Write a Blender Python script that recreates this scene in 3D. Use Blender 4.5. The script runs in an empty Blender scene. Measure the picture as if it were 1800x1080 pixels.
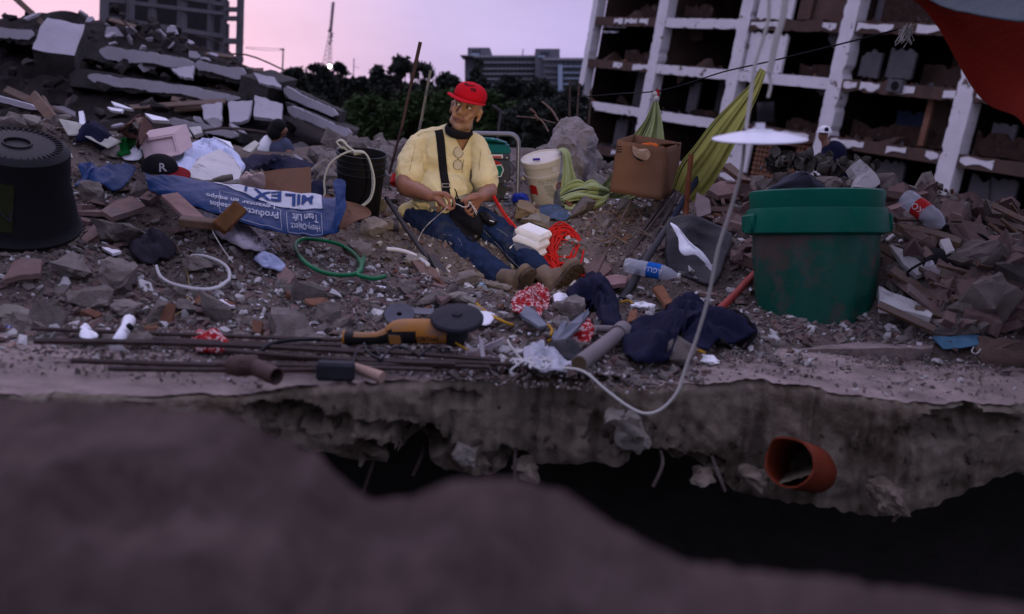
import bpy, bmesh, math, random
import numpy as np
from mathutils import Vector, Matrix, Euler, noise
from mathutils.bvhtree import BVHTree
R = math.radians
SC = bpy.context.scene
COL = SC.collection
random.seed(7)
# ------------------------------------------------------------------ camera, sky, sun, exposure
FPX, CAMZ = 1750.0, 0.72
PITCH, ROLL = math.atan(289 / 1750), R(4.0)
F_ = Vector((0, math.cos(PITCH), -math.sin(PITCH)))
U0 = Vector((0, math.sin(PITCH), math.cos(PITCH)))
R0 = Vector((1, 0, 0))
R_ = R0 * math.cos(ROLL) + U0 * math.sin(ROLL)
U_ = U0 * math.cos(ROLL) - R0 * math.sin(ROLL)
CAM = Vector((0, 0, CAMZ))
cam_d = bpy.data.cameras.new('camera')
cam = bpy.data.objects.new('camera', cam_d)
COL.objects.link(cam)
m = Matrix((R_, U_, -F_)).transposed().to_4x4()
m.translation = CAM
cam.matrix_world = m
cam_d.sensor_width = 36; cam_d.lens = 35
cam_d.clip_start = 0.05; cam_d.clip_end = 3000
cam_d.dof.use_dof = True
cam_d.dof.focus_distance = 5.5
cam_d.dof.aperture_fstop = 2.3
SC.camera = cam
SC.cycles.use_denoising = True
SC.cycles.max_bounces = 6
SC.cycles.diffuse_bounces = 1
SC.cycles.sample_clamp_indirect = 4
SC.view_settings.view_transform = 'Standard'
SC.view_settings.look = 'None'
SC.view_settings.exposure = 0
SC.view_settings.gamma = 1
SC.view_settings.use_curve_mapping = False

SUN_EL, SUN_AZ = R(1.5), R(-20)         # just above the horizon, ahead and to the left
w = bpy.data.worlds.new('World'); SC.world = w; w.use_nodes = True
nt = w.node_tree; nt.nodes.clear()
def wn(t, **k):
    n = nt.nodes.new(t)
    for a, b in k.items(): setattr(n, a, b)
    return n
out = wn('ShaderNodeOutputWorld'); bg = wn('ShaderNodeBackground'); tc = wn('ShaderNodeTexCoord')
sky = wn('ShaderNodeTexSky', sky_type='NISHITA'); sky.sun_disc = False
sky.sun_elevation = SUN_EL; sky.sun_rotation = -SUN_AZ * -1
sky.air_density = 1.6; sky.dust_density = 3
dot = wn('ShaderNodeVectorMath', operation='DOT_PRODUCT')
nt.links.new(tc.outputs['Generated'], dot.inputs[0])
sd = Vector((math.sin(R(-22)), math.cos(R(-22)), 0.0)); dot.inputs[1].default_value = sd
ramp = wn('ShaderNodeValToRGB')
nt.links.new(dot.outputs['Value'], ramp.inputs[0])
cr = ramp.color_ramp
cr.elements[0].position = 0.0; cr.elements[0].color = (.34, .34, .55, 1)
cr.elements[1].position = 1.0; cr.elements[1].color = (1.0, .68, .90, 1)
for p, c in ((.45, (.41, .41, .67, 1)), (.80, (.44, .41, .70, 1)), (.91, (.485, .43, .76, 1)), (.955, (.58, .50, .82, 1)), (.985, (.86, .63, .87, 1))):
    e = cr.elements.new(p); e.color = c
cl = wn('ShaderNodeTexNoise'); cl.inputs['Scale'].default_value = 3.2; cl.inputs['Detail'].default_value = 4
mp = wn('ShaderNodeMapping'); mp.inputs['Scale'].default_value = (1, 1, 4.5)
nt.links.new(tc.outputs['Generated'], mp.inputs[0]); nt.links.new(mp.outputs[0], cl.inputs['Vector'])
cm = wn('ShaderNodeMapRange'); cm.inputs[1].default_value = .3; cm.inputs[2].default_value = .7
cm.inputs[3].default_value = .86; cm.inputs[4].default_value = 1.08
nt.links.new(cl.outputs[0], cm.inputs[0])
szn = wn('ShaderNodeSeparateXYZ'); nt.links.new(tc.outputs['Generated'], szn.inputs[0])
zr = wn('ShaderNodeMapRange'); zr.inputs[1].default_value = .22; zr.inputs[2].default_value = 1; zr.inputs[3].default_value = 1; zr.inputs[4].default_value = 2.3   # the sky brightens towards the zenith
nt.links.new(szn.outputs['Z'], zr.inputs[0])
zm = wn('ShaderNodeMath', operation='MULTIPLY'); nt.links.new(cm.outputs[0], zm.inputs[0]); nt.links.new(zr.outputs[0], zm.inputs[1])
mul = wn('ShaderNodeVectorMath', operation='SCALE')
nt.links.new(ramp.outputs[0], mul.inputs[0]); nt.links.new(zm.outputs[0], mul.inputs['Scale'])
sk = wn('ShaderNodeVectorMath', operation='SCALE'); sk.inputs['Scale'].default_value = 0.015
nt.links.new(sky.outputs[0], sk.inputs[0])
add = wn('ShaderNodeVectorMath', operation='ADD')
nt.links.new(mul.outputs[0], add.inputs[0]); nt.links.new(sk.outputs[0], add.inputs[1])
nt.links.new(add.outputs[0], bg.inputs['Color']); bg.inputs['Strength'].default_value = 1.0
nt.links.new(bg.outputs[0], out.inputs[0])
sl = bpy.data.lights.new('sun', 'SUN'); sl.energy = 0.32; sl.angle = R(35); sl.color = (1, .72, .80)
so = bpy.data.objects.new('sun', sl); COL.objects.link(so)
sdir = Vector((math.sin(R(-35)), math.cos(R(-35)), math.tan(R(48))))
so.rotation_euler = sdir.to_track_quat('Z', 'Y').to_euler()

# ------------------------------------------------------------------ helpers
def at(px, py, Y):
    d = F_ + R_ * ((px - 900) / FPX) + U_ * ((540 - py) / FPX)
    return CAM + d * (Y / d.y)
def ray(px, py):
    return (F_ + R_ * ((px - 900) / FPX) + U_ * ((540 - py) / FPX)).normalized()
def ppm(p):                      # pixels per metre at a world point
    return FPX / (Vector(p) - CAM).dot(F_)
def nz(x, y, z=0.0, s=1.0, o=3):
    return noise.fractal(Vector((x * s, y * s, z * s)), 1.0, 2.0, o)

class MB:
    def __init__(s): s.v = []; s.f = []; s.m = []
    def add(s, vs, fs, mat=0, M=None):
        b = len(s.v)
        s.v += [tuple(M @ Vector(p)) for p in vs] if M is not None else [tuple(p) for p in vs]
        s.f += [tuple(i + b for i in f) for f in fs]; s.m += [mat] * len(fs)
        return s
    def box(s, size, M=None, mat=0, ch=0.0):
        x, y, z = (a / 2 for a in size)
        if ch <= 0:
            v = [(-x,-y,-z),(x,-y,-z),(x,y,-z),(-x,y,-z),(-x,-y,z),(x,-y,z),(x,y,z),(-x,y,z)]
            return s.add(v, [(0,3,2,1),(4,5,6,7),(0,1,5,4),(1,2,6,5),(2,3,7,6),(3,0,4,7)], mat, M)
        bm = bmesh.new(); bmesh.ops.create_cube(bm, size=1)
        for v in bm.verts: v.co = (v.co.x*2*x, v.co.y*2*y, v.co.z*2*z)
        bmesh.ops.bevel(bm, geom=bm.edges[:], offset=min(ch, x*.9, y*.9, z*.9), segments=1, affect='EDGES', profile=.5)
        return s.bm(bm, M, mat)
    def bm(s, bm, M=None, mat=0):
        bm.verts.index_update()
        s.add([v.co[:] for v in bm.verts], [[v.index for v in f.verts] for f in bm.faces], mat, M); bm.free(); return s
    def tube(s, pts, r, n=8, closed=False, cap=True, mat=0, M=None, sq=None):
        pts = [Vector(p) for p in pts]; N = len(pts)
        rr = r if isinstance(r, (list, tuple)) else [r] * N
        T = []
        for i in range(N):
            a = pts[(i-1) % N] if (closed or i > 0) else pts[i]
            b = pts[(i+1) % N] if (closed or i < N-1) else pts[i]
            t = (b - a); T.append(t.normalized() if t.length > 1e-9 else Vector((0,0,1)))
        u = T[0].orthogonal().normalized()
        vs = []
        for i in range(N):
            u = u - T[i] * u.dot(T[i])
            u = u.normalized() if u.length > 1e-6 else T[i].orthogonal().normalized()
            w_ = T[i].cross(u)
            for k in range(n):
                a = 2*math.pi*k/n
                e = rr[i] if not isinstance(rr[i], (list, tuple)) else 1
                ru, rw = (rr[i] if isinstance(rr[i], (list, tuple)) else (rr[i], rr[i]))
                vs.append(pts[i] + u*(ru*math.cos(a)) + w_*(rw*math.sin(a)))
        fs = []
        for i in range(N if closed else N-1):
            for k in range(n):
                a, b = i*n+k, i*n+(k+1) % n
                c, d = ((i+1) % N)*n+(k+1) % n, ((i+1) % N)*n+k
                fs.append((a, b, c, d))
        if cap and not closed:
            fs.append(tuple(range(n-1, -1, -1))); fs.append(tuple((N-1)*n+k for k in range(n)))
        return s.add(vs, fs, mat, M)
    def lathe(s, prof, n=24, M=None, mat=0, cap0=False, cap1=False, fn=None):
        vs = []
        for r, z in prof:
            for k in range(n):
                a = 2*math.pi*k/n
                q = r if fn is None else fn(r, z, a)
                vs.append((q*math.cos(a), q*math.sin(a), z))
        fs = []
        for i in range(len(prof)-1):
            for k in range(n):
                fs.append((i*n+k, i*n+(k+1) % n, (i+1)*n+(k+1) % n, (i+1)*n+k))
        if cap0: fs.append(tuple(range(n-1, -1, -1)))
        if cap1: fs.append(tuple((len(prof)-1)*n+k for k in range(n)))
        return s.add(vs, fs, mat, M)
    def grid(s, fn, nu, nv, mat=0, M=None, cu=False):
        vs = [fn(i/nu, j/nv) for j in range(nv+1) for i in range(nu+1)]
        fs = [(j*(nu+1)+i, j*(nu+1)+i+1, (j+1)*(nu+1)+i+1, (j+1)*(nu+1)+i) for j in range(nv) for i in range(nu)]
        return s.add(vs, fs, mat, M)
    def prism(s, poly, h0, h1, M=None, mat=0):
        n = len(poly)
        vs = [(p[0], p[1], h0) for p in poly] + [(p[0], p[1], h1) for p in poly]
        fs = [tuple(range(n-1, -1, -1)), tuple(range(n, 2*n))] + [(i, (i+1) % n, n+(i+1) % n, n+i) for i in range(n)]
        return s.add(vs, fs, mat, M)
    def ell(s, c, r, M=None, mat=0, sub=2):
        bm = bmesh.new(); bmesh.ops.create_icosphere(bm, subdivisions=sub, radius=1)
        L = Matrix.Translation(c) @ Matrix.Diagonal((r[0], r[1], r[2], 1))
        return s.bm(bm, (M @ L) if M is not None else L, mat)

def hull_bm(pts):
    bm = bmesh.new()
    for p in pts: bm.verts.new(p)
    r = bmesh.ops.convex_hull(bm, input=bm.verts[:])
    lo = [v for v in bm.verts if not v.link_faces]
    bmesh.ops.delete(bm, geom=lo, context='VERTS')
    bmesh.ops.recalc_face_normals(bm, faces=bm.faces[:])
    return bm

def mesh_of(name, mb, mats, smooth=None):
    me = bpy.data.meshes.new(name)
    me.from_pydata(mb.v, [], mb.f)
    for mt in (mats if isinstance(mats, (list, tuple)) else [mats]): me.materials.append(mt)
    if any(mb.m): me.polygons.foreach_set('material_index', mb.m)
    if smooth is not None:
        me.polygons.foreach_set('use_smooth', [True]*len(me.polygons))
        if smooth < 180: me.set_sharp_from_angle(angle=R(smooth))
    me.update()
    return me
def tag(o, label=None, cat=None, group=None, kind=None):
    if label: o['label'] = label
    if cat: o['category'] = cat
    if group: o['group'] = group
    if kind: o['kind'] = kind
    return o
def thing(name, label, cat, M=None, group=None, kind=None):
    o = bpy.data.objects.new(name, None); o.empty_display_size = .1
    COL.objects.link(o)
    o.matrix_world = M if isinstance(M, Matrix) else Matrix.Translation(M if M is not None else (0, 0, 0))
    return tag(o, label, cat, group, kind)
MWC = {}
def obj(name, mb, mats, parent=None, smooth=None, world=False, M=None, solid=0, sub=0):
    """link a mesh object; world=True: the verts are in world coordinates"""
    if isinstance(mb, MB):
        if world and parent is not None:
            inv = chain(parent).inverted()
            mb.v = [tuple(inv @ Vector(p)) for p in mb.v]
        elif world:
            c = np.array(mb.v); lo = c.min(0); hi = c.max(0)
            b = Vector(((lo[0]+hi[0])/2, (lo[1]+hi[1])/2, lo[2]))
            mb.v = [(p[0]-b[0], p[1]-b[1], p[2]-b[2]) for p in mb.v]; M = Matrix.Translation(b)
        me = mesh_of(name, mb, mats, smooth)
    else: me = mb
    o = bpy.data.objects.new(name, me); COL.objects.link(o)
    if parent is not None: o.parent = parent
    if M is not None: o.matrix_basis = M
    if solid:
        md = o.modifiers.new('thick', 'SOLIDIFY'); md.thickness = solid; md.offset = 0
    if sub:
        md = o.modifiers.new('sub', 'SUBSURF'); md.levels = sub; md.render_levels = sub
    return o
def chain(o):
    m_ = o.matrix_basis.copy()
    while o.parent is not None:
        o = o.parent; m_ = o.matrix_basis @ m_
    return m_
def dup(root, M, label=None):
    r = root.copy(); COL.objects.link(r); r.matrix_basis = M
    if label: r['label'] = label
    for ch in list(root.children):
        c = ch.copy(); COL.objects.link(c); c.parent = r
        for g in list(ch.children):
            d = g.copy(); COL.objects.link(d); d.parent = c
    return r
def TR(loc, rx=0, ry=0, rz=0, s=1):
    return Matrix.Translation(loc) @ Euler((R(rx), R(ry), R(rz))).to_matrix().to_4x4() @ Matrix.Scale(s, 4)
def frame(o, x, y=None, z=None):
    """matrix with local x along x and local z near z"""
    x = Vector(x).normalized(); z = Vector(z or (0, 0, 1)); z = (z - x*z.dot(x)).normalized(); y = z.cross(x)
    m_ = Matrix((x, y, z)).transposed().to_4x4(); m_.translation = o; return m_
def spline(pts, n=8, closed=False):
    pts = [Vector(p) for p in pts]; N = len(pts); o = []
    for i in range(N if closed else N-1):
        g = lambda k: pts[k % N] if closed else pts[max(0, min(N-1, k))]
        a, b, c, d = g(i-1), g(i), g(i+1), g(i+2)
        for k in range(n):
            t = k/n
            o.append(.5*((2*b) + (c-a)*t + (2*a-5*b+4*c-d)*t*t + (3*b-a-3*c+d)*t**3))
    if not closed: o.append(pts[-1])
    return o

# ------------------------------------------------------------------ materials
MATS = {}
def mat(name, col, rough=.9, var=.25, scale=6, bump=.3, bscale=30, metal=0, spots=None, sp_scale=4, sp_lo=.5, sp_hi=.62,
        rand=0.0, spec=.08, trans=0, alpha=1, dust=0, dustc=(.15, .13, .125), sheen=0, detail=6, attr=None, coord='Object', weave=0, ior=1.45):
    if name in MATS: return MATS[name]
    M = bpy.data.materials.new(name); M.use_nodes = True; MATS[name] = M
    n = M.node_tree; b = n.nodes['Principled BSDF']; L = n.links.new
    def N(t, **k):
        q = n.nodes.new(t)
        for a, c in k.items(): setattr(q, a, c)
        return q
    tcn = N('ShaderNodeTexCoord'); vec = tcn.outputs[coord]
    if rand:
        oi = N('ShaderNodeObjectInfo'); ad = N('ShaderNodeVectorMath', operation='ADD')
        sc_ = N('ShaderNodeMath', operation='MULTIPLY'); sc_.inputs[1].default_value = 37.0
        L(oi.outputs['Random'], sc_.inputs[0]); L(vec, ad.inputs[0]); L(sc_.outputs[0], ad.inputs[1]); vec = ad.outputs[0]
    no = N('ShaderNodeTexNoise'); no.inputs['Scale'].default_value = scale; no.inputs['Detail'].default_value = detail
    no.inputs['Roughness'].default_value = .65; L(vec, no.inputs['Vector'])
    mr = N('ShaderNodeMapRange'); mr.inputs[1].default_value = .25; mr.inputs[2].default_value = .75
    mr.inputs[3].default_value = 1-var; mr.inputs[4].default_value = 1+var; L(no.outputs[0], mr.inputs[0])
    sca = N('ShaderNodeVectorMath', operation='SCALE'); L(mr.outputs[0], sca.inputs['Scale'])
    if attr:
        an = N('ShaderNodeAttribute', attribute_name=attr); L(an.outputs['Color'], sca.inputs[0])
    else: sca.inputs[0].default_value = col[:3]
    c = sca.outputs[0]
    if rand:
        mr2 = N('ShaderNodeMapRange'); mr2.inputs[3].default_value = 1-rand; mr2.inputs[4].default_value = 1+rand
        L(oi.outputs['Random'], mr2.inputs[0])
        s2 = N('ShaderNodeVectorMath', operation='SCALE'); L(c, s2.inputs[0]); L(mr2.outputs[0], s2.inputs['Scale']); c = s2.outputs[0]
    def over(c, fac, colr):
        mx = N('ShaderNodeMix', data_type='RGBA'); L(fac, mx.inputs[0]); L(c, mx.inputs[6]); mx.inputs[7].default_value = (*colr[:3], 1); return mx.outputs[2]
    if spots:
        for k, (sc2, seed) in enumerate(((sp_scale, 3.1),)):
            n2 = N('ShaderNodeTexNoise'); n2.inputs['Scale'].default_value = sc2; n2.inputs['Detail'].default_value = 8; n2.inputs['Roughness'].default_value = .7
            ad2 = N('ShaderNodeVectorMath', operation='ADD'); ad2.inputs[1].default_value = (seed, 7.7, 1.3); L(vec, ad2.inputs[0]); L(ad2.outputs[0], n2.inputs['Vector'])
            m3 = N('ShaderNodeMapRange'); m3.inputs[1].default_value = sp_lo; m3.inputs[2].default_value = sp_hi; L(n2.outputs[0], m3.inputs[0])
            c = over(c, m3.outputs[0], spots)
    if dust:
        ge = N('ShaderNodeNewGeometry'); sx = N('ShaderNodeSeparateXYZ'); L(ge.outputs['Normal'], sx.inputs[0])
        n4 = N('ShaderNodeTexNoise'); n4.inputs['Scale'].default_value = 9; n4.inputs['Detail'].default_value = 5; L(vec, n4.inputs['Vector'])
        m4 = N('ShaderNodeMath', operation='MULTIPLY_ADD'); L(n4.outputs[0], m4.inputs[0]); m4.inputs[1].default_value = 1.3; L(sx.outputs['Z'], m4.inputs[2])
        m5 = N('ShaderNodeMapRange'); m5.inputs[1].default_value = .7; m5.inputs[2].default_value = 1.6; m5.inputs[4].default_value = dust; L(m4.outputs[0], m5.inputs[0])
        c = over(c, m5.outputs[0], dustc)
    L(c, b.inputs['Base Color'])
    b.inputs['Roughness'].default_value = rough; b.inputs['Metallic'].default_value = metal
    b.inputs['Specular IOR Level'].default_value = spec; b.inputs['IOR'].default_value = ior
    if trans: b.inputs['Transmission Weight'].default_value = trans
    if alpha < 1: b.inputs['Alpha'].default_value = alpha
    if sheen: b.inputs['Sheen Weight'].default_value = sheen
    if bump:
        nb = N('ShaderNodeTexNoise'); nb.inputs['Scale'].default_value = bscale; nb.inputs['Detail'].default_value = 8; nb.inputs['Roughness'].default_value = .7
        L(vec, nb.inputs['Vector'])
        bu = N('ShaderNodeBump'); bu.inputs['Strength'].default_value = bump; bu.inputs['Distance'].default_value = .6/bscale
        L(nb.outputs[0], bu.inputs['Height']); L(bu.outputs[0], b.inputs['Normal'])
        if weave:
            wv = N('ShaderNodeTexWave'); wv.inputs['Scale'].default_value = weave; wv.inputs['Distortion'].default_value = 1; L(vec, wv.inputs['Vector'])
            b2 = N('ShaderNodeBump'); b2.inputs['Strength'].default_value = .4; b2.inputs['Distance'].default_value = .004
            L(wv.outputs[0], b2.inputs['Height']); L(bu.outputs[0], b2.inputs['Normal']); L(b2.outputs[0], b.inputs['Normal'])
    return M
# shared materials (real surface colours)
CONC = mat('concrete', (.205, .172, .15), var=.45, scale=5, bump=.7, bscale=22, rand=.22, spots=(.25, .23, .22), sp_lo=.58, sp_hi=.75, sp_scale=9)
CONCD = mat('raw_concrete', (.13, .115, .105), var=.4, scale=4, bump=.8, bscale=14, spots=(.07, .058, .048), sp_scale=2.5, sp_lo=.5, sp_hi=.7)
TILEM = mat('clay_tile', (.185, .118, .103), var=.25, scale=9, bump=.35, bscale=40, rand=.3, spots=(.16, .14, .13), sp_lo=.5, sp_hi=.7, sp_scale=7)
PLAS = mat('white_plaster', (.52, .49, .47), var=.15, scale=6, bump=.25, bscale=30, rand=.15, spots=(.22, .2, .19), sp_lo=.56, sp_hi=.7, sp_scale=8)
DIRT = mat('rubble_dirt', (.145, .112, .094), var=.45, scale=3.5, bump=1.0, bscale=35, coord='Object', spots=(.075, .06, .053), sp_scale=2.2, sp_lo=.5, sp_hi=.75)
WOOD = mat('weathered_wood', (.15, .088, .055), var=.4, scale=14, bump=.4, bscale=50, rand=.25, dust=.5)
STEEL = mat('rusty_rebar', (.075, .052, .045), rough=.75, var=.4, scale=20, bump=.5, bscale=90, metal=.3, rand=.2, dust=.3)
BLKP = mat('black_plastic', (.008, .008, .009), rough=.6, var=.3, bump=.1, bscale=30, dust=.25, dustc=(.05, .047, .055), spec=.16)
WHITEP = mat('white_plastic', (.66, .64, .62), spec=.3, rough=.5, var=.08, bump=.08, bscale=40, rand=.08, dust=.25)
NAVY = mat('navy_cloth', (.009, .010, .030), var=.3, scale=10, bump=.35, bscale=60, dust=.04)
BLACKC = mat('black_cloth', (.013, .012, .014), var=.3, scale=10, bump=.3, bscale=80)
PAPER = mat('white_paper', (.80, .79, .82), rough=.8, var=.06, bump=.1, bscale=20, rand=.06)
FOAM = mat('styrofoam', (.84, .83, .82), rough=.8, var=.05, bump=.3, bscale=160)
CARD = mat('cardboard', (.165, .085, .050), rough=.85, var=.14, scale=5, bump=.12, bscale=60, spots=(.15, .085, .05), sp_scale=3, sp_lo=.6, sp_hi=.72)
CORD = mat('pale_cable', (.52, .49, .44), rough=.6, var=.1, bump=0)
BLUEP = mat('blue_print', (.022, .062, .19), rough=.5, var=.25, scale=8, bump=.6, bscale=14, dust=.35)
REDP = mat('red_print', (.45, .02, .02), rough=.5, bump=0, var=.1)
INKB = mat('black_ink', (.012, .012, .012), rough=.7, bump=0, var=.1)
INKG = mat('green_ink', (.03, .12, .09), rough=.6, bump=0, var=.1)
CLEAR = mat('clear_plastic', (.55, .58, .66), rough=.18, var=.08, bump=.1, bscale=20, alpha=.42, spec=.7)
# ------------------------------------------------------------------ terrain
CP = [(-250,690,2.9),(0,640,3.0),(300,640,3.15),(600,640,3.2),(900,640,3.3),(1100,640,3.35),(1300,610,3.7),(1500,600,3.9),(1700,600,3.7),(1900,640,3.5),
 (300,520,4.04),(500,480,4.6),(150,480,3.83),(60,430,3.8),(-150,440,3.9),(450,410,4.5),(300,335,5.2),(350,285,6.0),(200,240,6.3),(60,215,5.5),(-150,215,5.6),
 (620,390,5.5),(760,392,5.8),(930,525,4.9),(700,470,5.1),(880,352,6.25),(965,367,6.4),(1000,322,7.2),(1130,372,5.7),(1050,430,5.5),(1100,560,4.25),
 (1250,400,5.2),(1280,335,6.0),(1450,308,6.3),(1560,330,6.0),(1620,385,4.7),(1750,455,4.3),(1900,470,4.6),(1700,590,3.75),(1300,560,4.4),(1640,500,4.15),(1435,588,4.15),
 (600,330,7.5),(560,290,9.5),(480,300,13),(430,280,7.6),(520,312,8.2),(480,305,10),(1120,358,5.6),(300,240,10),(100,230,10),(690,300,8.0),(650,262,11.5),(720,250,13),(850,290,9),(820,250,13),(940,262,10),(1060,300,8.5),(-200,220,10)]
ip = lambda L_, x: float(np.interp(x, [a for a, _ in L_], [b for _, b in L_]))
CPW = [at(*c) for c in CP] + [Vector(p) for p in ((2.5,13,-1.2),(5,9,-1.2),(7,6,-.6),(8,12,-2),(3,20,-2.3),(-3,24,-1),(-12,14,.4),(-12,24,.2),(0,30,-2.4),(14,20,-2.4),(9,4,0),(-9,4,.3),(-6,3,0.05),(6,3.3,0))]
_cx = np.array([p[:] for p in CPW])
def base_h(x, y):
    d2 = (_cx[:, 0]-x)**2 + (_cx[:, 1]-y)**2
    wgt = 1/(d2 + .03 + .0008*y*y)**1.6
    return float((wgt*_cx[:, 2]).sum()/wgt.sum())
YB = [(-6,3.0),(-1.6,3.0),(-.6,2.99),(0,3.0),(.35,3.02),(.62,3.25),(.75,3.62),(1.4,3.85),(2.0,3.75),(2.6,3.6),(6,3.6)]   # where the rubble begins on the slab
def gh(x, y):
    yb = ip(YB, x) + .07*nz(x, 0, 3, 3)
    a = min(1, max(0, (y-yb)/.55)); b_ = min(1, max(0, (y-yb+.04)/.07))
    return base_h(x, y)*(.12*b_+.88*a) - .045*(1-b_) + .034*b_*(1-.6*a) + a*(nz(x, y, 1.3, 1.1)*.05 + nz(x, y, 5.3, 4.5)*.018) - .012*(1-a)
def hit(px, py, dz=0.0, y0=2.7, y1=40):
    """the point of the terrain that the photo shows at a pixel"""
    d = ray(px, py); y = y0; prev = None
    while y < y1:
        p = CAM + d*(y/d.y); h = gh(p.x, p.y) + dz
        if p.z <= h:
            lo, hi = (prev or y), y
            for _ in range(12):
                mid = (lo+hi)/2; p = CAM + d*(mid/d.y)
                if p.z <= gh(p.x, p.y)+dz: hi = mid
                else: lo = mid
            p = CAM + d*(hi/d.y); return Vector((p.x, p.y, gh(p.x, p.y)+dz))
        prev = y; y += .04 + .01*y
    return CAM + d*(y1/d.y)
def gnormal(x, y, e=.06):
    return Vector((gh(x-e, y)-gh(x+e, y), gh(x, y-e)-gh(x, y+e), 2*e)).normalized()

mb = MB()
xs = list(np.concatenate([np.linspace(-16, -4.2, 28), np.linspace(-4, 4, 220), np.linspace(4.2, 16, 28)]))
ys = [3.10]
while ys[-1] < 32: ys.append(ys[-1] + .016*ys[-1]**1.05)
nx = len(xs)
def yy_(x, y): y0 = max(3.06, ip(YB, x)-.12); return y0 + (y-3.10)*(32-y0)/28.9
mb.v = [(x, yy_(x, y), gh(x, yy_(x, y))) for y in ys for x in xs]
mb.f = [(j*nx+i, j*nx+i+1, (j+1)*nx+i+1, (j+1)*nx+i) for j in range(len(ys)-1) for i in range(nx-1)]
mb.m = [0]*len(mb.f)
tag(obj('rubble_ground', mb, DIRT, smooth=180), 'dusty ground of pulverised concrete under the rubble', kind='structure')
mb = MB()
mb.add([(-900, 31, -2.4), (900, 31, -2.4), (900, 1500, -2.4), (-900, 1500, -2.4)], [(0, 1, 2, 3)])
mb.add([(-900, -40, -2.6), (900, -40, -2.6), (900, 31, -2.6), (-900, 31, -2.6)], [(0, 1, 2, 3)])
tag(obj('ground', mb, mat('far_ground', (.07, .065, .05), scale=.1, bump=0)), 'flat dark ground of the far lots', kind='structure')

# ------------------------------------------------------------------ the broken floor slab in front, with the void below
ETOP = [(-500,700),(0,690),(200,697),(430,697),(560,680),(700,673),(820,668),(930,656),(1050,668),(1150,680),(1330,670),(1480,692),(1600,708),(1680,706),(1800,716),(2300,740)]
EBOT = [(-500,790),(0,790),(430,765),(520,790),(600,800),(640,822),(680,800),(740,775),(775,820),(830,838),(880,835),(915,806),(960,814),(1060,812),(1100,822),(1160,795),(1250,822),(1330,868),(1400,880),(1490,893),(1540,905),(1610,908),(1680,885),(1740,850),(1800,835),(2300,840)]
ip = lambda L_, x: float(np.interp(x, [a for a, _ in L_], [b for _, b in L_]))
CAV = [(500,728,75,24,.10),(585,742,60,16,.05),(650,796,50,26,.20),(745,775,45,32,.14),(700,748,70,13,.07),(900,800,40,16,.10),(1150,800,50,14,.10),(1060,760,20,40,.03),(1245,815,40,22,.08),(1700,745,90,30,.10),(1640,760,60,20,.06),(800,700,60,14,.03),(1010,716,50,8,.015),(470,720,40,16,.05)]
mb = MB(); cols = []
pxs = np.arange(-400, 2260, 5.0)
for px in pxs:
    jt = noise.noise(Vector((px*.013, 0, 0)))*7 + noise.noise(Vector((px*.06, 3, 0)))*4
    d = ray(px, ip(ETOP, px)+jt); y = CAMZ/-d.z*d.y if d.z < 0 else 3
    T = CAM + d*(y/d.y); Yf = T.y
    zb = at(px, ip(EBOT, px) + noise.noise(Vector((px*.05, 9, 0)))*8, Yf+.02).z
    col = []
    for k, yy in enumerate((6.2, 4.6, 4.1, 3.8, 3.55, 3.4, 3.3, 3.2, 3.12, 3.06, 3.0)):
        yb = Yf + (yy-3.0) + .02
        x = T.x*yb/Yf if k > 1 else T.x*1.0*yb/Yf
        z = nz(x, yb, 0, 2.2)*.012 + nz(x, yb, 4, 14)*.004
        if k < 2: z -= .03
        col.append((x, yb, z))
    M_ = 26
    for k in range(M_+1):
        t = k/M_
        z = -.004 + (zb+.004)*t
        pyv = ip(ETOP, px) + (ip(EBOT, px)-ip(ETOP, px))*t
        dd = nz(T.x, z, 2, 5, 4)*.030 + nz(T.x, z, 7, 26, 3)*.010
        dd += abs(nz(T.x, z*1.4, 3, 3.2, 3))*.045*(t**.7)
        for cx_, cy_, rx_, ry_, dp in CAV:
            q = ((px+14*nz(px*.03, pyv*.05, 1)-cx_)/rx_)**2 + ((pyv+9*nz(px*.04, pyv*.06, 6)-cy_)/ry_)**2
            if q < 1: dd += dp*(1-q)**.45
        rn = .035*max(0, 1-k/2.0)**2
        col.append((T.x, Yf + dd + rn - .015*math.sin(t*3), z))
    x = T.x
    col.append((x, Yf+.16+.05*nz(x, 1, 2, 5), zb + .01 + .03*nz(x, 2, 2, 6))); col.append((x*1.2, Yf+1.2, zb+.06)); col.append((x*1.5, Yf+3, zb+.1))
    cols.append(col)
SLE = [(c[13][0], c[13][1]) for c in cols]      # the slab's front edge
nr = len(cols[0])
mb.v = [p for c in cols for p in c]
mb.f = [(i*nr+k, i*nr+k+1, (i+1)*nr+k+1, (i+1)*nr+k) for i in range(len(cols)-1) for k in range(nr-1)]
mb.m = [0 if k < 11 else 1 for i in range(len(cols)-1) for k in range(nr-1)]
SLT = mat('dusty_slab_top', (.30, .235, .21), var=.4, scale=5, bump=.8, bscale=24, spots=(.12, .095, .085), sp_scale=5, sp_lo=.5, sp_hi=.68)
SLF = mat('broken_slab_face', (.215, .175, .13), var=.5, scale=6, bump=.9, bscale=26, spots=(.095, .070, .048), sp_scale=3.6, sp_lo=.47, sp_hi=.62)
slab = tag(obj('concrete_slab', mb, [SLT, SLF], smooth=50), 'thick broken concrete floor slab with a jagged underside across the foreground', kind='structure')
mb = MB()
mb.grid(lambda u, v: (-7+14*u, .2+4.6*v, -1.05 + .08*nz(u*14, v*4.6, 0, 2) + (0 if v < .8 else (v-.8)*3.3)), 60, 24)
tag(obj('pit_ground', mb, mat('dark_soil', (.035, .030, .026), bump=.6, bscale=20), smooth=180), 'dark hollow of soil under the broken slab', kind='structure')
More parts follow.
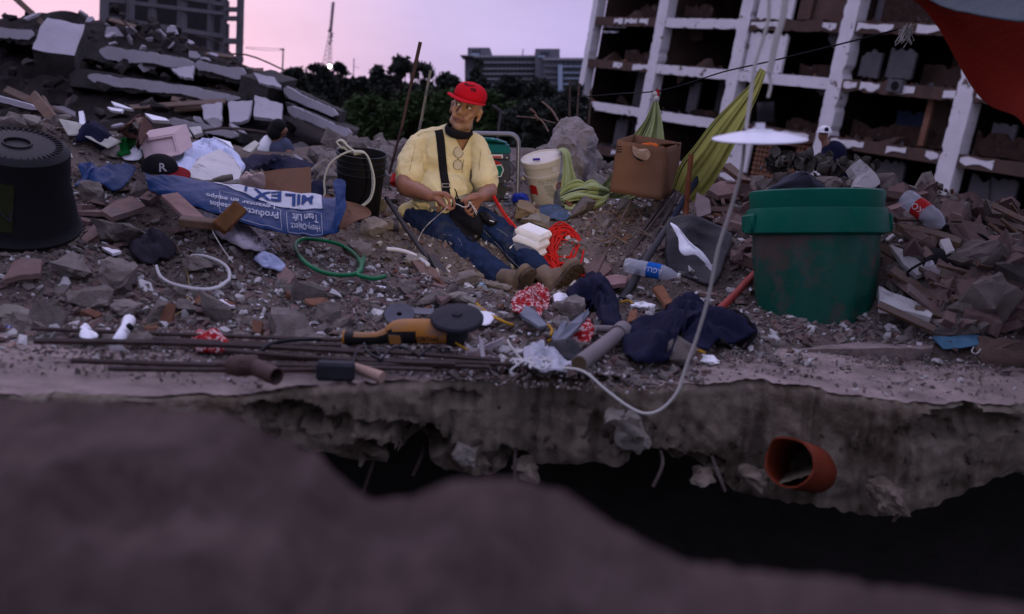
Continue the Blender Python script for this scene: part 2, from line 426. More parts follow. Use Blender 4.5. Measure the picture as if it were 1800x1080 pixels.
# stones set in the broken face of the slab
def chunk_bm(seed, dims, n=16, jag=.35, sub=0, rough=.06):
    rs = random.Random(seed); pts = []
    for i in range(n):
        v = Vector((rs.gauss(0, 1), rs.gauss(0, 1), rs.gauss(0, 1))).normalized()
        k = max(abs(v.x), abs(v.y), abs(v.z))
        v = v*(1-.55) + v/k*.55
        v *= 1 - jag*rs.random()
        pts.append((v.x*dims[0]/2, v.y*dims[1]/2, v.z*dims[2]/2))
    bm = hull_bm(pts)
    if sub:
        bmesh.ops.triangulate(bm, faces=bm.faces[:])
        bmesh.ops.subdivide_edges(bm, edges=bm.edges[:], cuts=sub, use_grid_fill=True)
        s0 = max(dims)
        for v in bm.verts:
            nrm = v.co.normalized() if v.co.length > 1e-6 else Vector((0, 0, 1))
            v.co += nrm*(nz(*(v.co*(3.5/s0)+Vector((seed % 97, 0, 0))), 1, 4)*rough*2.2*s0 + nz(*(v.co*(11/s0)+Vector((seed % 97, 3, 0))), 1, 2)*rough*.9*s0)
    return bm
LIGHTST = mat('pale_stone', (.25, .222, .185), var=.3, scale=8, bump=.7, bscale=24, rand=.15)
for i, (px, py, wd, hd, Y) in enumerate([(1110,762,85,95,3.0),(1075,735,40,45,3.02),(630,770,150,55,2.97),(820,790,50,60,2.98),(700,715,110,50,3.05),(560,722,110,38,2.95),(1330,845,70,50,3.0),(925,822,45,30,3.02),(1235,838,50,30,3.0),(1560,870,90,60,3.0)]):
    p = at(px, py, Y); s = ppm(p)
    b = MB().bm(chunk_bm(500+i, (wd/s, .16, hd/s), 18, .3, 3, .06))
    o = obj('broken_stone', b, LIGHTST if i in (0, 1, 3) else SLF, slab, smooth=40, M=Matrix.Translation(p))

_sb = BVHTree.FromPolygons([chain(slab) @ v.co for v in slab.data.vertices], [tuple(p.vertices) for p in slab.data.polygons])
rs = random.Random(17); AG = [mesh_of('aggregate_stone', MB().bm(chunk_bm(600+i, (1, .8, .8), 14, .25, 1, .03)), SLF, 35) for i in range(6)]
for i in range(90):
    px = rs.uniform(440, 1760); t = .25+.75*rs.random()**.6; h_ = _sb.ray_cast(CAM, ray(px, ip(ETOP, px) + (ip(EBOT, px)-ip(ETOP, px))*t))
    if not h_[0] or h_[0].y > 3.6: continue
    s_ = .018+.055*rs.random()**2.2
    obj('aggregate_stone', AG[i % 6], SLF, slab, M=chain(slab).inverted() @ TR(h_[0]+Vector((0, s_*.12, 0)), rs.uniform(0, 360), rs.uniform(0, 360), rs.uniform(0, 360)) @ Matrix.Diagonal((s_*1.3, s_, s_, 1)))
for i, (px, py, ln) in enumerate(((655,815,.10),(742,800,.07),(1165,815,.08),(1262,832,.06),(905,812,.06),(560,770,.05),(1590,880,.08))):
    p = at(px, py, 3.0); obj('rebar_stub', MB().tube(spline([p+Vector((0, .12, .02)), p, p+Vector((rs.uniform(-.4, .4), -.3, -.6)).normalized()*ln], 4), .006, 6), STEEL, slab, world=True, smooth=60)

# ------------------------------------------------------------------ blurred block nearest the camera
SIL = [(-600,690,1.3),(0,700,1.2),(200,712,1.15),(330,722,1.08),(430,738,1.0),(500,775,.96),(560,800,.93),(610,850,.9),(650,880,.86),(720,872,.85),(790,848,.8),(850,842,.79),(930,846,.79),(1000,868,.79),(1080,925,.78),(1200,985,.76),(1350,1006,.75),(1500,1022,.73),(1800,1062,.70),(2200,1100,.7)]
mb = MB(); cols = []
for px in np.arange(-600, 2201, 10):
    py = 9*noise.noise(Vector((px*.012, 4, 0))) + 7*noise.noise(Vector((px*.035, 1, 0))) + float(np.interp(px, [s[0] for s in SIL], [s[1] for s in SIL])); Y = float(np.interp(px, [s[0] for s in SIL], [s[2] for s in SIL]))
    E = at(px, py, Y); col = []
    for k in range(60):
        t = k/59
        y = -1.0 + (E.y+1.0)*t; x = E.x*(.55+.45*t) if t < .9 else E.x
        tt = max(0, (y-.1)/(E.y-.1))
        z0 = .44*(1-tt)+E.z*tt if y > .1 else .44
        z = z0 - .014 + (nz(x, y, 3, 2.6)*.05 + nz(x, y, 5, 7)*.065)*(1 - tt**6) + nz(x, y, 9, 17)*.020*(1-tt**9) - .010*tt**8
        if t > .99: z = E.z
        if t < .12: z -= (.12-t)*2
        col.append((x, y, z))
    for dy, dz in ((.02, -.02), (.05, -.07), (.07, -.2), (.05, -.6), (0, -1.4)):
        col.append((E.x, E.y+dy+.02*nz(E.x, dz, 0, 6), E.z+dz))
    cols.append(col)
nr = len(cols[0])
mb.v = [p for c in cols for p in c]
mb.f = [(i*nr+k, (i+1)*nr+k, (i+1)*nr+k+1, i*nr+k+1) for i in range(len(cols)-1) for k in range(nr-1)]
mb.m = [0]*len(mb.f)
fb = obj('concrete_block', mb, mat('dusty_block', (.110, .076, .068), var=.45, scale=5, bump=.8, bscale=12, spots=(.040, .027, .025), sp_scale=5, sp_lo=.48, sp_hi=.7), smooth=180)
tag(fb, 'big out-of-focus lump of dusty concrete nearest the camera, before the slab', 'concrete block')

# ------------------------------------------------------------------ the ruined block of flats on the right
A2, E2 = at(1029, 105, 71), at(1697, 160, 45.3)
def Pf(t, k=0.0, d=0.0, e=0.0): return A2 + (E2-A2)*(t/4) + e3*(3.0*k) + e2*d + e1*e
e1 = (E2-A2).normalized()
e2 = Vector((-e1.y, e1.x, 0)).normalized()
_D = A2 + (E2-A2)*.75
_yD = _D.y
e3 = (at(1478, 28, _yD-.15) - at(1455, 129, _yD)) / 3.0
BLD = thing('ruined_building', 'gutted leaning apartment block with white columns and open dark floors', 'building', A2 + e3*-9)
WCOL = mat('chipped_white_paint', (.80, .74, .74), var=.1, scale=1.2, bump=.2, bscale=6, spots=(.17, .12, .10), sp_scale=1.6, sp_lo=.605, sp_hi=.63)
BRWN = mat('bare_render', (.105, .066, .052), var=.35, scale=.8, bump=.4, bscale=5)
DARKW = mat('dark_room_wall', (.026, .018, .014), var=.5, scale=.5, bump=.3, bscale=4)  # very dark brown, uneven in tone
GREYW = mat('grey_room_wall', (.12, .108, .112), var=.3, scale=.8, bump=.2, bscale=4)
BRICKR = mat('hollow_brick', (.20, .095, .06), var=.35, scale=2, bump=.3, bscale=12, rand=.2)
def rough_bar(mb, p0, p1, wv, dv, seg=14, jit=.05, seed=0, mat_=0):
    """a bar from p0 to p1 with the face vectors wv (width) and dv (depth), edges nibbled"""
    rs = random.Random(seed); rings = []
    for i in range(seg+1):
        c = Vector(p0).lerp(Vector(p1), i/seg)
        a, b = 1-jit*2.5*rs.random()**7, 1-jit*2.5*rs.random()**7
        rings.append([c - wv*.5*a, c + wv*.5*b, c + wv*.5*b + dv, c - wv*.5*a + dv])
    vs = [p for r in rings for p in r]
    fs = [(i*4+k, i*4+(k+1) % 4, (i+1)*4+(k+1) % 4, (i+1)*4+k) for i in range(seg) for k in range(4)]
    fs += [(3, 2, 1, 0), tuple(seg*4+k for k in range(4))]
    mb.add(vs, fs, mat_)
for t in range(6):
    b = MB(); rough_bar(b, Pf(t, -3.2, 0), Pf(t, 2.6, 0), e1*(.92 if t else .6), e2*.7, 70, .11, t)
    obj('column', b, WCOL, BLD, world=True)
    b = MB(); rough_bar(b, Pf(t, -3.2, 6.2), Pf(t, 2.6, 6.2), e1*.5, e2*.5, 6, .02, t); obj('column', b, GREYW, BLD, world=True)
zaxis = e3.normalized()
for k in range(-3, 3):
    b = MB(); b.add([Pf(-.05, k, .36) - zaxis*.02, Pf(5.05, k, .36) - zaxis*.02, Pf(5.05, k, 8) - zaxis*.02, Pf(-.05, k, 8) - zaxis*.02,
                     Pf(-.05, k, .36) - zaxis*.22, Pf(5.05, k, .36) - zaxis*.22, Pf(5.05, k, 8) - zaxis*.22, Pf(-.05, k, 8) - zaxis*.22],
                    [(0, 1, 2, 3), (7, 6, 5, 4), (0, 4, 5, 1), (1, 5, 6, 2), (2, 6, 7, 3), (3, 7, 4, 0)])
    obj('floor_slab', b, GREYW, BLD, world=True)
    for t in range(5):
        full = t == 1 or (t == 2 and k in (0, 2)) or (t == 0 and k == -1)
        b = MB(); rough_bar(b, Pf(t, k, .05, .32) - zaxis*.2, Pf(t+1, k, .05, -.32) - zaxis*.2, zaxis*.58, e2*.3, 26, .15, 10*t+k)
        be = obj('beam', b, WCOL if full else BRWN, BLD, world=True)
        if not full:
            rs = random.Random(t*7+k); q = .08
            while q < .9:
                w_ = rs.uniform(.07, .3)
                if rs.random() < .75:
                    n_ = max(3, int(w_*26)); up, lo = [], []
                    for i in range(n_+1):
                        f = q + w_*i/n_
                        if f > .96: break
                        up.append(Pf(t+f, k, .02) + zaxis*(.03 - .10*rs.random())); lo.append(Pf(t+f, k, .02) - zaxis*(.20+.22*rs.random()))
                    if len(up) > 1: obj('plaster_patch', MB().add(up + lo[::-1], [tuple(range(len(up)+len(lo)))]), WCOL, be, world=True, solid=.03)
                q += w_ + rs.uniform(.03, .2)
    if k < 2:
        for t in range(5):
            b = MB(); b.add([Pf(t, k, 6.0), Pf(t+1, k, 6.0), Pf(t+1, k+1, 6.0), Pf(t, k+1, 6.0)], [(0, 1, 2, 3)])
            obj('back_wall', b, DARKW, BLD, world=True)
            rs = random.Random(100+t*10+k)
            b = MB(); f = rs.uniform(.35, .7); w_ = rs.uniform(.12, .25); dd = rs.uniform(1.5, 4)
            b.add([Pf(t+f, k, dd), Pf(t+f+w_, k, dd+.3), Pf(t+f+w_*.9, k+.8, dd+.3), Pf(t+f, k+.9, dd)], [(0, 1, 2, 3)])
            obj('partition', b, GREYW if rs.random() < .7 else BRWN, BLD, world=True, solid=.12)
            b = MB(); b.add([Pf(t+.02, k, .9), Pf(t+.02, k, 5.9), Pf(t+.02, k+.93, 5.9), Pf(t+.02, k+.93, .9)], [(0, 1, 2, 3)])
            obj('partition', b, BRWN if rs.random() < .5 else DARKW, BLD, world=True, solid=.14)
# wall panels that still stand
def panel(t0, t1, k0, k1, d, m_, seed, name='wall_panel', n=18, rag=.32):
    rs = random.Random(seed); top = []; bot = []
    for i in range(n+1):
        f = t0+(t1-t0)*i/n
        top.append(Pf(f, k1 - (k1-k0)*(.05+rag*abs(nz(f*2.6, seed, 0, 3, 3))*1.2), d)); bot.append(Pf(f, k0 + .04*rs.random(), d))
    b = MB(); b.add(bot + top[::-1], [tuple(range(2*n+2))]); return obj(name, b, m_, BLD, world=True, solid=.16)
panel(2.08, 2.46, .02, .84, .25, WCOL, 1)
panel(2.1, 2.45, 1.03, 1.5, .25, WCOL, 2)
panel(2.5, 2.62, 1.03, 1.9, .3, BRWN, 3)
panel(2.62, 2.95, 1.03, 1.75, .5, BRWN, 4)
panel(3.12, 3.28, .08, .62, .6, GREYW, 5); panel(3.32, 3.52, .1, .66, .8, GREYW, 6); panel(3.1, 3.3, 1.05, 1.85, 1.0, GREYW, 7)
panel(3.45, 3.75, .02, .45, 2.2, BRWN, 8)
panel(3.7, 3.74, -.95, -.1, .7, BRICKR, 9); panel(3.25, 3.6, -.9, -.35, 3, mat('blue_room_wall', (.05, .06, .11)), 10)
panel(2.05, 2.32, -1.95, -1.1, .3, WCOL, 11); panel(.45, .62, -1.95, -1.05, 1.2, GREYW, 12); panel(1.3, 1.42, -.95, -.2, 1.6, GREYW, 13)
panel(.12, .45, .78, .92, .5, WCOL, 14); panel(.12, .34, .66, .72, .5, PAPER, 15); panel(4.15, 4.3, -.9, -.4, 1, GREYW, 16); panel(4.4, 4.55, -.9, -.3, 1, GREYW, 17)
panel(3.4, 3.62, -1.95, -1.2, 1.0, GREYW, 18); panel(4.1, 4.4, -1.95, -1.2, 1.0, GREYW, 19)
INFILL = mat('dark_brick_infill', (.045, .026, .020), var=.6, scale=3, bump=.6, bscale=7, spots=(.13, .10, .09), sp_scale=2.5, sp_lo=.58, sp_hi=.66)  # dark brown brick with paler patches
for i, q in enumerate(((.5,.92,.02,.34),(1.15,1.5,1.02,1.4),(3.1,3.85,-.97,-.6),(4.1,4.9,-.97,-.55),(2.55,2.95,.02,.30),(2.5,2.95,-.97,-.72),(3.2,3.9,1.02,1.6),(.55,.95,1.02,1.4),(1.5,1.9,-.97,-.8),(4.05,4.6,.02,.5))):
    panel(*q, .6+.3*(i % 3), INFILL, 40+i, 'brick_infill', rag=.75)
# hollow brick screen with square holes
b = MB()
for i in range(15):
    f = 2.38 + .55*i/14
    if not 4 < i < 10: rough_bar(b, Pf(f, -1.98, .32), Pf(f, -1.06, .32), e1*.12, e2*.12, 1, 0)
    else:
        rough_bar(b, Pf(f, -1.98, .32), Pf(f, -1.62, .32), e1*.12, e2*.12, 1, 0); rough_bar(b, Pf(f, -1.2, .32), Pf(f, -1.06, .32), e1*.12, e2*.12, 1, 0)
for j in range(11):
    g = -1.98 + .92*j/10
    if not 4 < j < 8: rough_bar(b, Pf(2.36, g, .30), Pf(2.95, g, .30), zaxis*.10, e2*.12, 1, 0)
    else:
        rough_bar(b, Pf(2.36, g, .30), Pf(2.55, g, .30), zaxis*.10, e2*.12, 1, 0); rough_bar(b, Pf(2.76, g, .30), Pf(2.95, g, .30), zaxis*.10, e2*.12, 1, 0)
obj('brick_screen', b, BRICKR, BLD, world=True)
# debris left on the open floors
b = MB(); rs = random.Random(5)
for i in range(420):
    t, k = rs.uniform(.05, 4.6), rs.choice((-2, -1, 0, 1)); s_ = rs.uniform(.08, .42)
    b.bm(chunk_bm(i, (s_*1.5, s_, s_*.8), 8), TR(Pf(t, k, rs.uniform(.45, 1.6)) + zaxis*s_*.25, rs.uniform(0, 90), rs.uniform(0, 90), rs.uniform(0, 90)), rs.choice((0, 0, 1, 2)))
o = obj('floor_debris', b, [BRWN, BRICKR, GREYW], BLD, world=True); o['kind'] = 'stuff'
for i in range(34):
    t, k, d = rs.uniform(.1, 4.8), rs.choice((-2, -1, 0, 1)), rs.uniform(.3, 3.0); p = Pf(t, k+.93, d); L_ = rs.uniform(.6, 2.2)
    if i % 2:
        b = MB().tube(spline([p, p - zaxis*L_*.5 + e1*rs.uniform(-.3, .3), p - zaxis*L_ + e1*rs.uniform(-.5, .5)], 4), .028, 4); obj('hanging_rebar', b, INKB, BLD, world=True)
    else:
        w_ = rs.uniform(.5, 1.3); q = p - zaxis*L_*.3; b = MB(); e = [Vector((rs.uniform(-.15, .15), 0, rs.uniform(-.15, .15))) for _ in range(5)]
        b.add([p+e[0], p+e1*w_+e[1], q+e1*w_*1.1-zaxis*.3+e[2], q+e1*w_*.5-zaxis*.5+e[3], q-zaxis*.1+e[4]], [(4, 3, 2, 1, 0)]); obj('broken_ceiling_piece', b, rs.choice((BRWN, GREYW, DARKW)), BLD, world=True, solid=.12)
for i in range(15):
    t, k = (i % 5)+rs.uniform(.15, .6), (i//5)-2+1; n = 7; b = MB(); c0 = Pf(t, k, 1.2); pts = []
    for a in range(16): pts.append(c0 + e1*rs.uniform(-.9, .9) + e2*rs.uniform(-.5, .5) + zaxis*rs.random()**2*rs.uniform(.3, .9))
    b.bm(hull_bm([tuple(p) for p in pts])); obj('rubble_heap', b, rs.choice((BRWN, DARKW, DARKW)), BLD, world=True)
# air conditioner under a beam
p = at(1575, 152, Pf(3.35).y - 1.0)
ac = thing('air_conditioner', 'small grey air conditioner unit hanging on the ruined facade', 'air conditioner', frame(p, e1, z=zaxis))
obj('housing', MB().box((.85, .35, .6), ch=.03), GREYW, ac)
obj('fan_grille', MB().tube([(0.08, -.18, 0), (0.08, -.20, 0)], .22, 16), INKB, ac)

# ------------------------------------------------------------------ pancaked ruin on the left
SILH = [(-300,10),(0,22),(60,16),(105,8),(135,16),(150,20),(200,24),(250,30),(300,40),(345,66),(400,90),(440,108),(482,132),(500,152),(560,205),(620,246),(680,262),(760,275)]
def moundY(px, py):
    top = ip(SILH, px); f = min(1, max(0, (285-py)/max(20, 285-top)))
    return 12.5 + 9.5*f**1.15
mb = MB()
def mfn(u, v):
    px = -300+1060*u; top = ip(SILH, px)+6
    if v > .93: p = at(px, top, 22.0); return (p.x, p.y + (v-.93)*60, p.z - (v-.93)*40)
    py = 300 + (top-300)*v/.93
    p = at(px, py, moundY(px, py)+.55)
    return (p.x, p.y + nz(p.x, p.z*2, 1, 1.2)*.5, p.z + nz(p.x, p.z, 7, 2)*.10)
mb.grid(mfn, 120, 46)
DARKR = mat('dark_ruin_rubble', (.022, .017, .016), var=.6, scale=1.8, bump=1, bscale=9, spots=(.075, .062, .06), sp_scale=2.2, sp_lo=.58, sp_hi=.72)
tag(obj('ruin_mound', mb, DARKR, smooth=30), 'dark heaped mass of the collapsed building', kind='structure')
RC = mat('dark_slab_concrete', (.070, .062, .060), var=.35, scale=2, bump=.6, bscale=9)
RP = mat('bluish_white_plaster', (.40, .37, .40), var=.12, scale=2, bump=.25, bscale=12, spots=(.2, .18, .19), sp_scale=3.5, sp_lo=.62, sp_hi=.72)
def ruin_slab(label, tl, tr, br, bl, Yl, Yr, plaster=None, depth=2.2, group='pancaked floor slabs', cat='concrete slab', name='fallen_slab', seed=0, drop=-.08):
    rs = random.Random(seed+int(tl[0])); n = 16
    c = [at(*tl, Yl), at(*tr, Yr), at(*br, Yr), at(*bl, Yl)]
    T = thing(name, label, cat, (c[2]+c[3])/2, group)
    b = MB(); up = []; lo = []; back = Vector((-.14*depth, depth, drop*depth))
    hh = (c[0]-c[3]).length
    for i in range(n+1):
        f = i/n
        up.append(c[0].lerp(c[1], f) + Vector((0, .04*rs.random(), -.10*hh*rs.random()**2))); lo.append(c[3].lerp(c[2], f) + Vector((0, .05*rs.random(), .22*hh*rs.random()**2)))
    vs = up + lo + [p+back for p in up] + [p+back for p in lo]; q = n+1
    fs = []
    for i in range(n):
        fs += [(q+i, q+i+1, i+1, i), (i, i+1, 2*q+i+1, 2*q+i), (3*q+i, 3*q+i+1, q+i+1, q+i), (2*q+i, 2*q+i+1, 3*q+i+1, 3*q+i)]
    fs += [(0, 2*q, 3*q, q), (n, q+n, 3*q+n, 2*q+n)]
    b.add(vs, fs); obj('slab_core', b, RC, T, world=True)
    if plaster:
        f0, f1, g0, g1 = plaster; b = MB(); n2 = 70; u2 = []; l2 = []
        for i in range(n2+1):
            f = f0+(f1-f0)*i/n2
            ends = min(1, min(i, n2-i)/5); lw = (c[1]-c[0]).length
            a = g0 + .09 + .11*nz(f*lw, seed, 1, 2.2, 4) + .06*max(0, nz(f*lw, seed, 5, 9, 2)) + (1-ends)*.2; z = g1 - .09 + .13*nz(f*lw, seed, 9, 1.6, 4) - .10*max(0, nz(f*lw, seed, 3, 8, 2)) - (1-ends)*.25
            P0 = c[0].lerp(c[1], f); P1 = c[3].lerp(c[2], f)
            u2.append(P0.lerp(P1, a) + Vector((0, -.045, 0))); l2.append(P0.lerp(P1, z) + Vector((0, -.045, 0)))
        for i in range(n2): b.add([l2[i], l2[i+1], u2[i+1], u2[i]], [(0, 1, 2, 3)])
        obj('plaster_face', b, RP, T, world=True, solid=.03)
    return T
ruin_slab('longest upper pancaked slab with a white plaster edge, left of the skyline', (146,70), (343,102), (343,132), (140,106), 18.6, 17.4, (.18, 1, 0, .85), seed=1)
ruin_slab('short plaster-edged slab stepping down from the end of the upper slab', (345,101), (442,121), (441,154), (346,134), 17.3, 16.9, (.0, .92, .05, .78), seed=2)
ruin_slab('long lower pancaked slab with a jagged white plaster band', (120,117), (428,164), (428,190), (122,152), 17.0, 15.6, (.13, .985, .05, .80), seed=3)
ruin_slab('bluish broken slab end at the top left beside the tilted block', (-40,42), (76,52), (70,82), (-40,72), 18.4, 18.2, (.0, .9, 0, .75), seed=4)
ruin_slab('lowest grey-white slab lying under the two white wall pieces', (298,203), (425,232), (420,250), (300,226), 14.2, 13.6, (.0, .98, 0, .9), seed=5)
ruin_slab('upper of the two white-edged slabs sliding down to the right', (494,146), (602,196), (596,216), (500,172), 16, 14.9, (.05, .96, 0, .9), seed=6, drop=.02)
ruin_slab('lower of the two white-edged slabs sliding down to the right, ending by the black bucket', (500,178), (626,230), (618,248), (508,206), 15.2, 14.1, (.04, .97, 0, .92), seed=7, drop=.02)
ruin_slab('pale slab strip lying low behind the crouching person', (500,258), (590,312), (586,334), (494,280), 11.3, 9.4, (.0, .97, 0, .9), seed=8, drop=.02)
ruin_slab('near left slab with a bright crumbled edge above the black tub', (-60,150), (72,186), (74,200), (-60,166), 8.0, 7.6, (.0, 1, 0, .9), depth=1.2, seed=9)
for lab, c4, Y, sd in (('white wall piece standing left of a dark gap under the lower slab', ((355,187),(390,183),(391,216),(360,213)), 15.2, 1),
                   ('white wall piece standing right of a dark gap under the lower slab', ((400,181),(444,180),(437,214),(405,219)), 15.1, 2),
                   ('big white wall panel tilted up above the crouching person', ((449,170),(496,186),(495,216),(446,206)), 14.4, 3),
                   ('white panel tilted on top of the grey block by the skyline', ((447,131),(483,139),(496,156),(456,149)), 16.3, 4),
                   ('white plaster shard hanging at the end of the upper slab', ((301,122),(342,118),(340,141),(318,136)), 17.0, 5)):
    rs = random.Random(sd); P_ = []
    for i in range(4):
        a, b_ = Vector((*c4[i], 0)), Vector((*c4[(i+1) % 4], 0))
        for j in range(5):
            q = a.lerp(b_, j/5) + Vector((rs.uniform(-1, 1), rs.uniform(-1, 1), 0))*1.3; P_.append(at(q.x, q.y, Y + (q.y-c4[0][1])*-.012))
    b = MB(); b.add(P_, [tuple(range(len(P_)-1, -1, -1))])
    tag(obj('wall_fragment', b, RP, world=True, solid=.05), lab, 'wall fragment', 'white wall pieces in the ruin')
def tilted_block(label, c, size, rx, ry, rz, mats, seed):
    b = MB(); bm = bmesh.new(); bmesh.ops.create_cube(bm, size=1); bmesh.ops.subdivide_edges(bm, edges=bm.edges[:], cuts=5, use_grid_fill=True)
    for v in bm.verts:
        v.co = Vector((v.co.x*size[0], v.co.y*size[1], v.co.z*size[2])); v.co += Vector((nz(v.co.x*3, v.co.y*3, v.co.z*3+seed), nz(v.co.x*3, v.co.y*3+9, v.co.z*3+seed), nz(v.co.x*3+5, v.co.y*3, v.co.z*3+seed)))*.03
    for f in bm.faces: f.material_index = 1 if f.calc_center_median().z > size[2]*.45 else 0
    mi = [f.material_index for f in bm.faces]; b.bm(bm); b.m = mi
    return tag(obj('concrete_block', b, mats, M=TR(c, rx, ry, rz), smooth=30), label, 'concrete block')
tilted_block('tilted cubic concrete block with a bright top face on the upper left of the ruin', at(106, 86, 17.2), (.62, .9, .5), 40, 6, 14, [RC, RP], 1)
tilted_block('grey concrete block under the two tilted white panels', at(470, 165, 16.6), (.55, .8, .55), 10, 14, -20, [RC, RC], 2)
# skeleton of a building behind the ruin
LB = thing('concrete_frame_building', 'dark unfinished concrete frame with sky showing through its end bay', 'building', at(300, 200, 46))
FRM = mat('frame_concrete', (.15, .138, .15), var=.3, scale=.6, bump=.3, bscale=4)
def pbar(T, name, p0, p1, Y0, Y1, wpx, dep=.5, m_=FRM, vertical=True):
    a, b_ = at(*p0, Y0), at(*p1, Y1); s_ = wpx/ppm(a); b = MB()
    rough_bar(b, a, b_, (Vector((s_, 0, 0)) if vertical else Vector((0, 0, s_))), Vector((0, dep, 0)), 8, .03, int(p0[0])); return obj(name, b, m_, T, world=True)
for x, wd, Y in ((178, 7, 40), (225, 7, 41.5), (264, 8, 43), (317, 12, 45), (368, 7, 47), (391, 7, 47.5), (420, 8, 48)):
    pbar(LB, 'column', (x+2, -60), (x-3, 140), Y, Y, wd)
for y0, y1, wd in ((-52, -26, 8), (-14, 8, 7), (14, 24, 7), (46, 64, 9), (82, 96, 9)):
    pbar(LB, 'beam', (176, y0-16), (392, y1), 40.2, 47.4, wd, .4, vertical=False)
    pbar(LB, 'beam', (390, y1+8), (424, y1+8), 47.6, 48.1, wd, .4, vertical=False)
    if y0 != -14: pbar(LB, 'mullion', (400, y1-22), (399, y1+6), 47.8, 47.8, 3, .2)
for i, (x0, x1, y0, y1) in enumerate(((182, 222, -60, 120), (228, 262, -60, 120), (266, 314, -60, 120), (322, 366, -60, 120), (371, 389, -60, 120))):
    b = MB(); Y = 44 + i*1.2; b.add([at(x0-6, y1, Y+3), at(x1+3, y1, Y+4), at(x1+3, y0, Y+4), at(x0-6, y0, Y+3)], [(0, 1, 2, 3)])
    obj('room_wall', b, mat('dim_room_wall', (.035, .03, .032)), LB, world=True)

# ------------------------------------------------------------------ far hospital-like block
HB = thing('apartment_building', 'long pale multi-storey building with balconies and two roof towers on the skyline', 'building', at(910, 200, 220))
HW = mat('pale_facade', (.30, .29, .31), var=.1, scale=.2, bump=0); HD = mat('grey_facade', (.17, .165, .19), var=.15, scale=.2, bump=0)
HG = mat('dark_window_glass', (.03, .035, .05), rough=.2, var=.2, bump=0, spec=.6); HBL = mat('pale_blue_wall', (.36, .42, .52), var=.1, bump=0)
def hbox(name, x0, x1, y0, y1, Y, dep, m_, parent=HB):
    b = MB(); a, c = at(x0, y0, Y), at(x1, y1, Y); a2, c2 = at(x1, y0, Y), at(x0, y1, Y)
    bk = Vector((0, dep, 0)); v = [c2, c, a2, a]; v = v + [p+bk for p in v]
    b.add(v, [(0, 1, 2, 3), (5, 4, 7, 6), (1, 5, 6, 2), (4, 0, 3, 7), (3, 2, 6, 7), (4, 5, 1, 0)]); return obj(name, b, m_, parent, world=True)
hbox('long_wing', 838, 941, 101, 200, 220, 30, HD); hbox('roof_slab', 832, 943, 97.5, 101, 219, 34, HW)
hbox('roof_tower', 822, 861, 84, 100, 222, 20, HD); hbox('canopy', 809, 834, 97, 98.5, 220, 10, HW); hbox('roof_tower', 941, 984, 86, 210, 216, 20, HD)
hbox('right_wing', 956, 1040, 106, 210, 214, 30, HD); hbox('roof_slab', 954, 1042, 102, 106, 213, 34, HW); hbox('end_wall', 817, 838, 100, 200, 224, 20, HD)
hbox('stair_wall', 981, 989, 114, 190, 212.5, 2, HBL); hbox('tower_trim', 827, 842, 94, 98, 221.5, 1, HBL); hbox('tower_trim', 946, 958, 98, 101, 215.5, 1, HBL)
for r_, y in enumerate((109, 120, 129, 138, 148, 158)):
    hbox('balcony', 840, 940, y, y+2.2, 218.4, 1.6, HW)
    for i in range(14): hbox('window', 841.5+7.0*i, 845.8+7.0*i, y-7, y-.4, 219.7, .3, HG)
for r_, y in enumerate((116, 127, 137, 147, 157)):
    hbox('balcony', 990, 1030, y, y+2, 212.6, 1.4, HBL)
    for i in range(3): hbox('window', 991+9.5*i, 999+9.5*i, y-8, y-.3, 213.6, .4, HG)
    hbox('ledge', 957, 981, y, y+1, 213.2, .8, HW)
for i in range(3): hbox('window', 830+5.5*i, 833+5.5*i, 88, 93, 221.6, .4, HG); hbox('window', 951+5.5*i, 954.5+5.5*i, 91, 97, 215.6, .4, HG)
# ------------------------------------------------------------------ mast, poles, lit lamp, wires
GALV = mat('mast_steel', (.16, .13, .17), bump=0, metal=.3)
def lattice(name, label, base, top, Y, w0, w1, solid_from=.55, cat='mast'):
    a, b_ = at(*base, Y), at(*top, Y); T = thing(name, label, cat, a); k = 1/ppm(a)
    b = MB(); n = 12
    for s_ in ((-1, -.6), (1, -.6), (0, 1.1)):
        b.tube([a.lerp(b_, i/n) + Vector((s_[0], s_[1], 0))*(w0+(w1-w0)*min(1, i/n/solid_from))*k*.5 for i in range(n+1)], .55*k, 4)
    obj('leg_frame', b, GALV, T, world=True)
    b = MB(); m_ = 16
    for i in range(m_):
        f0, f1 = solid_from*i/m_, solid_from*(i+1)/m_; wa, wb = (w0+(w1-w0)*i/m_)*k*.5, (w0+(w1-w0)*(i+1)/m_)*k*.5
        P0, P1 = a.lerp(b_, f0), a.lerp(b_, f1); sg = 1 if i % 2 else -1
        b.tube([P0+Vector((sg*wa, -.6*wa, 0)), P1+Vector((-sg*wb, -.6*wb, 0))], .35*k, 3); b.tube([P0+Vector((-wa, 0, 0)), P0+Vector((wa, 0, 0))], .3*k, 3)
    obj('brace', b, GALV, T, world=True)
    b = MB(); b.tube([a.lerp(b_, solid_from), b_], w1*k*.42, 6)
    rs = random.Random(3)
    for i in range(14):
        c = a.lerp(b_, rs.uniform(.3, .62)); b.box((k*rs.uniform(1.5, 4), k*2, k*rs.uniform(1.5, 4)), Matrix.Translation(c + Vector((rs.uniform(-1, 1)*k*w1*.8, -k, 0))))
    obj('antenna', b, GALV, T, world=True)
lattice('radio_mast', 'tall lattice radio mast against the pink sky', (575, 122), (586, 4), 400, 17, 4.5)
b = MB(); b.tube([at(621, 140, 300), at(622.5, 103, 300)], .9/ppm(at(621, 120, 300)), 5); b.tube([at(622, 118, 300), at(632, 119, 300)], .5/ppm(at(621, 120, 300)), 4)
tag(obj('antenna_pole', b, GALV, world=True), 'thin short pole on the skyline between the mast and the trees', 'pole')
T = thing('utility_pole', 'dark utility pole with a cross arm behind the ruin slope', 'pole', at(497, 160, 60)); k = 1/ppm(at(497, 100, 60))
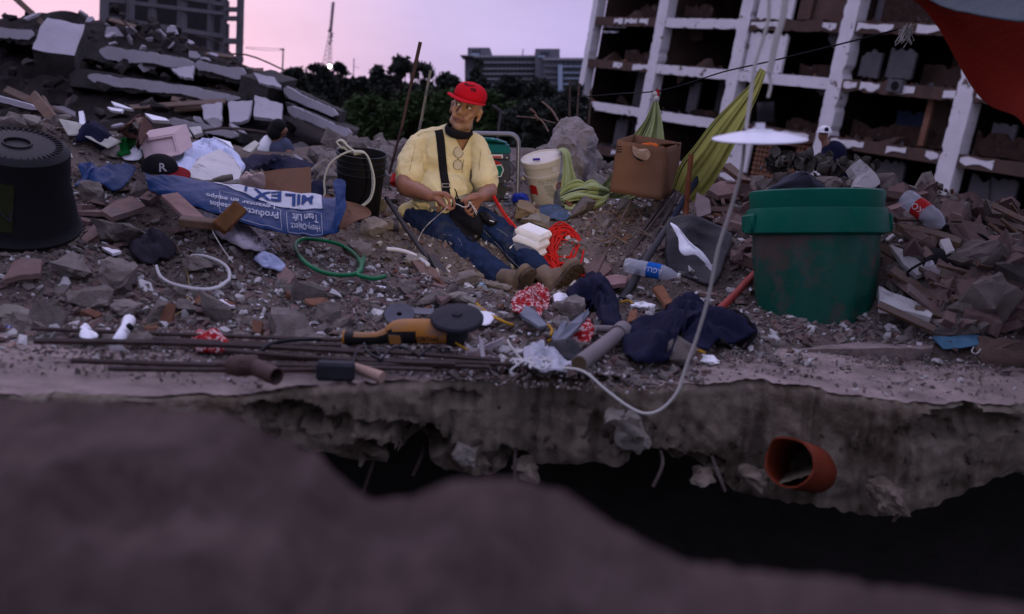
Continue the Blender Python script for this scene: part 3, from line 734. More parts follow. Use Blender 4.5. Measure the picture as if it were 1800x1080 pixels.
b = MB(); b.tube([at(495, 165, 60), at(498, 85, 60)], [1.8*k, 1.4*k], 6); obj('post', b, FRM, T, world=True)
b = MB(); b.tube([at(492, 87, 60), at(500, 88, 60)], .9*k, 5); obj('cross_arm', b, FRM, T, world=True)
b = MB(); 
for dy in (0, 3): b.tube(spline([at(498, 86+dy, 60), at(465, 85+dy*1.3, 50), at(432, 83+dy*.6, 42)], 4), .35*k, 3)
tag(obj('power_line', b, INKB, world=True), 'thin power lines running left from the utility pole', 'wire')
EM = bpy.data.materials.new('lit_floodlight'); EM.use_nodes = True; e_ = EM.node_tree.nodes['Principled BSDF']; e_.inputs['Emission Color'].default_value = (1, .95, .9, 1); e_.inputs['Emission Strength'].default_value = 14
T = thing('floodlight', 'lit white floodlight shining through the treetops under the mast', 'lamp', at(578, 150, 95)); k = 1/ppm(at(578, 117, 95))
b = MB(); b.tube([at(577, 160, 95.3), at(578, 118, 95.3)], 1.0*k, 5); obj('post', b, GALV, T, world=True)
b = MB(); b.ell(at(579, 117, 94.6), (4.5*k, 3*k, 3.2*k)); obj('lens', b, EM, T, world=True)
b = MB(); b.tube([at(918, 99, 216), at(920, 86, 216)], .9/ppm(at(918, 99, 216)), 5); tag(obj('roof_antenna', b, GALV, world=True), 'thin antenna standing on the roof of the far building', 'antenna')
T = thing('street_lamp', 'thin solar street lamp with a tilted panel behind the man', 'street lamp', at(875, 240, 30)); k = 1/ppm(at(875, 200, 30))
b = MB(); b.tube([at(874, 245, 30), at(880, 197, 30)], 1.6*k, 6); obj('post', b, GREYW, T, world=True)
b = MB(); b.add([at(866, 185, 29.9), at(880, 194, 29.9), at(882, 197, 30.3), at(868, 188, 30.4)], [(0, 1, 2, 3)]); obj('solar_panel', b, GREYW, T, world=True, solid=.05)
b = MB(); b.tube([at(879, 197, 30), at(886, 199, 29.8)], 1.5*k, 6); obj('lamp_head', b, GREYW, T, world=True)

# ------------------------------------------------------------------ trees
LEAF = mat('dark_leaves', (.036, .040, .032), rough=.8, var=.6, scale=.7, bump=0, rand=.3)
LEAFG = mat('green_leaves', (.034, .052, .020), rough=.8, var=.6, scale=.7, bump=0, rand=.3)
BARK = mat('bark', (.05, .038, .03), var=.3, scale=3, bump=.3)
def tree(name, label, px, ytop, ybase, hw, Y, nleaf, m_, seed, leaf=.16, clumps=26, trunk=True, fill=1.0):
    rs = random.Random(seed); base = at(px, ybase, Y); top = at(px, ytop, Y); s_ = ppm(base); H = top.z-base.z; W = hw/s_
    T = thing(name, label, 'tree' if trunk else 'bush', base, 'trees along the skyline')
    b = MB(); cen = []
    mid = base + Vector((rs.uniform(-.1, .1)*W, 0, H*.42))
    b.tube(spline([base, base.lerp(mid, .5)+Vector((.05*W, 0, 0)), mid], 3), [.035*H*(1-.5*i/6) for i in range(7)], 6)
    for i in range(clumps):
        a = rs.uniform(0, 6.28); rr = math.sqrt(rs.random()); zz = rs.uniform(.34 if trunk else .04, 1)**(.8 if trunk else 1)
        wd = W*(1-(max(0, zz-.55)/.45)**2*.75)
        c = base + Vector((math.cos(a)*rr*wd, math.sin(a)*rr*W*.8, zz*H*.95)); cen.append((c, W*rs.uniform(.16, .32)*fill))
        b.tube([mid, mid.lerp(c, .55)+Vector((0, 0, -.04*H)), c], [.016*H, .009*H, .003*H], 4)
    obj('trunk', b, BARK, T, world=True)
    n_ = nleaf; ci = np.array([rs.randrange(len(cen)) for _ in range(n_)]); rg = np.random.default_rng(seed)
    C_ = np.array([c[0][:] for c in cen])[ci]; Rr = np.array([c[1] for c in cen])[ci]
    d = rg.normal(size=(n_, 3)); d /= np.linalg.norm(d, axis=1)[:, None]; P_ = C_ + d*(Rr*rg.random(n_)**.75*np.where(rg.random(n_) < .16, 1.7, 1.0))[:, None]*np.array([1, 1, .75])
    u = rg.normal(size=(n_, 3)); u /= np.linalg.norm(u, axis=1)[:, None]; v = np.cross(u, rg.normal(size=(n_, 3))); v /= np.linalg.norm(v, axis=1)[:, None]
    sz = leaf*rg.uniform(.5, 1.3, n_)[:, None]
    V_ = np.stack([P_-u*sz, P_+v*sz*.45, P_+u*sz, P_-v*sz*.45], 1).reshape(-1, 3) - np.array(base[:])
    me = bpy.data.meshes.new('crown'); me.from_pydata(V_.tolist(), [], np.arange(n_*4).reshape(-1, 4).tolist()); me.materials.append(m_)
    o = obj('crown', me, m_, T); return T
TL = [('feathery dark tree by the utility pole, left end of the skyline trees', 515, 118, 240, 34, 62, 3200, LEAF),
 ('round-headed dark tree left of the lit floodlight', 556, 112, 240, 30, 70, 3000, LEAF),
 ('dark tree with a feathery top right of the lit floodlight', 592, 108, 240, 24, 82, 1800, LEAF),
 ('low dark tree below the short antenna pole', 628, 136, 250, 32, 60, 3200, LEAF),
 ('dark tree with thin gaps left of the tallest tree', 660, 118, 250, 34, 62, 3300, LEAF),
 ('tallest dark tree, left of the two leaning bars', 697, 97, 250, 36, 66, 3400, LEAF),
 ('thin half-bare dark tree behind the tall rusty bar', 735, 108, 250, 34, 72, 1500, LEAF),
 ('half-bare dark tree right of the leaning bars', 778, 114, 250, 30, 74, 1600, LEAF),
 ('dark palm-like tree against the left end of the far building', 833, 100, 240, 20, 120, 1800, LEAF),
 ('dark broad tree below the far building', 888, 132, 260, 48, 60, 4200, LEAF),
 ('dark tree below the roof tower of the far building', 945, 140, 260, 44, 56, 4200, LEAF),
 ('dark tree against the left column of the ruined block', 1000, 150, 260, 36, 52, 3400, LEAF)]
for i, (lab, px, y0, y1, hw, Y, n_, m_) in enumerate(TL):
    tree('leafy_tree', lab, px, y0, y1, hw, Y, int(n_*1.9), m_, 20+i, leaf=.0029*Y, clumps=34 if n_ > 2000 else 26)
for i, (px, y0, hw, Y) in enumerate(((560, 168, 50, 42), (640, 172, 55, 40), (720, 165, 55, 38), (790, 160, 50, 36), (860, 165, 55, 36), (930, 172, 50, 34), (990, 180, 40, 33))):
    lab = ('dark bush above the sliding slabs', 'dull green bush behind the black bucket', 'dull green bush behind the tall rusty bar', 'dull green bush behind the man\'s shoulder', 'dull green bush behind the street lamp', 'dark bush behind the wooden sticks', 'dark bush left of the concrete stump')[i]
    tree('leafy_bush', lab, px, y0, 262, hw, Y, 8000, LEAFG if 0 < i < 5 else LEAF, 60+i, leaf=.0036*Y, clumps=40, trunk=False, fill=1.1)
# ------------------------------------------------------------------ undergrowth and loose rubble
rg = np.random.default_rng(11)
n_ = 26000
P_ = np.stack([rg.uniform(-34, 26, n_), rg.uniform(84, 100, n_), -2.4 + rg.random(n_)**1.6*7.5], 1)
u = rg.normal(size=(n_, 3)); u /= np.linalg.norm(u, axis=1)[:, None]; v = np.cross(u, rg.normal(size=(n_, 3))); v /= np.linalg.norm(v, axis=1)[:, None]
V_ = np.stack([P_-u*.6, P_+v*.3, P_+u*.6, P_-v*.3], 1).reshape(-1, 3)
me = bpy.data.meshes.new('undergrowth'); me.from_pydata(V_.tolist(), [], np.arange(n_*4).reshape(-1, 4).tolist()); me.materials.append(LEAF)
tag(obj('undergrowth', me, LEAF), 'dark mass of undergrowth below the skyline trees', 'undergrowth', kind='stuff')

def shard_bm(seed, dims):
    rs = random.Random(seed); n = rs.choice((4, 5, 5, 6)); poly = []
    for i in range(n):
        a = 2*math.pi*(i+rs.uniform(-.3, .3))/n; q = rs.uniform(.7, 1)
        poly.append((math.cos(a)*q*dims[0]/2, math.sin(a)*q*dims[1]/2))
    b = MB().prism(poly, -dims[2]/2, dims[2]/2)
    bm = bmesh.new(); vs = [bm.verts.new(p) for p in b.v]
    for f in b.f: bm.faces.new([vs[i] for i in f])
    for v_ in bm.verts: v_.co.z += rs.uniform(-.2, .2)*dims[2]; v_.co.x += rs.uniform(-.05, .05)*dims[0]
    return bm
def vmesh(name, bm, m_, smooth=None): return mesh_of(name, MB().bm(bm), m_, smooth)
CH = [vmesh('rubble_chunk', chunk_bm(i, (1, .8+.3*random.random(), .62), 14, .35, 1 if i % 2 else 0, .03), CONC) for i in range(16)]
TS = [vmesh('tile_shard', shard_bm(40+i, (1, .7, .13)), TILEM) for i in range(12)]
PSH = [vmesh('plaster_shard', shard_bm(80+i, (1, .65, .14)), PLAS) for i in range(10)]
BRK = [vmesh('brick_fragment', chunk_bm(300+i, (1, .62, .5), 12, .18), BRICKR) for i in range(6)]
EXCL = []                         # (x, y, r): where the big loose pieces may not lie
def keep(px, py, r): p = hit(px, py); EXCL.append((p.x, p.y, r))
for q in ((740,392,.32),(790,425,.26),(840,455,.26),(890,490,.26),(880,430,.24),(930,470,.24),(960,500,.28),(880,352,.34),(965,365,.2),(626,388,.2),(1432,590,.36),(30,425,.32),
          (450,400,.2),(520,400,.2),(360,370,.2),(1130,360,.25),(990,440,.18),(580,455,.2),(340,490,.16),(935,430,.14),(1215,440,.2),(1050,530,.2),(1160,560,.2),(1230,590,.2),(1050,615,.14),(1085,590,.12),(800,590,.14),(740,600,.14),(660,605,.12),(600,645,.1),(650,655,.08),(440,645,.1),(480,655,.08),(920,505,.16),(990,500,.16),(850,520,.12),(960,640,.1)): keep(*q)
def free(x, y, s_): return all((x-a)**2+(y-b)**2 > (r+s_*.4)**2 for a, b, r in EXCL)
LMK = [(n_, H_) for n_, H_ in ((a, hit(*q)) for a, q in (('the black tub', (60,430)), ('the white conduit ring', (340,480)), ('the green hose loop', (580,455)), ('the blue sack', (450,410)), ('the black bucket', (626,390)), ('the seated man\'s legs', (800,460)), ('the generator', (850,352)),
   ('the white bucket', (965,368)), ('the red rope', (990,450)), ('the angle grinder', (720,600)), ('the left end of the steel bars', (180,590)), ('the navy garment', (1190,590)), ('the leaning steel bars', (1110,430)), ('the foot of the green bin', (1430,595)), ('the black cap', (280,310)), ('the blue surgical mask', (1680,600)), ('the sneaker', (1650,490)), ('the boots', (960,525)), ('the patterned rags', (1020,590)), ('the hammer', (600,640))))]
def near(x, y): return min(LMK, key=lambda q: (q[1].x-x)**2+(q[1].y-y)**2)[0]
def lay(name, meshes, n, s0, s1, y0, y1, seed, label, cat, group, tilt=28, sink=.25, zmul=1.0, dens=1.0):
    rs = random.Random(seed); k = 0; tries = 0
    while k < n and tries < n*40:
        tries += 1
        y = y0*(y1/y0)**(rs.random()**dens); hw = y*.56; x = rs.uniform(-hw, hw)
        if y < ip(YB, x)+.06: continue
        s_ = s0*(s1/s0)**(rs.random()**1.8)
        if not free(x, y, s_): continue
        nrm = gnormal(x, y); q = nrm.to_track_quat('Z', 'Y').to_matrix().to_4x4()
        M_ = Matrix.Translation((x, y, gh(x, y) + s_*.16*zmul - sink*s_*.2)) @ q @ Euler((R(rs.gauss(0, tilt)), R(rs.gauss(0, tilt)), rs.uniform(0, 6.28))).to_matrix().to_4x4() @ Matrix.Diagonal((s_, s_*rs.uniform(.75, 1.1), s_*rs.uniform(.7, 1.15), 1))
        o = bpy.data.objects.new(name, meshes[rs.randrange(len(meshes))]); COL.objects.link(o); o.matrix_basis = M_
        nm = near(x, y); tag(o, f'{label} on the ground near {nm}', cat, f'{group} near {nm}'); k += 1
lay('rubble_chunk', CH, 175, .07, .24, 3.12, 8.5, 1, 'loose grey concrete chunk', 'rubble chunk', 'loose concrete chunks', dens=.9)
lay('tile_shard', TS, 285, .06, .20, 3.06, 7.5, 2, 'loose reddish clay tile shard', 'tile shard', 'loose clay tile shards', tilt=20, zmul=.5)
lay('plaster_shard', PSH, 110, .045, .15, 3.08, 8, 3, 'loose whitish plaster shard', 'plaster shard', 'loose plaster shards', tilt=22, zmul=.5)
lay('brick_fragment', BRK, 60, .06, .16, 3.15, 8, 4, 'loose brown brick fragment', 'brick fragment', 'loose brick fragments')
# the mound behind the bin: thicker with shards
def lay_px(name, meshes, n, box, s0, s1, seed, label, cat, group, tilt=35):
    rs = random.Random(seed)
    for i in range(n):
        px, py = rs.uniform(box[0], box[2]), rs.uniform(box[1], box[3]); p = hit(px, py)
        if p.y > 12 or not free(p.x, p.y, .05): continue
        s_ = rs.uniform(s0, s1)
        o = bpy.data.objects.new(name, meshes[rs.randrange(len(meshes))]); COL.objects.link(o)
        o.matrix_basis = Matrix.Translation(p + Vector((0, 0, s_*.12))) @ Euler((R(rs.gauss(0, tilt)), R(rs.gauss(0, tilt)), rs.uniform(0, 6.28))).to_matrix().to_4x4() @ Matrix.Diagonal((s_, s_*rs.uniform(.6, 1.1), s_*rs.uniform(.8, 1.2), 1))
        tag(o, label, cat, group)
lay_px('broken_slate', TS, 90, (1230, 300, 1330, 480), .08, .24, 21, 'reddish broken tile piece on the slope left of the green bin', 'tile shard', 'tile pieces on the slope left of the green bin')
lay_px('rubble_piece', CH, 75, (1560, 350, 1800, 590), .06, .20, 22, 'brown-grey rubble piece on the dark slope right of the green bin', 'rubble chunk', 'rubble pieces right of the green bin')
lay_px('wall_tile', TS, 70, (1560, 350, 1800, 590), .12, .32, 23, 'brownish flat broken piece on the dark slope right of the green bin', 'tile shard', 'flat broken pieces right of the green bin')
lay_px('crest_rubble', CH, 60, (1290, 285, 1640, 345), .10, .26, 24, 'grey rubble piece along the crest behind the green bin', 'rubble chunk', 'rubble pieces on the crest behind the green bin')
lay_px('back_rubble', CH, 130, (560, 225, 720, 330), .14, .42, 25, 'dark grey rubble piece on the slope behind the black bucket', 'rubble chunk', 'rubble pieces behind the black bucket')
lay_px('back_rubble', CH, 60, (820, 240, 1080, 320), .12, .36, 26, 'dark rubble piece in the gloom behind the generator', 'rubble chunk', 'rubble pieces behind the generator')
lay_px('flat_tile', TS, 20, (80, 330, 330, 470), .09, .22, 27, 'dusky red broken tile piece between the black tub and the blue sack', 'tile shard', 'tile pieces beside the black tub', 14)
rs = random.Random(77)
for i in range(34):
    px, py = rs.uniform(1565, 1800), rs.uniform(370, 560); p = hit(px, py, rs.uniform(.03, .10)); L_ = rs.uniform(.08, .30); a = rs.gauss(-.45, .35); d = Vector((math.cos(a), rs.uniform(-.5, .3), math.sin(a)*.7))
    b = MB().box((L_, rs.uniform(.012, .055), rs.uniform(.006, .016)), frame(p, d, z=(rs.uniform(-.5, .5), -.7, 1)))
    tag(obj('wood_splinter', b, WOOD if i % 3 else TILEM, world=True), 'long splintered board or tile sliver on the dark slope right of the green bin', 'splinter', 'splinters right of the green bin')
# small stuff, joined
def scatter(name, n, s0, s1, y0, y1, seed, mats, nv=8, label='', dens=1.0, flat=.6, edge=False):
    rs = random.Random(seed); rg = np.random.default_rng(seed); var = []
    for i in range(14):
        bm = chunk_bm(700+i+seed, (1, .8, flat), nv, .3) if i % 3 else shard_bm(900+i+seed, (1, .75, .2))
        bmesh.ops.triangulate(bm, faces=bm.faces[:]); bm.verts.index_update()
        var.append((np.array([v.co[:] for v in bm.verts]), np.array([[v.index for v in f.verts] for f in bm.faces]))); bm.free()
    VV, FF, MM = [], [], []; off = 0; k = 0
    # terrain lookup on a grid
    gx = np.linspace(-6, 6, 241); gy = np.linspace(2.7, 10.5, 157)
    global _GH
    if '_GH' not in globals(): _GH = np.array([[gh(x, y) for x in gx] for y in gy])
    while k < n:
        y = y0*(y1/y0)**(rs.random()**dens); hw = y*.56; x = rs.uniform(-hw, hw)
        if edge:
            e0 = ip(SLE, x)+.03; y = e0 + (max(ip(YB, x)+.2, e0+.1)-e0)*rs.random()**.7
        elif y < ip(YB, x)+.04-.30*rs.random()**3: continue
        fx, fy = (x+6)/12*240, (y-2.7)/7.8*156; i, j = int(fx), int(fy)
        if not (0 <= i < 240 and 0 <= j < 156): continue
        a, b = fx-i, fy-j; h = max(_GH[j, i]*(1-a)*(1-b)+_GH[j, i+1]*a*(1-b)+_GH[j+1, i]*(1-a)*b+_GH[j+1, i+1]*a*b, .002)
        v_, f_ = var[rs.randrange(14)]; s_ = s0*(s1/s0)**(rs.random()**1.5)
        E_ = np.array(Euler((rs.gauss(0, .5), rs.gauss(0, .5), rs.uniform(0, 6.28))).to_matrix())
        VV.append(v_@E_.T*s_ + np.array([x, y, h+s_*.12])); FF.append(f_+off); off += len(v_); k += 1
        r_ = rs.random(); MM += [0 if r_ < .60 else (1 if r_ < .84 else 2)]*len(f_)
    me = bpy.data.meshes.new(name); V_ = np.concatenate(VV); F_2 = np.concatenate(FF)
    me.from_pydata(V_.tolist(), [], F_2.tolist())
    for m_ in mats: me.materials.append(m_)
    me.polygons.foreach_set('material_index', MM); me.update()
    tag(obj(name, me, mats), label, 'rubble', kind='stuff')
scatter('small_rubble', 23000, .015, .07, 2.98, 8.5, 31, [CONC, TILEM, PLAS], 9, 'fist-sized and smaller broken stones strewn over the dusty ground')
scatter('gravel', 42000, .006, .024, 2.9, 6.5, 32, [CONC, TILEM, PLAS], 6, 'grit and crumbs strewn over the dusty ground', dens=1.2)
scatter('slab_grit', 5200, .004, .030, 2.6, 4.2, 33, [CONC, SLT, PLAS], 6, 'grit and chips lying on the bare strip of the slab', edge=True)
PSC = [vmesh('paper_scrap', shard_bm(1500+i, (1, .6, .03)), PAPER) for i in range(6)]
lay_px('paper_scrap', PSC, 44, (800, 525, 1140, 640), .025, .075, 51, 'small white torn scrap lying in the litter between grinder and navy garment', 'paper scrap', 'white scraps between grinder and navy garment', 18)
lay_px('paper_scrap', PSC, 26, (330, 420, 800, 600), .02, .05, 52, 'tiny white scrap on the rubble between the white conduit ring and the grinder', 'paper scrap', 'white scraps left of the grinder', 18)
lay_px('paper_scrap', PSC, 22, (1180, 330, 1330, 600), .02, .06, 53, 'tiny white scrap on the slope left of the green bin', 'paper scrap', 'white scraps left of the green bin', 25)
# rubble on the ruin itself
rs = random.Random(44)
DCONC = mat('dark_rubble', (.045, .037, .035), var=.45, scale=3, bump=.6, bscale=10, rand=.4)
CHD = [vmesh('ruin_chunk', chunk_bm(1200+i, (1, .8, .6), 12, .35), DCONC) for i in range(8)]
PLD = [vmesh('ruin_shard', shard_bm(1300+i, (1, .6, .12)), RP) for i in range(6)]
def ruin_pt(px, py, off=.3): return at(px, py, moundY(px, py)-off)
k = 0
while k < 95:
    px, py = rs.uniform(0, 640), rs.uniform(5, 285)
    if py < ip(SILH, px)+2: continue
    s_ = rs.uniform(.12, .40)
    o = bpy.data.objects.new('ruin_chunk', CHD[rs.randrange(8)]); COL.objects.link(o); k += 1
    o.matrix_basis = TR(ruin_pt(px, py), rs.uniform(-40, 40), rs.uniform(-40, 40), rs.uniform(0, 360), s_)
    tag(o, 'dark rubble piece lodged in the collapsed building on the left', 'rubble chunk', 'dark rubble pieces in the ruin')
k = 0
while k < 40:
    px, py = rs.uniform(140, 350), rs.uniform(18, 100)
    if py < ip(SILH, px)-6: continue
    s_ = rs.uniform(.15, .5); w_ = rs.random() < .22
    o = bpy.data.objects.new('ruin_shard' if w_ else 'ruin_chunk', (PLD[rs.randrange(6)] if w_ else CHD[rs.randrange(8)])); COL.objects.link(o); k += 1
    o.matrix_basis = TR(ruin_pt(px, py, .2), rs.uniform(-60, 60), rs.uniform(-60, 60), rs.uniform(0, 360), s_)
    tag(o, 'piece of debris on top of the ruin, in front of the concrete frame building', 'plaster shard' if w_ else 'rubble chunk', 'debris below the concrete frame building')
k = 0
while k < 28:
    px, py = rs.uniform(0, 520), rs.uniform(15, 270)
    if py < ip(SILH, px)+4: continue
    s_ = rs.uniform(.15, .45)
    o = bpy.data.objects.new('ruin_shard', PLD[rs.randrange(6)]); COL.objects.link(o); k += 1
    o.matrix_basis = TR(ruin_pt(px, py, .45), rs.uniform(20, 90), rs.uniform(-30, 30), rs.uniform(-40, 40), s_)
    tag(o, 'pale plaster shard caught in the collapsed building on the left', 'plaster shard', 'pale shards in the ruin')
for i in range(18):
    px, py = rs.uniform(0, 470), rs.uniform(20, 250)
    if py < ip(SILH, px): py = ip(SILH, px)+rs.uniform(-4, 30)
    p = ruin_pt(px, py, .5); a = rs.uniform(-.5, .5); L_ = rs.uniform(.5, 1.9)
    d = Vector((math.cos(a), rs.uniform(-.4, .3), -math.sin(a)-.15)).normalized()*L_/2
    b = MB()
    if i % 3: b.box((L_, rs.uniform(.06, .14), .03), frame(p, d, z=(rs.uniform(-.4, .4), -.6, 1)))
    else: b.tube(spline([p-d, p+Vector((0, 0, rs.uniform(-.1, .2))), p+d], 4), .018, 5)
    tag(obj('timber_piece' if i % 3 else 'bent_rebar', b, WOOD if i % 3 else STEEL, world=True), 'splintered timber piece stuck in the collapsed building' if i % 3 else 'bent steel bar sticking out of the collapsed building', 'timber' if i % 3 else 'rebar', 'timber pieces in the ruin' if i % 3 else 'bent bars in the ruin')
# ------------------------------------------------------------------ helpers for the objects
def text_mb(body, size=1.0, bold=0.0):
    cu = bpy.data.curves.new('t', 'FONT'); cu.body = body; cu.size = size; cu.align_x = 'CENTER'; cu.align_y = 'CENTER'; cu.offset = bold; cu.resolution_u = 3
    o = bpy.data.objects.new('t', cu); me = o.to_mesh(); b = MB()
    b.add([v.co[:] for v in me.vertices], [tuple(p.vertices) for p in me.polygons]); o.to_mesh_clear(); bpy.data.objects.remove(o); bpy.data.curves.remove(cu); return b
def warp(b, fn): b.v = [tuple(fn(p[0], p[1])) for p in b.v]; return b
def blob_sheet(outline, rings=7, amp=.03, freq=4, seed=0, dome=.04, nrm=None, dens=6, ridge=True, mat=0):
    o = spline(outline, dens, True) if dens > 1 else [Vector(p) for p in outline]
    c = sum(o, Vector())/len(o)
    n = Vector(nrm).normalized() if nrm else Vector((0, -.45, .9)).normalized()
    vs = [c + n*dome]; N = len(o)
    def off(p, t):
        q = nz(p.x, p.y, p.z+seed*3.7, freq, 3)
        if ridge: q = .4*q + .9*(.5-abs(nz(p.x+seed, p.y*.6, p.z*.6, freq*.8, 2))*2.4) + .35*(.5-abs(nz(p.x*.5+p.y, seed, p.z*1.5, freq*2.1, 2))*2)
        return n*(dome*(1-t*t) + amp*q*(1-.5*t**4))
    for r_ in range(1, rings+1):
        t = r_/rings
        for p in o:
            q = c + (p-c)*t; vs.append(q + off(q, t))
    b = MB(); fs = [(0, 1+i, 1+(i+1) % N) for i in range(N)]
    for r_ in range(rings-1):
        a = 1+r_*N
        fs += [(a+i, a+N+i, a+N+(i+1) % N, a+(i+1) % N) for i in range(N)]
    return b.add(vs, fs, mat)
def H(px, py, dz=.0):
    return hit(px, py, dz)
def W3(p, Y=None, dz=.03):
    return at(p[0], p[1], p[2]) if len(p) > 2 else (at(p[0], p[1], Y) if Y else hit(p[0], p[1], dz))
def cloth(name, label, cat, pts, m_, Y=None, amp=.03, freq=4, seed=0, dome=.04, nrm=None, solid=.006, dz=.03, group=None, dens=6, rings=13, parent=None, ridge=True):
    b = blob_sheet([W3(p, Y, dz) for p in pts], rings, amp, freq, seed, dome, nrm, dens, ridge)
    o = obj(name, b, m_, parent, world=True, smooth=60, solid=solid)
    return tag(o, label, cat, group) if parent is None else o
def cable(name, label, cat, pts, r, m_, Y=None, dz=.012, n=6, seg=8, parent=None, group=None, closed=False):
    b = MB().tube(spline([W3(p, Y, dz) for p in pts], seg, closed), r, n, closed=closed)
    o = obj(name, b, m_, parent, world=True, smooth=180)
    return tag(o, label, cat, group) if parent is None else o
def axisM(p0, p1, xh=(1, 0, 0)):
    z = (Vector(p1)-Vector(p0)).normalized(); x = Vector(xh); x = (x - z*x.dot(z)).normalized(); y = z.cross(x)
    m_ = Matrix((x, y, z)).transposed().to_4x4(); m_.translation = Vector(p0); return m_
def rebar_mb(b, p0, p1, r=.008, bend=.0, seed=0, ribs=True):
    p0, p1 = Vector(p0), Vector(p1); rs = random.Random(seed); L_ = (p1-p0).length; n = max(4, int(L_/.02)) if ribs else 8
    sag = Vector((rs.uniform(-1, 1), rs.uniform(-1, 1), rs.uniform(-1, 1)))*bend
    pts = [p0.lerp(p1, i/n) + sag*math.sin(math.pi*i/n) for i in range(n+1)]
    b.tube(pts, [r*(1.12 if (i % 2 and ribs) else 1) for i in range(n+1)], 6); return b
def stone(label, px, py, w, h, seed, m_=CONC, cat='rubble chunk', name='stone', Y=None, dep=None, rot=(0, 0, 0), sub=3, jag=.3, rough=.05, group=None):
    p = at(px, py+h/2, Y) if Y else hit(px, py+h*.5); s_ = ppm(p); d = (w/s_, dep or w/s_*.8, h/s_*1.15)
    b = MB().bm(chunk_bm(seed, d, 18, jag, sub, rough))
    return tag(obj(name, b, m_, M=TR(p+Vector((0, d[1]*.3, d[2]*.40)), *rot), smooth=35), label, cat, group)
def polyslab(name, label, cat, pts, m_, thick, Y=None, dz=.03, nrm=None, jit=.6, group=None, seed=0, parent=None):
    """a flat broken piece: outline in the photo, real thickness"""
    rs = random.Random(seed); P_ = []
    for i in range(len(pts)):
        a, c = pts[i], pts[(i+1) % len(pts)]
        for j in range(4):
            f = j/4; q = [a[k]+(c[k]-a[k])*f for k in range(len(a))]; q[0] += rs.uniform(-jit, jit); q[1] += rs.uniform(-jit, jit); P_.append(W3(q, Y, dz))
    c = sum(P_, Vector())/len(P_); n = Vector(nrm).normalized() if nrm else Vector((0, -.3, .95))
    nn = len(P_); vs = P_ + [p - n*thick for p in P_]
    area = sum((P_[i]-c).cross(P_[(i+1) % nn]-c).dot(n) for i in range(nn)); 
    f0 = tuple(range(nn)); f1 = tuple(range(2*nn-1, nn-1, -1)); sd_ = [(i, nn+i, nn+(i+1) % nn, (i+1) % nn) for i in range(nn)]
    if area < 0: f0 = f0[::-1]; f1 = f1[::-1]; sd_ = [s_[::-1] for s_ in sd_]
    o = obj(name, MB().add(vs, [f0, f1]+sd_), m_, parent, world=True)
    return tag(o, label, cat, group) if parent is None else o
def plank(name, label, cat, p0, p1, wd, th, m_, Y=None, dz=.03, up=(0, -.3, 1), group=None):
    a, c = W3(p0, Y, dz), W3(p1, Y, dz); L_ = (c-a).length
    b = MB().box((L_, wd, th), None, 0, min(th, wd)*.12)
    return tag(obj(name, b, m_, M=frame((a+c)/2, c-a, z=up)), label, cat, group)

# ------------------------------------------------------------------ hanging lamp and its cable
ENAM = mat('white_enamel', (.82, .80, .84), rough=.35, var=.04, bump=0, spec=.5)
LP = at(1335, 246, 2.6); LS = ppm(LP)
lamp = thing('hanging_lamp', 'white shallow metal lamp shade hanging from pale cords above the green bin', 'lamp', LP)
b = MB().lathe([(.118, -.001), (.121, .002), (.116, .005), (.085, .0125), (.05, .0195), (.036, .0215), (.034, .025), (.012, .027), (.012, .042)], 40)
b.lathe([(.118, -.001), (.114, .002), (.083, .0095), (.048, .0165), (.0, .0175)], 40)
o = obj('lamp_shade', b, ENAM, lamp, smooth=50); o.matrix_basis = Euler((R(5.5), R(-4.5), 0)).to_matrix().to_4x4()
b = MB().lathe([(.0, 0.001), (.008, .002), (.011, .008), (.008, .014), (.007, .017)], 16)
LB_ = bpy.data.materials.new('added_bulb_glow'); LB_.use_nodes = True; q_ = LB_.node_tree.nodes['Principled BSDF']; q_.inputs['Emission Color'].default_value = (1, .78, .5, 1); q_.inputs['Emission Strength'].default_value = .7  # small glowing bulb, added under the shade to go with the spot
o = obj('added_bulb', b, LB_, lamp, smooth=180); o.matrix_basis = Matrix.Translation((0, 0, .006))
spd = bpy.data.lights.new('added_spot', 'SPOT'); spd.energy = 135; spd.color = (1, .76, .47); spd.spot_size = R(42); spd.spot_blend = .9; spd.shadow_soft_size = .012  # added spot aimed at the man, standing in for an unseen warm source
spo = bpy.data.objects.new('added_spot', spd); COL.objects.link(spo); spo.location = LP - Vector((0, 0, .03))
spo.rotation_euler = (spo.location - at(835, 262, 5.75)).to_track_quat('Z', 'Y').to_euler()
cable('socket', '', '', [(1346, 214, 2.68), (1346, 180, 2.68)], .022, BLKP, parent=lamp, seg=2, n=10)
cable('pale_rope', 'thin pale cord running down to the left side of the white lamp shade', 'cord', [(1352,-30,2.6),(1351,30,2.6),(1341,70,2.6),(1327,115,2.6),(1318,180,2.6),(1311,228,2.6)], .0048, CORD, group='pale cords above the lamp')
cable('pale_rope', 'thick pale doubled cord hanging from above, ending above the lamp', 'cord', [(1384,-30,2.62),(1376,30,2.62),(1364,70,2.62),(1357,105,2.62),(1352,130,2.62)], .0085, CORD, group='pale cords above the lamp')
cable('pale_rope', 'loose pale cord end hanging below the frayed knot', 'cord', [(1357,100,2.62),(1353,130,2.63),(1355,150,2.63),(1350,172,2.63)], .004, CORD, group='pale cords above the lamp')
cable('lamp_cable', 'long pale cable hanging from the lamp, looping below the slab edge and back onto it', 'cable',
      [(1309,246,2.6),(1303,300,2.62),(1284,370,2.66),(1262,440,2.7),(1246,520,2.74),(1226,590,2.78),(1206,645,2.8),(1190,690,2.8),(1162,720,2.81),(1132,727,2.82),(1100,712,2.84),(1062,683,2.88),(1030,656,2.93),(1000,648,3.0),(960,650,3.06),(925,640,3.12),(900,612,3.16),(892,598,3.2)], .0046, CORD, seg=10)
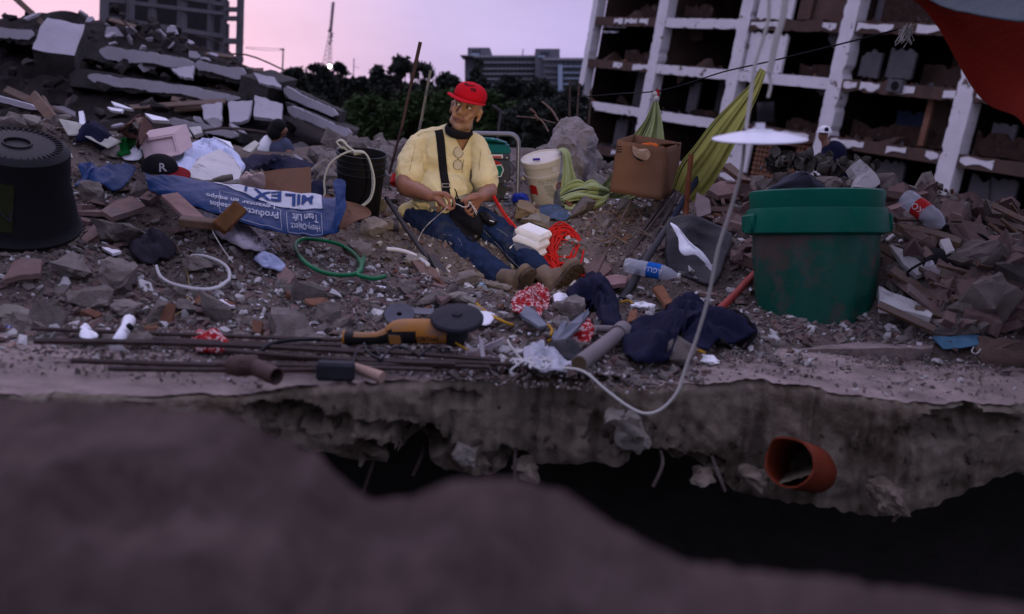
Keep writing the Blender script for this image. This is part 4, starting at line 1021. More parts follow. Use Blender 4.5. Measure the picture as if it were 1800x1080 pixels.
# ------------------------------------------------------------------ tarpaulin at the top right
TARP = mat('red_tarpaulin', (.12, .007, .002), rough=.9, spec=.1, var=.2, scale=1.5, bump=.3, bscale=9)
TARG = mat('grey_tarpaulin', (.10, .115, .125), rough=.7, var=.2, scale=1.5, bump=.3, bscale=9)
T0, T1 = at(1560, -20, 4.4), at(1835, 345, 3.2)
def tarp(u, v):
    p = T0 + (T1-T0)*u + (Vector((.25*math.sin(u*3.1), 0, -.10*math.sin(u*math.pi)))*.6 if 0 < u < 1 else Vector()) + Vector((1.15, -.55, .62))*(2.6*v) + Vector((0, 0, .05*math.sin(u*11+v*4)+.03*math.sin(v*13)-.35*math.sin(v*math.pi)*.5))
    return p
b = MB().grid(lambda u, v: tarp(-1.3+2.7*u, v), 96, 30)  # sheet extended beyond the view, added there to shade the right side
b.m = [0]*len(b.f)
tag(obj('tarpaulin', b, TARP, world=True, smooth=180, solid=.004), 'red-orange tarpaulin sagging in from the top right corner', 'tarpaulin')
cloth('grey_tarpaulin', 'grey tarpaulin strip lying along the top of the red tarpaulin', 'tarpaulin', [(1570,-40,4.36),(1620,-4,4.15),(1700,22,3.85),(1830,34,3.6),(1850,-60,3.7),(1700,-90,4.0)], TARG, amp=.03, seed=3, dome=0, nrm=(0, -1, .2))
# washing line and hammock
cable('washing_line', 'thin dark line strung from the stump bars past the hammock to the red tarpaulin', 'line', [(1000,173,7.2),(1078,166,6.7),(1150,161,6.1),(1205,148,5.8),(1270,127,5.4),(1345,110,5.0),(1420,92,4.8),(1500,72,4.6),(1595,48,4.45)], .004, INKB, seg=6, n=5)
b = MB(); rs = random.Random(2)
for i in range(26):
    p = at(1595+rs.uniform(-4, 4), 50+rs.uniform(-3, 3), 4.45); b.tube(spline([p, p+Vector((rs.uniform(-.03, .03), rs.uniform(-.03, .03), rs.uniform(-.05, .02))), p+Vector((rs.uniform(-.05, .05), rs.uniform(-.04, .04), rs.uniform(-.08, .0)))], 3), .0016, 4)
tag(obj('frayed_knot', b, CORD, world=True), 'frayed pale knot where the line meets the tarpaulin', 'knot')
HAM = mat('lime_hammock_cloth', (.34, .40, .17), var=.18, scale=5, bump=.35, bscale=60, weave=70, dust=.15)
HAMD = mat('olive_hammock_cloth', (.38, .37, .09), var=.25, scale=5, bump=.4, bscale=50, weave=70)
ham = thing('hammock', 'lime green hammock cloth with thin black stripes, hung from two knots', 'hammock', at(1150, 340, 6.0))
def drape(Lc, Rc, nu, nv, pleat, npl, stripes, seed):
    Ls, Rs = spline([W3(p) for p in Lc], 6), spline([W3(p) for p in Rc], 6)
    def g(S, v):
        f = v*(len(S)-1); i = min(int(f), len(S)-2); return S[i].lerp(S[i+1], f-i)
    def fn(u, v):
        a, c = g(Ls, v), g(Rs, v); w_ = (c-a).length
        p = a.lerp(c, u); k = math.sin(u*npl*6.283+seed+v*1.5)*.6+math.sin(u*npl*15+seed*2)*.25
        return p + Vector((0, -1, .1))*(pleat*min(1, w_/.12)*k*(.4+.6*math.sin(min(1, v*3)*1.57)) - .02*math.sin(u*math.pi)*w_*8*pleat)
    b = MB().grid(fn, nu, nv); b.m = [1 if any(s0 <= ((i % nu)+.5)/nu < s1 for s0, s1 in stripes) else 0 for i in range(nu*nv)]
    return b
b = drape([(1147,180,6.05),(1134,210,6.05),(1108,246,6.05),(1090,285,6.05),(1058,325,6.05),(1030,345,6.08)], [(1157,179,6.0),(1164,215,5.98),(1169,262,5.95),(1168,300,5.95),(1150,335,5.95),(1110,352,6.0)], 60, 40, .03, 2.2, ((.17, .19), (.24, .265), (.31, .33), (.40, .42)), 1)
obj('hanging_cloth', b, [HAM, INKB], ham, world=True, smooth=180)
b = drape([(1336,120,5.2),(1318,148,5.25),(1288,178,5.3),(1252,215,5.35),(1222,255,5.4),(1196,288,5.45),(1182,330,5.5)], [(1347,126,5.15),(1336,160,5.15),(1316,205,5.15),(1292,255,5.2),(1268,300,5.3),(1245,335,5.4),(1220,355,5.45)], 60, 44, .018, 2.3, ((.04, .055), (.09, .11)), 2.4)
obj('hanging_cloth', b, [HAMD, INKB], ham, world=True, smooth=180)
b = drape([(978,264,6.35),(988,268,6.2),(990,290,6.16),(987,320,6.12),(984,345,6.1),(990,358,6.05)], [(988,259,6.5),(1000,266,6.3),(1008,298,6.2),(1016,322,6.15),(1024,340,6.12),(1030,356,6.05)], 34, 30, .03, 1.5, ((.9, .95),), 4)
obj('draped_tail', b, [HAM, INKB], ham, world=True, smooth=180)
for Lc, Rc, sd in (([(984,338,6.1),(1000,322,6.08),(1018,317,6.05),(1030,325,6.05)], [(988,360,6.0),(1006,366,5.96),(1024,362,5.96),(1034,350,5.98)], 2.0), ([(1024,326,6.05),(1040,316,6.04),(1056,324,6.02),(1070,334,6.0)], [(1020,358,5.96),(1040,364,5.92),(1058,358,5.92),(1070,346,5.96)], 4.2), ([(990,350,5.98),(1015,340,5.95),(1040,344,5.93),(1062,348,5.93)], [(994,368,5.93),(1018,372,5.9),(1042,368,5.9),(1060,360,5.92)], 5.5)):
    b = drape(Lc, Rc, 30, 26, .055, 1.6, ((.38, .44), (.56, .62)), sd)
    obj('bundled_cloth', b, [HAM, INKB], ham, world=True, smooth=180, solid=.012)
for x, y, Y in ((1151, 166, 6.04), (1154, 174, 6.02)):
    obj('knot', MB().ell(at(x, y, Y), (.016, .014, .018)), CORD, ham, world=True, smooth=180)
obj('red_ribbon', blob_sheet([at(*q, 6.05) for q in ((1153,160),(1159,158),(1158,170),(1154,172))], 3, .004, 20, 1, .005, (0, -1, 0)), REDP, ham, world=True, solid=.003)

# ------------------------------------------------------------------ green bin
GBIN = mat('green_bin_plastic', (.002, .078, .048), rough=.42, var=.15, scale=5, bump=.12, bscale=14, spots=(.085, .060, .048), sp_scale=2.3, sp_lo=.47, sp_hi=.58, spec=.4)
GRIM = mat('green_rim_plastic', (.002, .105, .064), rough=.42, var=.15, scale=5, bump=.12, bscale=14, dust=.12)
BB = at(1431, 584, 4.36); BT = at(1435, 338, 4.42); bs = ppm(BB); M_ = axisM(BB, BT)
hb = (BT-BB).length; Z = lambda py: hb*(578-py)/240
binn = thing('green_bin', 'big green plastic bin with a flared double rim and mud stains', 'bin', M_)
rb = lambda px_: px_*.955/bs
def flute(r, z, a):
    return r*(1 + .012*max(-1, min(1, 3*math.sin(a*14)))) if Z(560) < z < Z(432) else r
prof = [(rb(98), Z(578)), (rb(101), Z(574)), (rb(102), Z(555)), (rb(104), Z(530)), (rb(108), Z(480)), (rb(111), Z(440)), (rb(112), Z(425)), (rb(113), Z(405))]
b = MB().lathe(prof, 112, fn=flute, cap0=True); obj('bin_body', b, GBIN, binn, smooth=40)
b = MB().lathe([(rb(112), Z(412)), (rb(125), Z(409)), (rb(128), Z(407)), (rb(127.5), Z(400)), (rb(124), Z(372)), (rb(122), Z(367)), (rb(118), Z(366))], 64); obj('rim_band', b, GRIM, binn, smooth=40)
b = MB().lathe([(rb(117), Z(372)), (rb(117.5), Z(366)), (rb(120), Z(342)), (rb(119.5), Z(338)), (rb(115), Z(336)), (rb(112), Z(340)), (rb(108), Z(420)), (rb(98), Z(560)), (0.001, Z(565))], 64); obj('rim', b, GRIM, binn, smooth=40)
for sx in (-1, 1):
    b = MB().box((rb(11), rb(80), rb(34)), None, 0, .010); obj('handle', b, GRIM, binn, smooth=40, M=Matrix.Translation((sx*rb(122), 0, Z(391))))
cloth('dark_bag', 'crumpled dark cloth sticking out of the top of the green bin', 'cloth', [(1350,338,4.3),(1366,322,4.32),(1385,310,4.36),(1402,312,4.4),(1425,312,4.4),(1440,324,4.36),(1452,338,4.32),(1400,352,4.28)], mat('slate_cloth', (.05, .05, .065), bump=.4, bscale=40), amp=.04, freq=9, seed=4, dome=.10, nrm=(0, -.9, .4))
# ------------------------------------------------------------------ black tub, upside down, at the left edge
BB, BT = at(26, 393, 3.92), at(30, 251, 3.82); M_ = axisM(BB, BT); hb = (BT-BB).length; s_ = ppm(BB)
tub = thing('black_tub', 'big black plastic tub standing upside down at the left edge', 'tub', M_)
r0, r1 = 106/s_, 78/ppm(BT)
def ribf(r, z, a): return r
b = MB().lathe([(r0*1.03, 0), (r0*1.04, .015), (r0*.99, .03), (r0*.965, .05), (r1+.35*(r0-r1), hb*.6), (r1+.02, hb-.02), (r1, hb-.004), (r1-.006, hb)], 64)
b.lathe([(r1-.006, hb), (r1-.012, hb-.006), (r1*.95, hb-.010), (r1*.80, hb-.004), (r1*.32, hb-.004), (r1*.31, hb+.003), (r1*.28, hb+.003), (r1*.27, hb-.008), (.001, hb-.008)], 64)
obj('tub_body', b, BLKP, tub, smooth=40)
for i in range(44):
    a = 2*math.pi*i/44
    o = obj('rib', MB().box((r1*.17, .004, .006)) if i == 0 else RIBM, BLKP, tub, M=Matrix.Rotation(a, 4, 'Z') @ Matrix.Translation((r1*.88, 0, hb-.004)))
    if i == 0: RIBM = o.data
LBL = mat('olive_label', (.022, .026, .010), var=.3, bump=0)
tanp = (r0*.965-r1)/(hb-.05)
def onside(a, z, e=.002): r_ = r0*.965 - (z-.05)*tanp + e; return Vector((r_*math.cos(a), r_*math.sin(a), z))
b = MB().grid(lambda u, v: onside(R(-132+65*u), .05+(hb-.09)*v+.02, .003), 20, 8); obj('label', b, LBL, tub, smooth=180)
tb = text_mb('ON', .07, .001); obj('lettering', warp(tb, lambda x, y: onside(R(-83)+x/.2, .13+y*.8, .006)), mat('faint_grey_print', (.03, .03, .034), bump=0), tub)
# ------------------------------------------------------------------ white bucket
BB, BT = at(967, 356, 6.45), at(953, 275, 6.36); M_ = axisM(BB, BT); hb = (BT-BB).length; s_ = ppm(BB)
WBK = mat('dirty_white_bucket', (.62, .57, .48), rough=.5, var=.12, scale=5, bump=.06, bscale=20, spots=(.34, .29, .24), sp_scale=3, sp_lo=.55, sp_hi=.75)
buc = thing('white_bucket', 'white lidded plastic bucket with green and red print, beside the generator', 'bucket', M_)
r0, r1 = 31/s_, 36/s_
b = MB().lathe([(r0*.95, 0), (r0, .008), (r0+.6*(r1-r0), hb*.60), (r0+.66*(r1-r0), hb*.66), (r1*1.02, hb*.665), (r1*1.02, hb*.70), (r1*.97, hb*.705), (r1*.99, hb*.90)], 48, cap0=True); obj('bucket_body', b, WBK, buc, smooth=35)
b = MB().lathe([(r1*1.0, hb*.875), (r1*1.05, hb*.88), (r1*1.06, hb*.985), (r1*1.03, hb), (r1*.98, hb*1.0), (r1*.95, hb*.975), (0.001, hb*.985)], 48); obj('lid', b, WBK, buc, smooth=35)
def bside(a, z, e=.0015): r_ = r0+(r1-r0)*z/hb + e; return Vector((r_*math.cos(a), r_*math.sin(a), z))
for bd, cx_, zz, sz, m_ in (('AVISO  IMPORTANTE  LEER', -70, .60, .016, INKG), ('PELIGRO DE ASFIXIA PARA NINOS', -70, .555, .012, INKG)):
    obj('print_line', warp(text_mb(bd, sz), lambda x, y: bside(R(cx_)+x/r1, hb*zz+y)), m_, buc)
for i in range(11):
    bd = ''.join(random.choice('aeionrstlcdm  ') for _ in range(16 if i < 9 else 12))
    obj('print_line', warp(text_mb(bd, .0125), lambda x, y: bside(R(-86)+x*.75/r1+.012*i/r1*.35, hb*(.50-.030*i)+y)), INKG, buc)
for a, z in ((-52, .44), (-38, .42)):
    b = MB().lathe([(.015, 0), (.021, 0)], 18); b.v = [tuple(bside(R(a)+p[0]/r1, hb*z+p[1])) for p in b.v]; obj('round_mark', b, REDP, buc)
    obj('mark_bar', warp(text_mb('X', .022), lambda x, y: bside(R(a)+x/r1, hb*z+y)), REDP, buc)
b = MB().grid(lambda u, v: bside(R(-150+30*u), hb*(.30+.2*v+.03*math.sin(u*3)), .002), 8, 3); obj('red_label', b, REDP, buc, smooth=180)
b = MB().grid(lambda u, v: bside(R(-66+14*u), hb*(.76+.10*v), .006), 5, 3); obj('pale_sticker', b, WHITEP, buc)
b = MB().tube([bside(R(175), hb*.60, .004), bside(R(180), hb*.60, .03)], .012, 8); obj('handle_lug', b, WBK, buc)
p = M_ @ Vector((-.035, -r1*.55, hb*1.0+.008)); b = MB().tube([p-Vector((.022, 0, .002)), p+Vector((.022, .004, .004))], .008, 8); tag(obj('marker_pen', b, mat('violet_plastic', (.05, .03, .25), rough=.4, bump=0), world=True), 'short violet marker lying on the white bucket lid', 'pen')
# ------------------------------------------------------------------ black bucket with cable
BB, BT = at(629, 384, 5.62), at(628, 268, 5.55); M_ = axisM(BB, BT, (1, 0, -.22)); hb = (BT-BB).length; s_ = ppm(BB)
bkb = thing('black_bucket', 'black ribbed plastic bucket draped with pale cable, left of the man', 'bucket', M_ @ Matrix.Rotation(R(4), 4, 'Y'))
r0, r1 = 36/s_, 42/s_
pr = [(r0*.95, 0), (r0, .008), (r0+.7*(r1-r0), hb*.68)]
for z in (.70, .80, .885): pr += [(r1*.985, hb*z), (r1*1.06, hb*(z+.006)), (r1*1.06, hb*(z+.022)), (r1*.985, hb*(z+.03))]
pr += [(r1*.99, hb*.97), (r1*1.05, hb*.975), (r1*1.05, hb), (r1*.98, hb), (r1*.95, hb*.9), (r0*.9, .05), (.001, .05)]
obj('bucket_body', MB().lathe(pr, 48, cap0=True), BLKP, bkb, smooth=35)
LC = mat('pale_wire', (.46, .45, .36), rough=.6, var=.1, bump=0)
cab = thing('cable_bundle', 'looped pale cable hanging over the black bucket', 'cable', at(610, 262, 5.45))
for k, pts in enumerate(([(603,262),(593,252),(598,246),(606,250),(614,262),(628,268),(616,268),(602,258)], [(600,260),(592,250),(601,248),(612,258),(630,270),(640,268),(622,272)], [(640,268),(618,266),(596,275),(578,292),(570,318),(571,340),(566,352)], [(620,266),(640,268),(651,290),(655,322),(650,348),(632,364),(612,372)], [(622,268),(643,271),(654,296),(658,324),(651,351),(636,364)])):
    cable('loop', '', '', [(x, y, 5.42-.02*k) for x, y in pts], .0058 if k < 3 else .005, LC, parent=cab)
# ------------------------------------------------------------------ generator
gx = at(748, 357, 6.25); M_ = frame(gx, at(905, 360, 6.25)-gx, z=(0, -.02, 1))
gen = thing('generator', 'green and grey portable generator in a tube frame behind the man', 'generator', M_)
gw, gH = .575, .432
FRT = mat('frame_steel', (.18, .18, .20), rough=.4, metal=.6, var=.15, bump=.05, dust=.2)
GRN = mat('generator_green', (.0, .13, .12), rough=.4, var=.1, bump=0, dust=.12); GDK = mat('generator_grey', (.06, .062, .07), rough=.6, var=.15, bump=.05)
for yy, nm in ((0, 'frame_hoop'), (.42, 'frame_hoop')):
    pts = []; cr_ = .06
    for cx_, cz_, a0 in ((gw-cr_, cr_, -90), (gw-cr_, gH-cr_, 0), (cr_, gH-cr_, 90), (cr_, cr_, 180)):
        pts += [(cx_+cr_*math.cos(R(a0+22.5*i)), yy, cz_+cr_*math.sin(R(a0+22.5*i))) for i in range(5)]
    obj(nm, MB().tube(pts, .0135, 10, closed=True), FRT, gen, smooth=180)
for zz in (.02, gH): obj('frame_rail', MB().tube([(gw-.05, 0, zz), (gw-.05, .42, zz)], .0125, 8), FRT, gen, smooth=180)
bm = bmesh.new(); pts = [(x, y, z) for y in (.03, .39) for x, z in ((.05, .315), (.53, .305), (.51, .375), (.42, .405), (.12, .41), (.06, .39))]
bmh = hull_bm(pts); bmesh.ops.bevel(bmh, geom=bmh.edges[:], offset=.012, segments=2, affect='EDGES'); obj('fuel_tank', MB().bm(bmh), GRN, gen, smooth=40)
obj('top_strip', MB().box((.47, .03, .035), TR((.29, .02, .295)), 0, .006), GDK, gen)
obj('stripe_plate', MB().box((.30, .004, .022), TR((.33, .0, .297))), WHITEP, gen); obj('red_stripe', MB().box((.28, .004, .010), TR((.33, -.003, .293))), REDP, gen)
bmh = hull_bm([(x, y, z) for y in (.0, .08) for x, z in ((.05, .275), (.525, .275), (.53, .16), (.49, .125), (.08, .12), (.05, .15))]); bmesh.ops.bevel(bmh, geom=bmh.edges[:], offset=.008, segments=1, affect='EDGES')
obj('control_panel', MB().bm(bmh), GDK, gen, smooth=30)
GR2 = mat('panel_green', (.0, .14, .075), rough=.4, bump=0)
obj('green_panel', MB().prism([(.30, .155), (.41, .155), (.41, .245), (.30, .25)], .002, .010, Matrix(((1,0,0,0),(0,0,-1,0),(0,1,0,0),(0,0,0,1)))), GR2, gen)
obj('meter', MB().prism([(.415, .16), (.47, .175), (.485, .215), (.47, .245), (.415, .235)], .004, .012, Matrix(((1,0,0,0),(0,0,-1,0),(0,1,0,0),(0,0,0,1)))), GR2, gen)
obj('meter_rim', MB().tube([(.415, -.013, .16), (.47, -.013, .175), (.485, -.013, .215), (.47, -.013, .245), (.415, -.013, .235)], .004, 5, closed=True), WHITEP, gen)
obj('dial', MB().tube([(.36, -.012, .2), (.36, -.02, .2)], .018, 14), INKB, gen); obj('red_corner', MB().box((.06, .004, .016), TR((.44, -.004, .258), 0, 20)), REDP, gen)
for x, z in ((.505, .29), (.495, .145)): obj('screw', MB().tube([(x, -.004, z), (x, -.014, z)], .006, 8), FRT, gen)
obj('engine_block', MB().box((.26, .26, .10), TR((.24, .2, .07)), 0, .02), GDK, gen); obj('carburettor', MB().box((.06, .06, .05), TR((.40, .06, .075), 10, 20), 0, .008).tube([(.36, .04, .10), (.42, .03, .09), (.45, .03, .05)], .006, 6), FRT, gen)
obj('muffler', MB().tube([(.46, .08, .08), (.46, .36, .08)], .045, 14), GDK, gen, smooth=40)
tag(obj('blue_canister', MB().bm(chunk_bm(7, (.11, .10, .085), 24, .12, 1, .01)), mat('blue_plastic', (.006, .02, .22), rough=.4), M=Matrix.Translation(at(915, 351, 6.05)), smooth=60), 'blue plastic canister on the ground between generator and white bucket', 'canister')
cloth('blue_rag', 'blue-grey dusty rag at the foot of the white bucket', 'rag', [(948,366),(962,362),(985,364),(1002,372),(996,385),(970,386),(952,378)], mat('blue_grey_cloth', (.07, .10, .16), bump=.5), dz=.01, amp=.03, freq=14, seed=9, dome=.02)

# ------------------------------------------------------------------ concrete stump with bars, sticks, leaning bars
def fromhull(name, label, cat, pts, m_, seed, cuts=5, rough=.02):
    bmh = hull_bm(pts); bmesh.ops.triangulate(bmh, faces=bmh.faces[:]); bmesh.ops.subdivide_edges(bmh, edges=bmh.edges[:], cuts=cuts, use_grid_fill=True)
    for v_ in bmh.verts:
        q = v_.co; v_.co = q + Vector((nz(q.x, q.y, q.z+seed, 9), nz(q.x+7, q.y, q.z+seed, 9), nz(q.x, q.y+7, q.z+seed, 9)))*rough + Vector((0, -1, .3))*nz(q.x, q.z, seed, 30, 2)*rough*.5
    return tag(obj(name, MB().bm(bmh), m_, world=True, smooth=30), label, cat)
STMP = mat('stump_concrete', (.27, .235, .225), var=.3, scale=7, bump=.8, bscale=30, spots=(.16, .13, .12), sp_scale=6, sp_lo=.52, sp_hi=.7)
fromhull('concrete_stump', 'broken upright concrete stump with steel bars, behind the white bucket', 'concrete stump',
   [at(x, y, Y) for x, y, Y in ((1000,203,7.3),(985,210,7.25),(970,236,7.15),(957,262,7.1),(958,330,7.05),(1000,345,6.95),(1044,335,7.1),(1047,262,7.15),(1042,225,7.2),(1018,208,7.25),(1010,250,6.98),(1005,300,6.95),(1000,215,7.6),(965,260,7.5),(965,330,7.5),(1045,240,7.6),(1045,330,7.6))], STMP, 2, cuts=8, rough=.032)
for lab, p0, p1 in (('left one of the three steel bars standing on the concrete stump', (1001,215,7.3),(1002,142,7.3)), ('middle one of the three steel bars standing on the concrete stump', (1014,215,7.35),(1018,147,7.35)), ('right one of the three steel bars standing on the concrete stump', (1034,232,7.35),(1039,159,7.35))):
    tag(obj('steel_bar', rebar_mb(MB(), at(*p0), at(*p1), .008), STEEL, world=True), lab, 'rebar', 'bars on the stump')
for lab, p0, p1, r_ in (('pale wooden stick leaning left behind the concrete stump, the longer one', (953,179,8.2),(982,214,8.0), .008), ('short pale wooden stick nearer the generator, leaning left', (931,191,8.2),(946,212,8.2), .008), ('thin brown branch crossing behind the concrete stump', (940,203,8.1),(964,232,7.9), .006), ('thin dark pole lying behind the sticks', (908,205,9),(976,217,8.6), .006)):
    tag(obj('stick', MB().tube(spline([at(*p0), (at(*p0)+at(*p1))/2+Vector((.01, 0, .012)), at(*p1)], 4), r_, 6), WOOD, world=True), lab, 'stick', 'sticks behind the stump')
RUST = mat('rusty_pipe', (.085, .05, .042), rough=.8, var=.4, scale=12, bump=.3, bscale=60, dust=.2)
b = MB().tube([at(739, 74, 6.35), at(722, 150, 6.38)], .0115, 10).tube([at(722, 150, 6.38), at(706, 225, 6.4), at(684, 306, 6.45)], .0085, 8)
tag(obj('leaning_bar', b, RUST, world=True, smooth=60), 'tall thin rusty bar leaning to the right, left of the man', 'bar')
b = MB().tube([at(757, 124, 6.3), at(735, 240, 6.3)], .0085, 8); tag(obj('leaning_bar', b, mat('grey_bar', (.22, .2, .15), metal=.3), world=True, smooth=60), 'shorter pale bar leaning behind the man\'s shoulder', 'bar')
# ------------------------------------------------------------------ cardboard box
bx = thing('cardboard_box', 'open brown cardboard box with a torn hand hole, on the bars by the hammock', 'box', at(1120, 350, 5.5))
C_ = {'a': at(1086,246,5.48), 'b': at(1172,261,5.40), 'c': at(1162,352,5.38), 'd': at(1072,337,5.46), 'e': at(1197,251,5.68), 'f': at(1189,336,5.66)}
bk = C_['e']-C_['b']
def quad(name, p, m_, n=8, amp=.004, seed=0, top_wave=0):
    b = MB().grid(lambda u, v: (p[3].lerp(p[2], u)).lerp(p[0].lerp(p[1], u), v) + Vector((0, -1, .2))*amp*nz(u*3, v*3, seed) + Vector((0, 0, top_wave*v*v*nz(u*6, 0, seed))), n, n)
    return obj(name, b, m_, bx, world=True, smooth=60, solid=.005)
ft = quad('front_panel', (C_['a'], C_['b'], C_['c'], C_['d']), CARD, 10, .008, 1, .012); quad('side_panel', (C_['b'], C_['e'], C_['f'], C_['c']), CARD, 8, .005, 2)
quad('back_panel', (C_['a']+bk, C_['e'], C_['f'], C_['d']+bk), CARD, 6, .003, 3); quad('side_panel', (C_['a']+bk, C_['a'], C_['d'], C_['d']+bk), CARD, 6, .003, 4); quad('bottom_panel', (C_['d'], C_['c'], C_['f'], C_['d']+bk), CARD, 4, .001, 5)
quad('top_flap', (at(1162,252,5.58), at(1196,253,5.60), C_['e'], at(1160,262,5.62)), CARD, 5, .003, 6)
def onbox(x, y, e=.006): return at(x, y, 5.44 + (x-1086)/86*-.07 - e*2 + (y-246)/100*-.02)
obj('torn_patch', blob_sheet([onbox(x, y, .01) for x, y in ((1112,256),(1122,262),(1138,262),(1143,272),(1138,281),(1126,280),(1114,272))], 5, .008, 30, 1, .012, (0, -1, .1), 3), mat('torn_card', (.36, .25, .18)), bx, world=True)
obj('hand_hole', blob_sheet([onbox(x, y, .008) for x, y in ((1114,270),(1122,276),(1132,281),(1126,284),(1116,277))], 3, 0, 1, 1, 0.002, (0, -1, .1), 3), INKB, bx, world=True)
for i in range(3):
    for j in range(2): obj('print_mark', MB().add([onbox(1085+4.6*j, 257+4.5*i), onbox(1088.6+4.6*j, 257.6+4.5*i), onbox(1088.2+4.6*j, 259.8+4.5*i), onbox(1084.6+4.6*j, 259.2+4.5*i)], [(3, 2, 1, 0)]), INKB, bx, world=True)
cloth('orange_cloth', 'bright orange cloth showing at the top of the cardboard box', 'cloth', [(1122,256,5.5),(1138,254,5.5),(1152,253,5.52),(1156,259,5.5),(1146,266,5.48),(1130,262,5.47)], mat('orange_cloth', (.6, .12, .02)), amp=.01, freq=14, seed=3, dome=.02, nrm=(0, -.8, .6))
# ------------------------------------------------------------------ bars, poles and posts right of centre
for i, (p0, p1, r_) in enumerate(((((1201,303,5.75)), (1070,482), .008), ((1198,320,5.7), (1092,470), .008), ((1192,330,5.6), (1112,462), .0075), ((1200,335,5.6), (1122,470), .009), ((1180,350,5.5), (1104,452), .007))):
    lab = ('outermost left bar of the steel bundle leaning under the cardboard box', 'second bar from the left in the steel bundle under the cardboard box', 'third bar from the left in the steel bundle under the cardboard box', 'thicker fourth bar of the steel bundle under the cardboard box', 'shortest bar of the steel bundle under the cardboard box')[i]
    tag(obj('leaning_rebar', rebar_mb(MB(), at(*p0), hit(*p1), r_, .02, i), STEEL, world=True), lab, 'rebar', 'steel bars leaning under the box')
DKP = mat('dark_pipe', (.045, .042, .048), rough=.6, var=.3, bump=.15, dust=.25)
tag(obj('dark_pole', MB().tube([at(1252,278,5.5), at(1216,330,5.4), at(1180,388,5.25)], .016, 10), mat('blue_black_pipe', (.03, .032, .05), rough=.5), world=True, smooth=60), 'dark bluish pole rising past the olive hammock end', 'pole')
tag(obj('dark_pole', MB().tube([at(1182,385,5.0), at(1140,450,4.75), hit(1094,528)], [.015, .018, .021], 10), DKP, world=True, smooth=60), 'thick dark pole lying across the clear bottle with the blue label', 'pole')
b = MB().tube(spline([at(1215,272,5.35), at(1210,320,5.33), at(1206,370,5.3), hit(1203,404)], 3), [.013, .015, .012, .014, .015, .013, .016, .014, .015, .015], 8)
tag(obj('rusty_post', b, mat('orange_rust', (.20, .065, .03), var=.5, scale=12, bump=.5, bscale=40), world=True, smooth=60), 'short orange rusty post right of the cardboard box', 'post')
cable('rusty_rod', 'thin reddish bent rod lying between red rope and steel bars', 'rod', [(1110,352,5.4),(1093,385,5.1),(1076,420,4.9),(1062,455,4.75),(1048,484,4.6)], .005, RUST)
b = MB(); rs = random.Random(8)
for i in range(14):
    a = [rs.uniform(1068, 1135), rs.uniform(362, 415)]; b.tube(spline([hit(*a, .03), hit(a[0]+rs.uniform(-30, 30), a[1]+rs.uniform(-8, 18), .07), hit(a[0]+rs.uniform(-45, 35), a[1]+rs.uniform(0, 30), .02)], 5), rs.uniform(.002, .005), 5)
tag(obj('dry_twigs', b, mat('dry_twig', (.19, .13, .08)), world=True), 'tangle of dry twigs on the ground left of the steel bars', 'twigs')
BSH = mat('black_sheet', (.014, .013, .016), rough=.5, var=.3, scale=4, bump=.3, bscale=10, spec=.25, dust=.10)
cloth('plastic_sheet', 'stiff black plastic sheet standing behind the crumpled white paper', 'plastic sheet', [(1216,378,4.95),(1250,392,4.95),(1287,413,4.9),(1275,455,4.75),(1257,502,4.6),(1215,490,4.65),(1172,470,4.75),(1170,420,4.85),(1175,384,4.95)], BSH, amp=.03, freq=4, seed=5, dome=.02, nrm=(-.2, -.9, .4), dens=2)
cloth('white_paper', 'crumpled long white paper on the black plastic sheet', 'paper', [(1178,393,4.7),(1186,395,4.68),(1196,405,4.62),(1212,425,4.56),(1236,445,4.53),(1251,468,4.5),(1250,477,4.5),(1238,462,4.5),(1222,449,4.5),(1204,450,4.5),(1194,440,4.54),(1192,418,4.6)], PAPER, amp=.02, freq=9, seed=6, dome=.025, nrm=(-.2, -.8, .5), solid=.002, dens=3)
# ------------------------------------------------------------------ bottles
def bottle(label, p0, p1, r_, label_m, lab_z, txt=None, cap_m=WHITEP, neck=True, crush=0, seed=0, lab_txt_m=WHITEP, group='discarded drink bottles'):
    p0, p1 = Vector(p0), Vector(p1); L_ = (p1-p0).length; T = thing('plastic_bottle', label, 'bottle', axisM(p0, p1, (1, .2, .1)), group)
    pr = [(r_*.5, 0), (r_*.85, .004), (r_, .02), (r_*.97, L_*.25), (r_, L_*.3), (r_, L_*.55), (r_*.97, L_*.6), (r_, L_*.68), (r_*.75, L_*.82), (r_*.36, L_*.92), (r_*.34, L_*.955)]
    b = MB().lathe(pr, 24, cap0=True)
    if crush: b.v = [(p[0]*(1+crush*nz(p[0], p[1], p[2]+seed, 18)), p[1]*(1-crush*.6+crush*nz(p[0]+5, p[1], p[2]+seed, 22)), p[2]) for p in b.v]
    obj('bottle_body', b, CLEAR, T, smooth=50)
    obj('cap', MB().tube([(0, 0, L_*.955), (0, 0, L_)], r_*.40, 14), cap_m, T, smooth=40)
    if label_m:
        z0, z1 = L_*lab_z[0], L_*lab_z[1]; g = MB().lathe([(r_*1.012, z0), (r_*1.012, z1)], 24); lo = obj('label', g, label_m, T, smooth=180)
        if txt:
            for a in (-90, 30, 150): obj('lettering', warp(text_mb(txt, r_*.9), lambda x, y: ((r_*1.03)*math.cos(R(a)+y/r_), (r_*1.03)*math.sin(R(a)+y/r_), (z0+z1)/2 - x)), lab_txt_m, lo)
    return T
bottle('clear plastic bottle with a bright blue label under the thick dark pole', at(1098,465,4.66), at(1196,486,4.55), .036, mat('bright_blue', (.01, .11, .42), bump=0), (.42, .66), 'AGUA')
bottle('slim clear bottle with a pale blue neck band lying by the boot', at(806,492,4.72), at(905,527,4.6), .024, mat('pale_blue', (.25, .42, .62), bump=0), (.36, .44), crush=.35, seed=3)
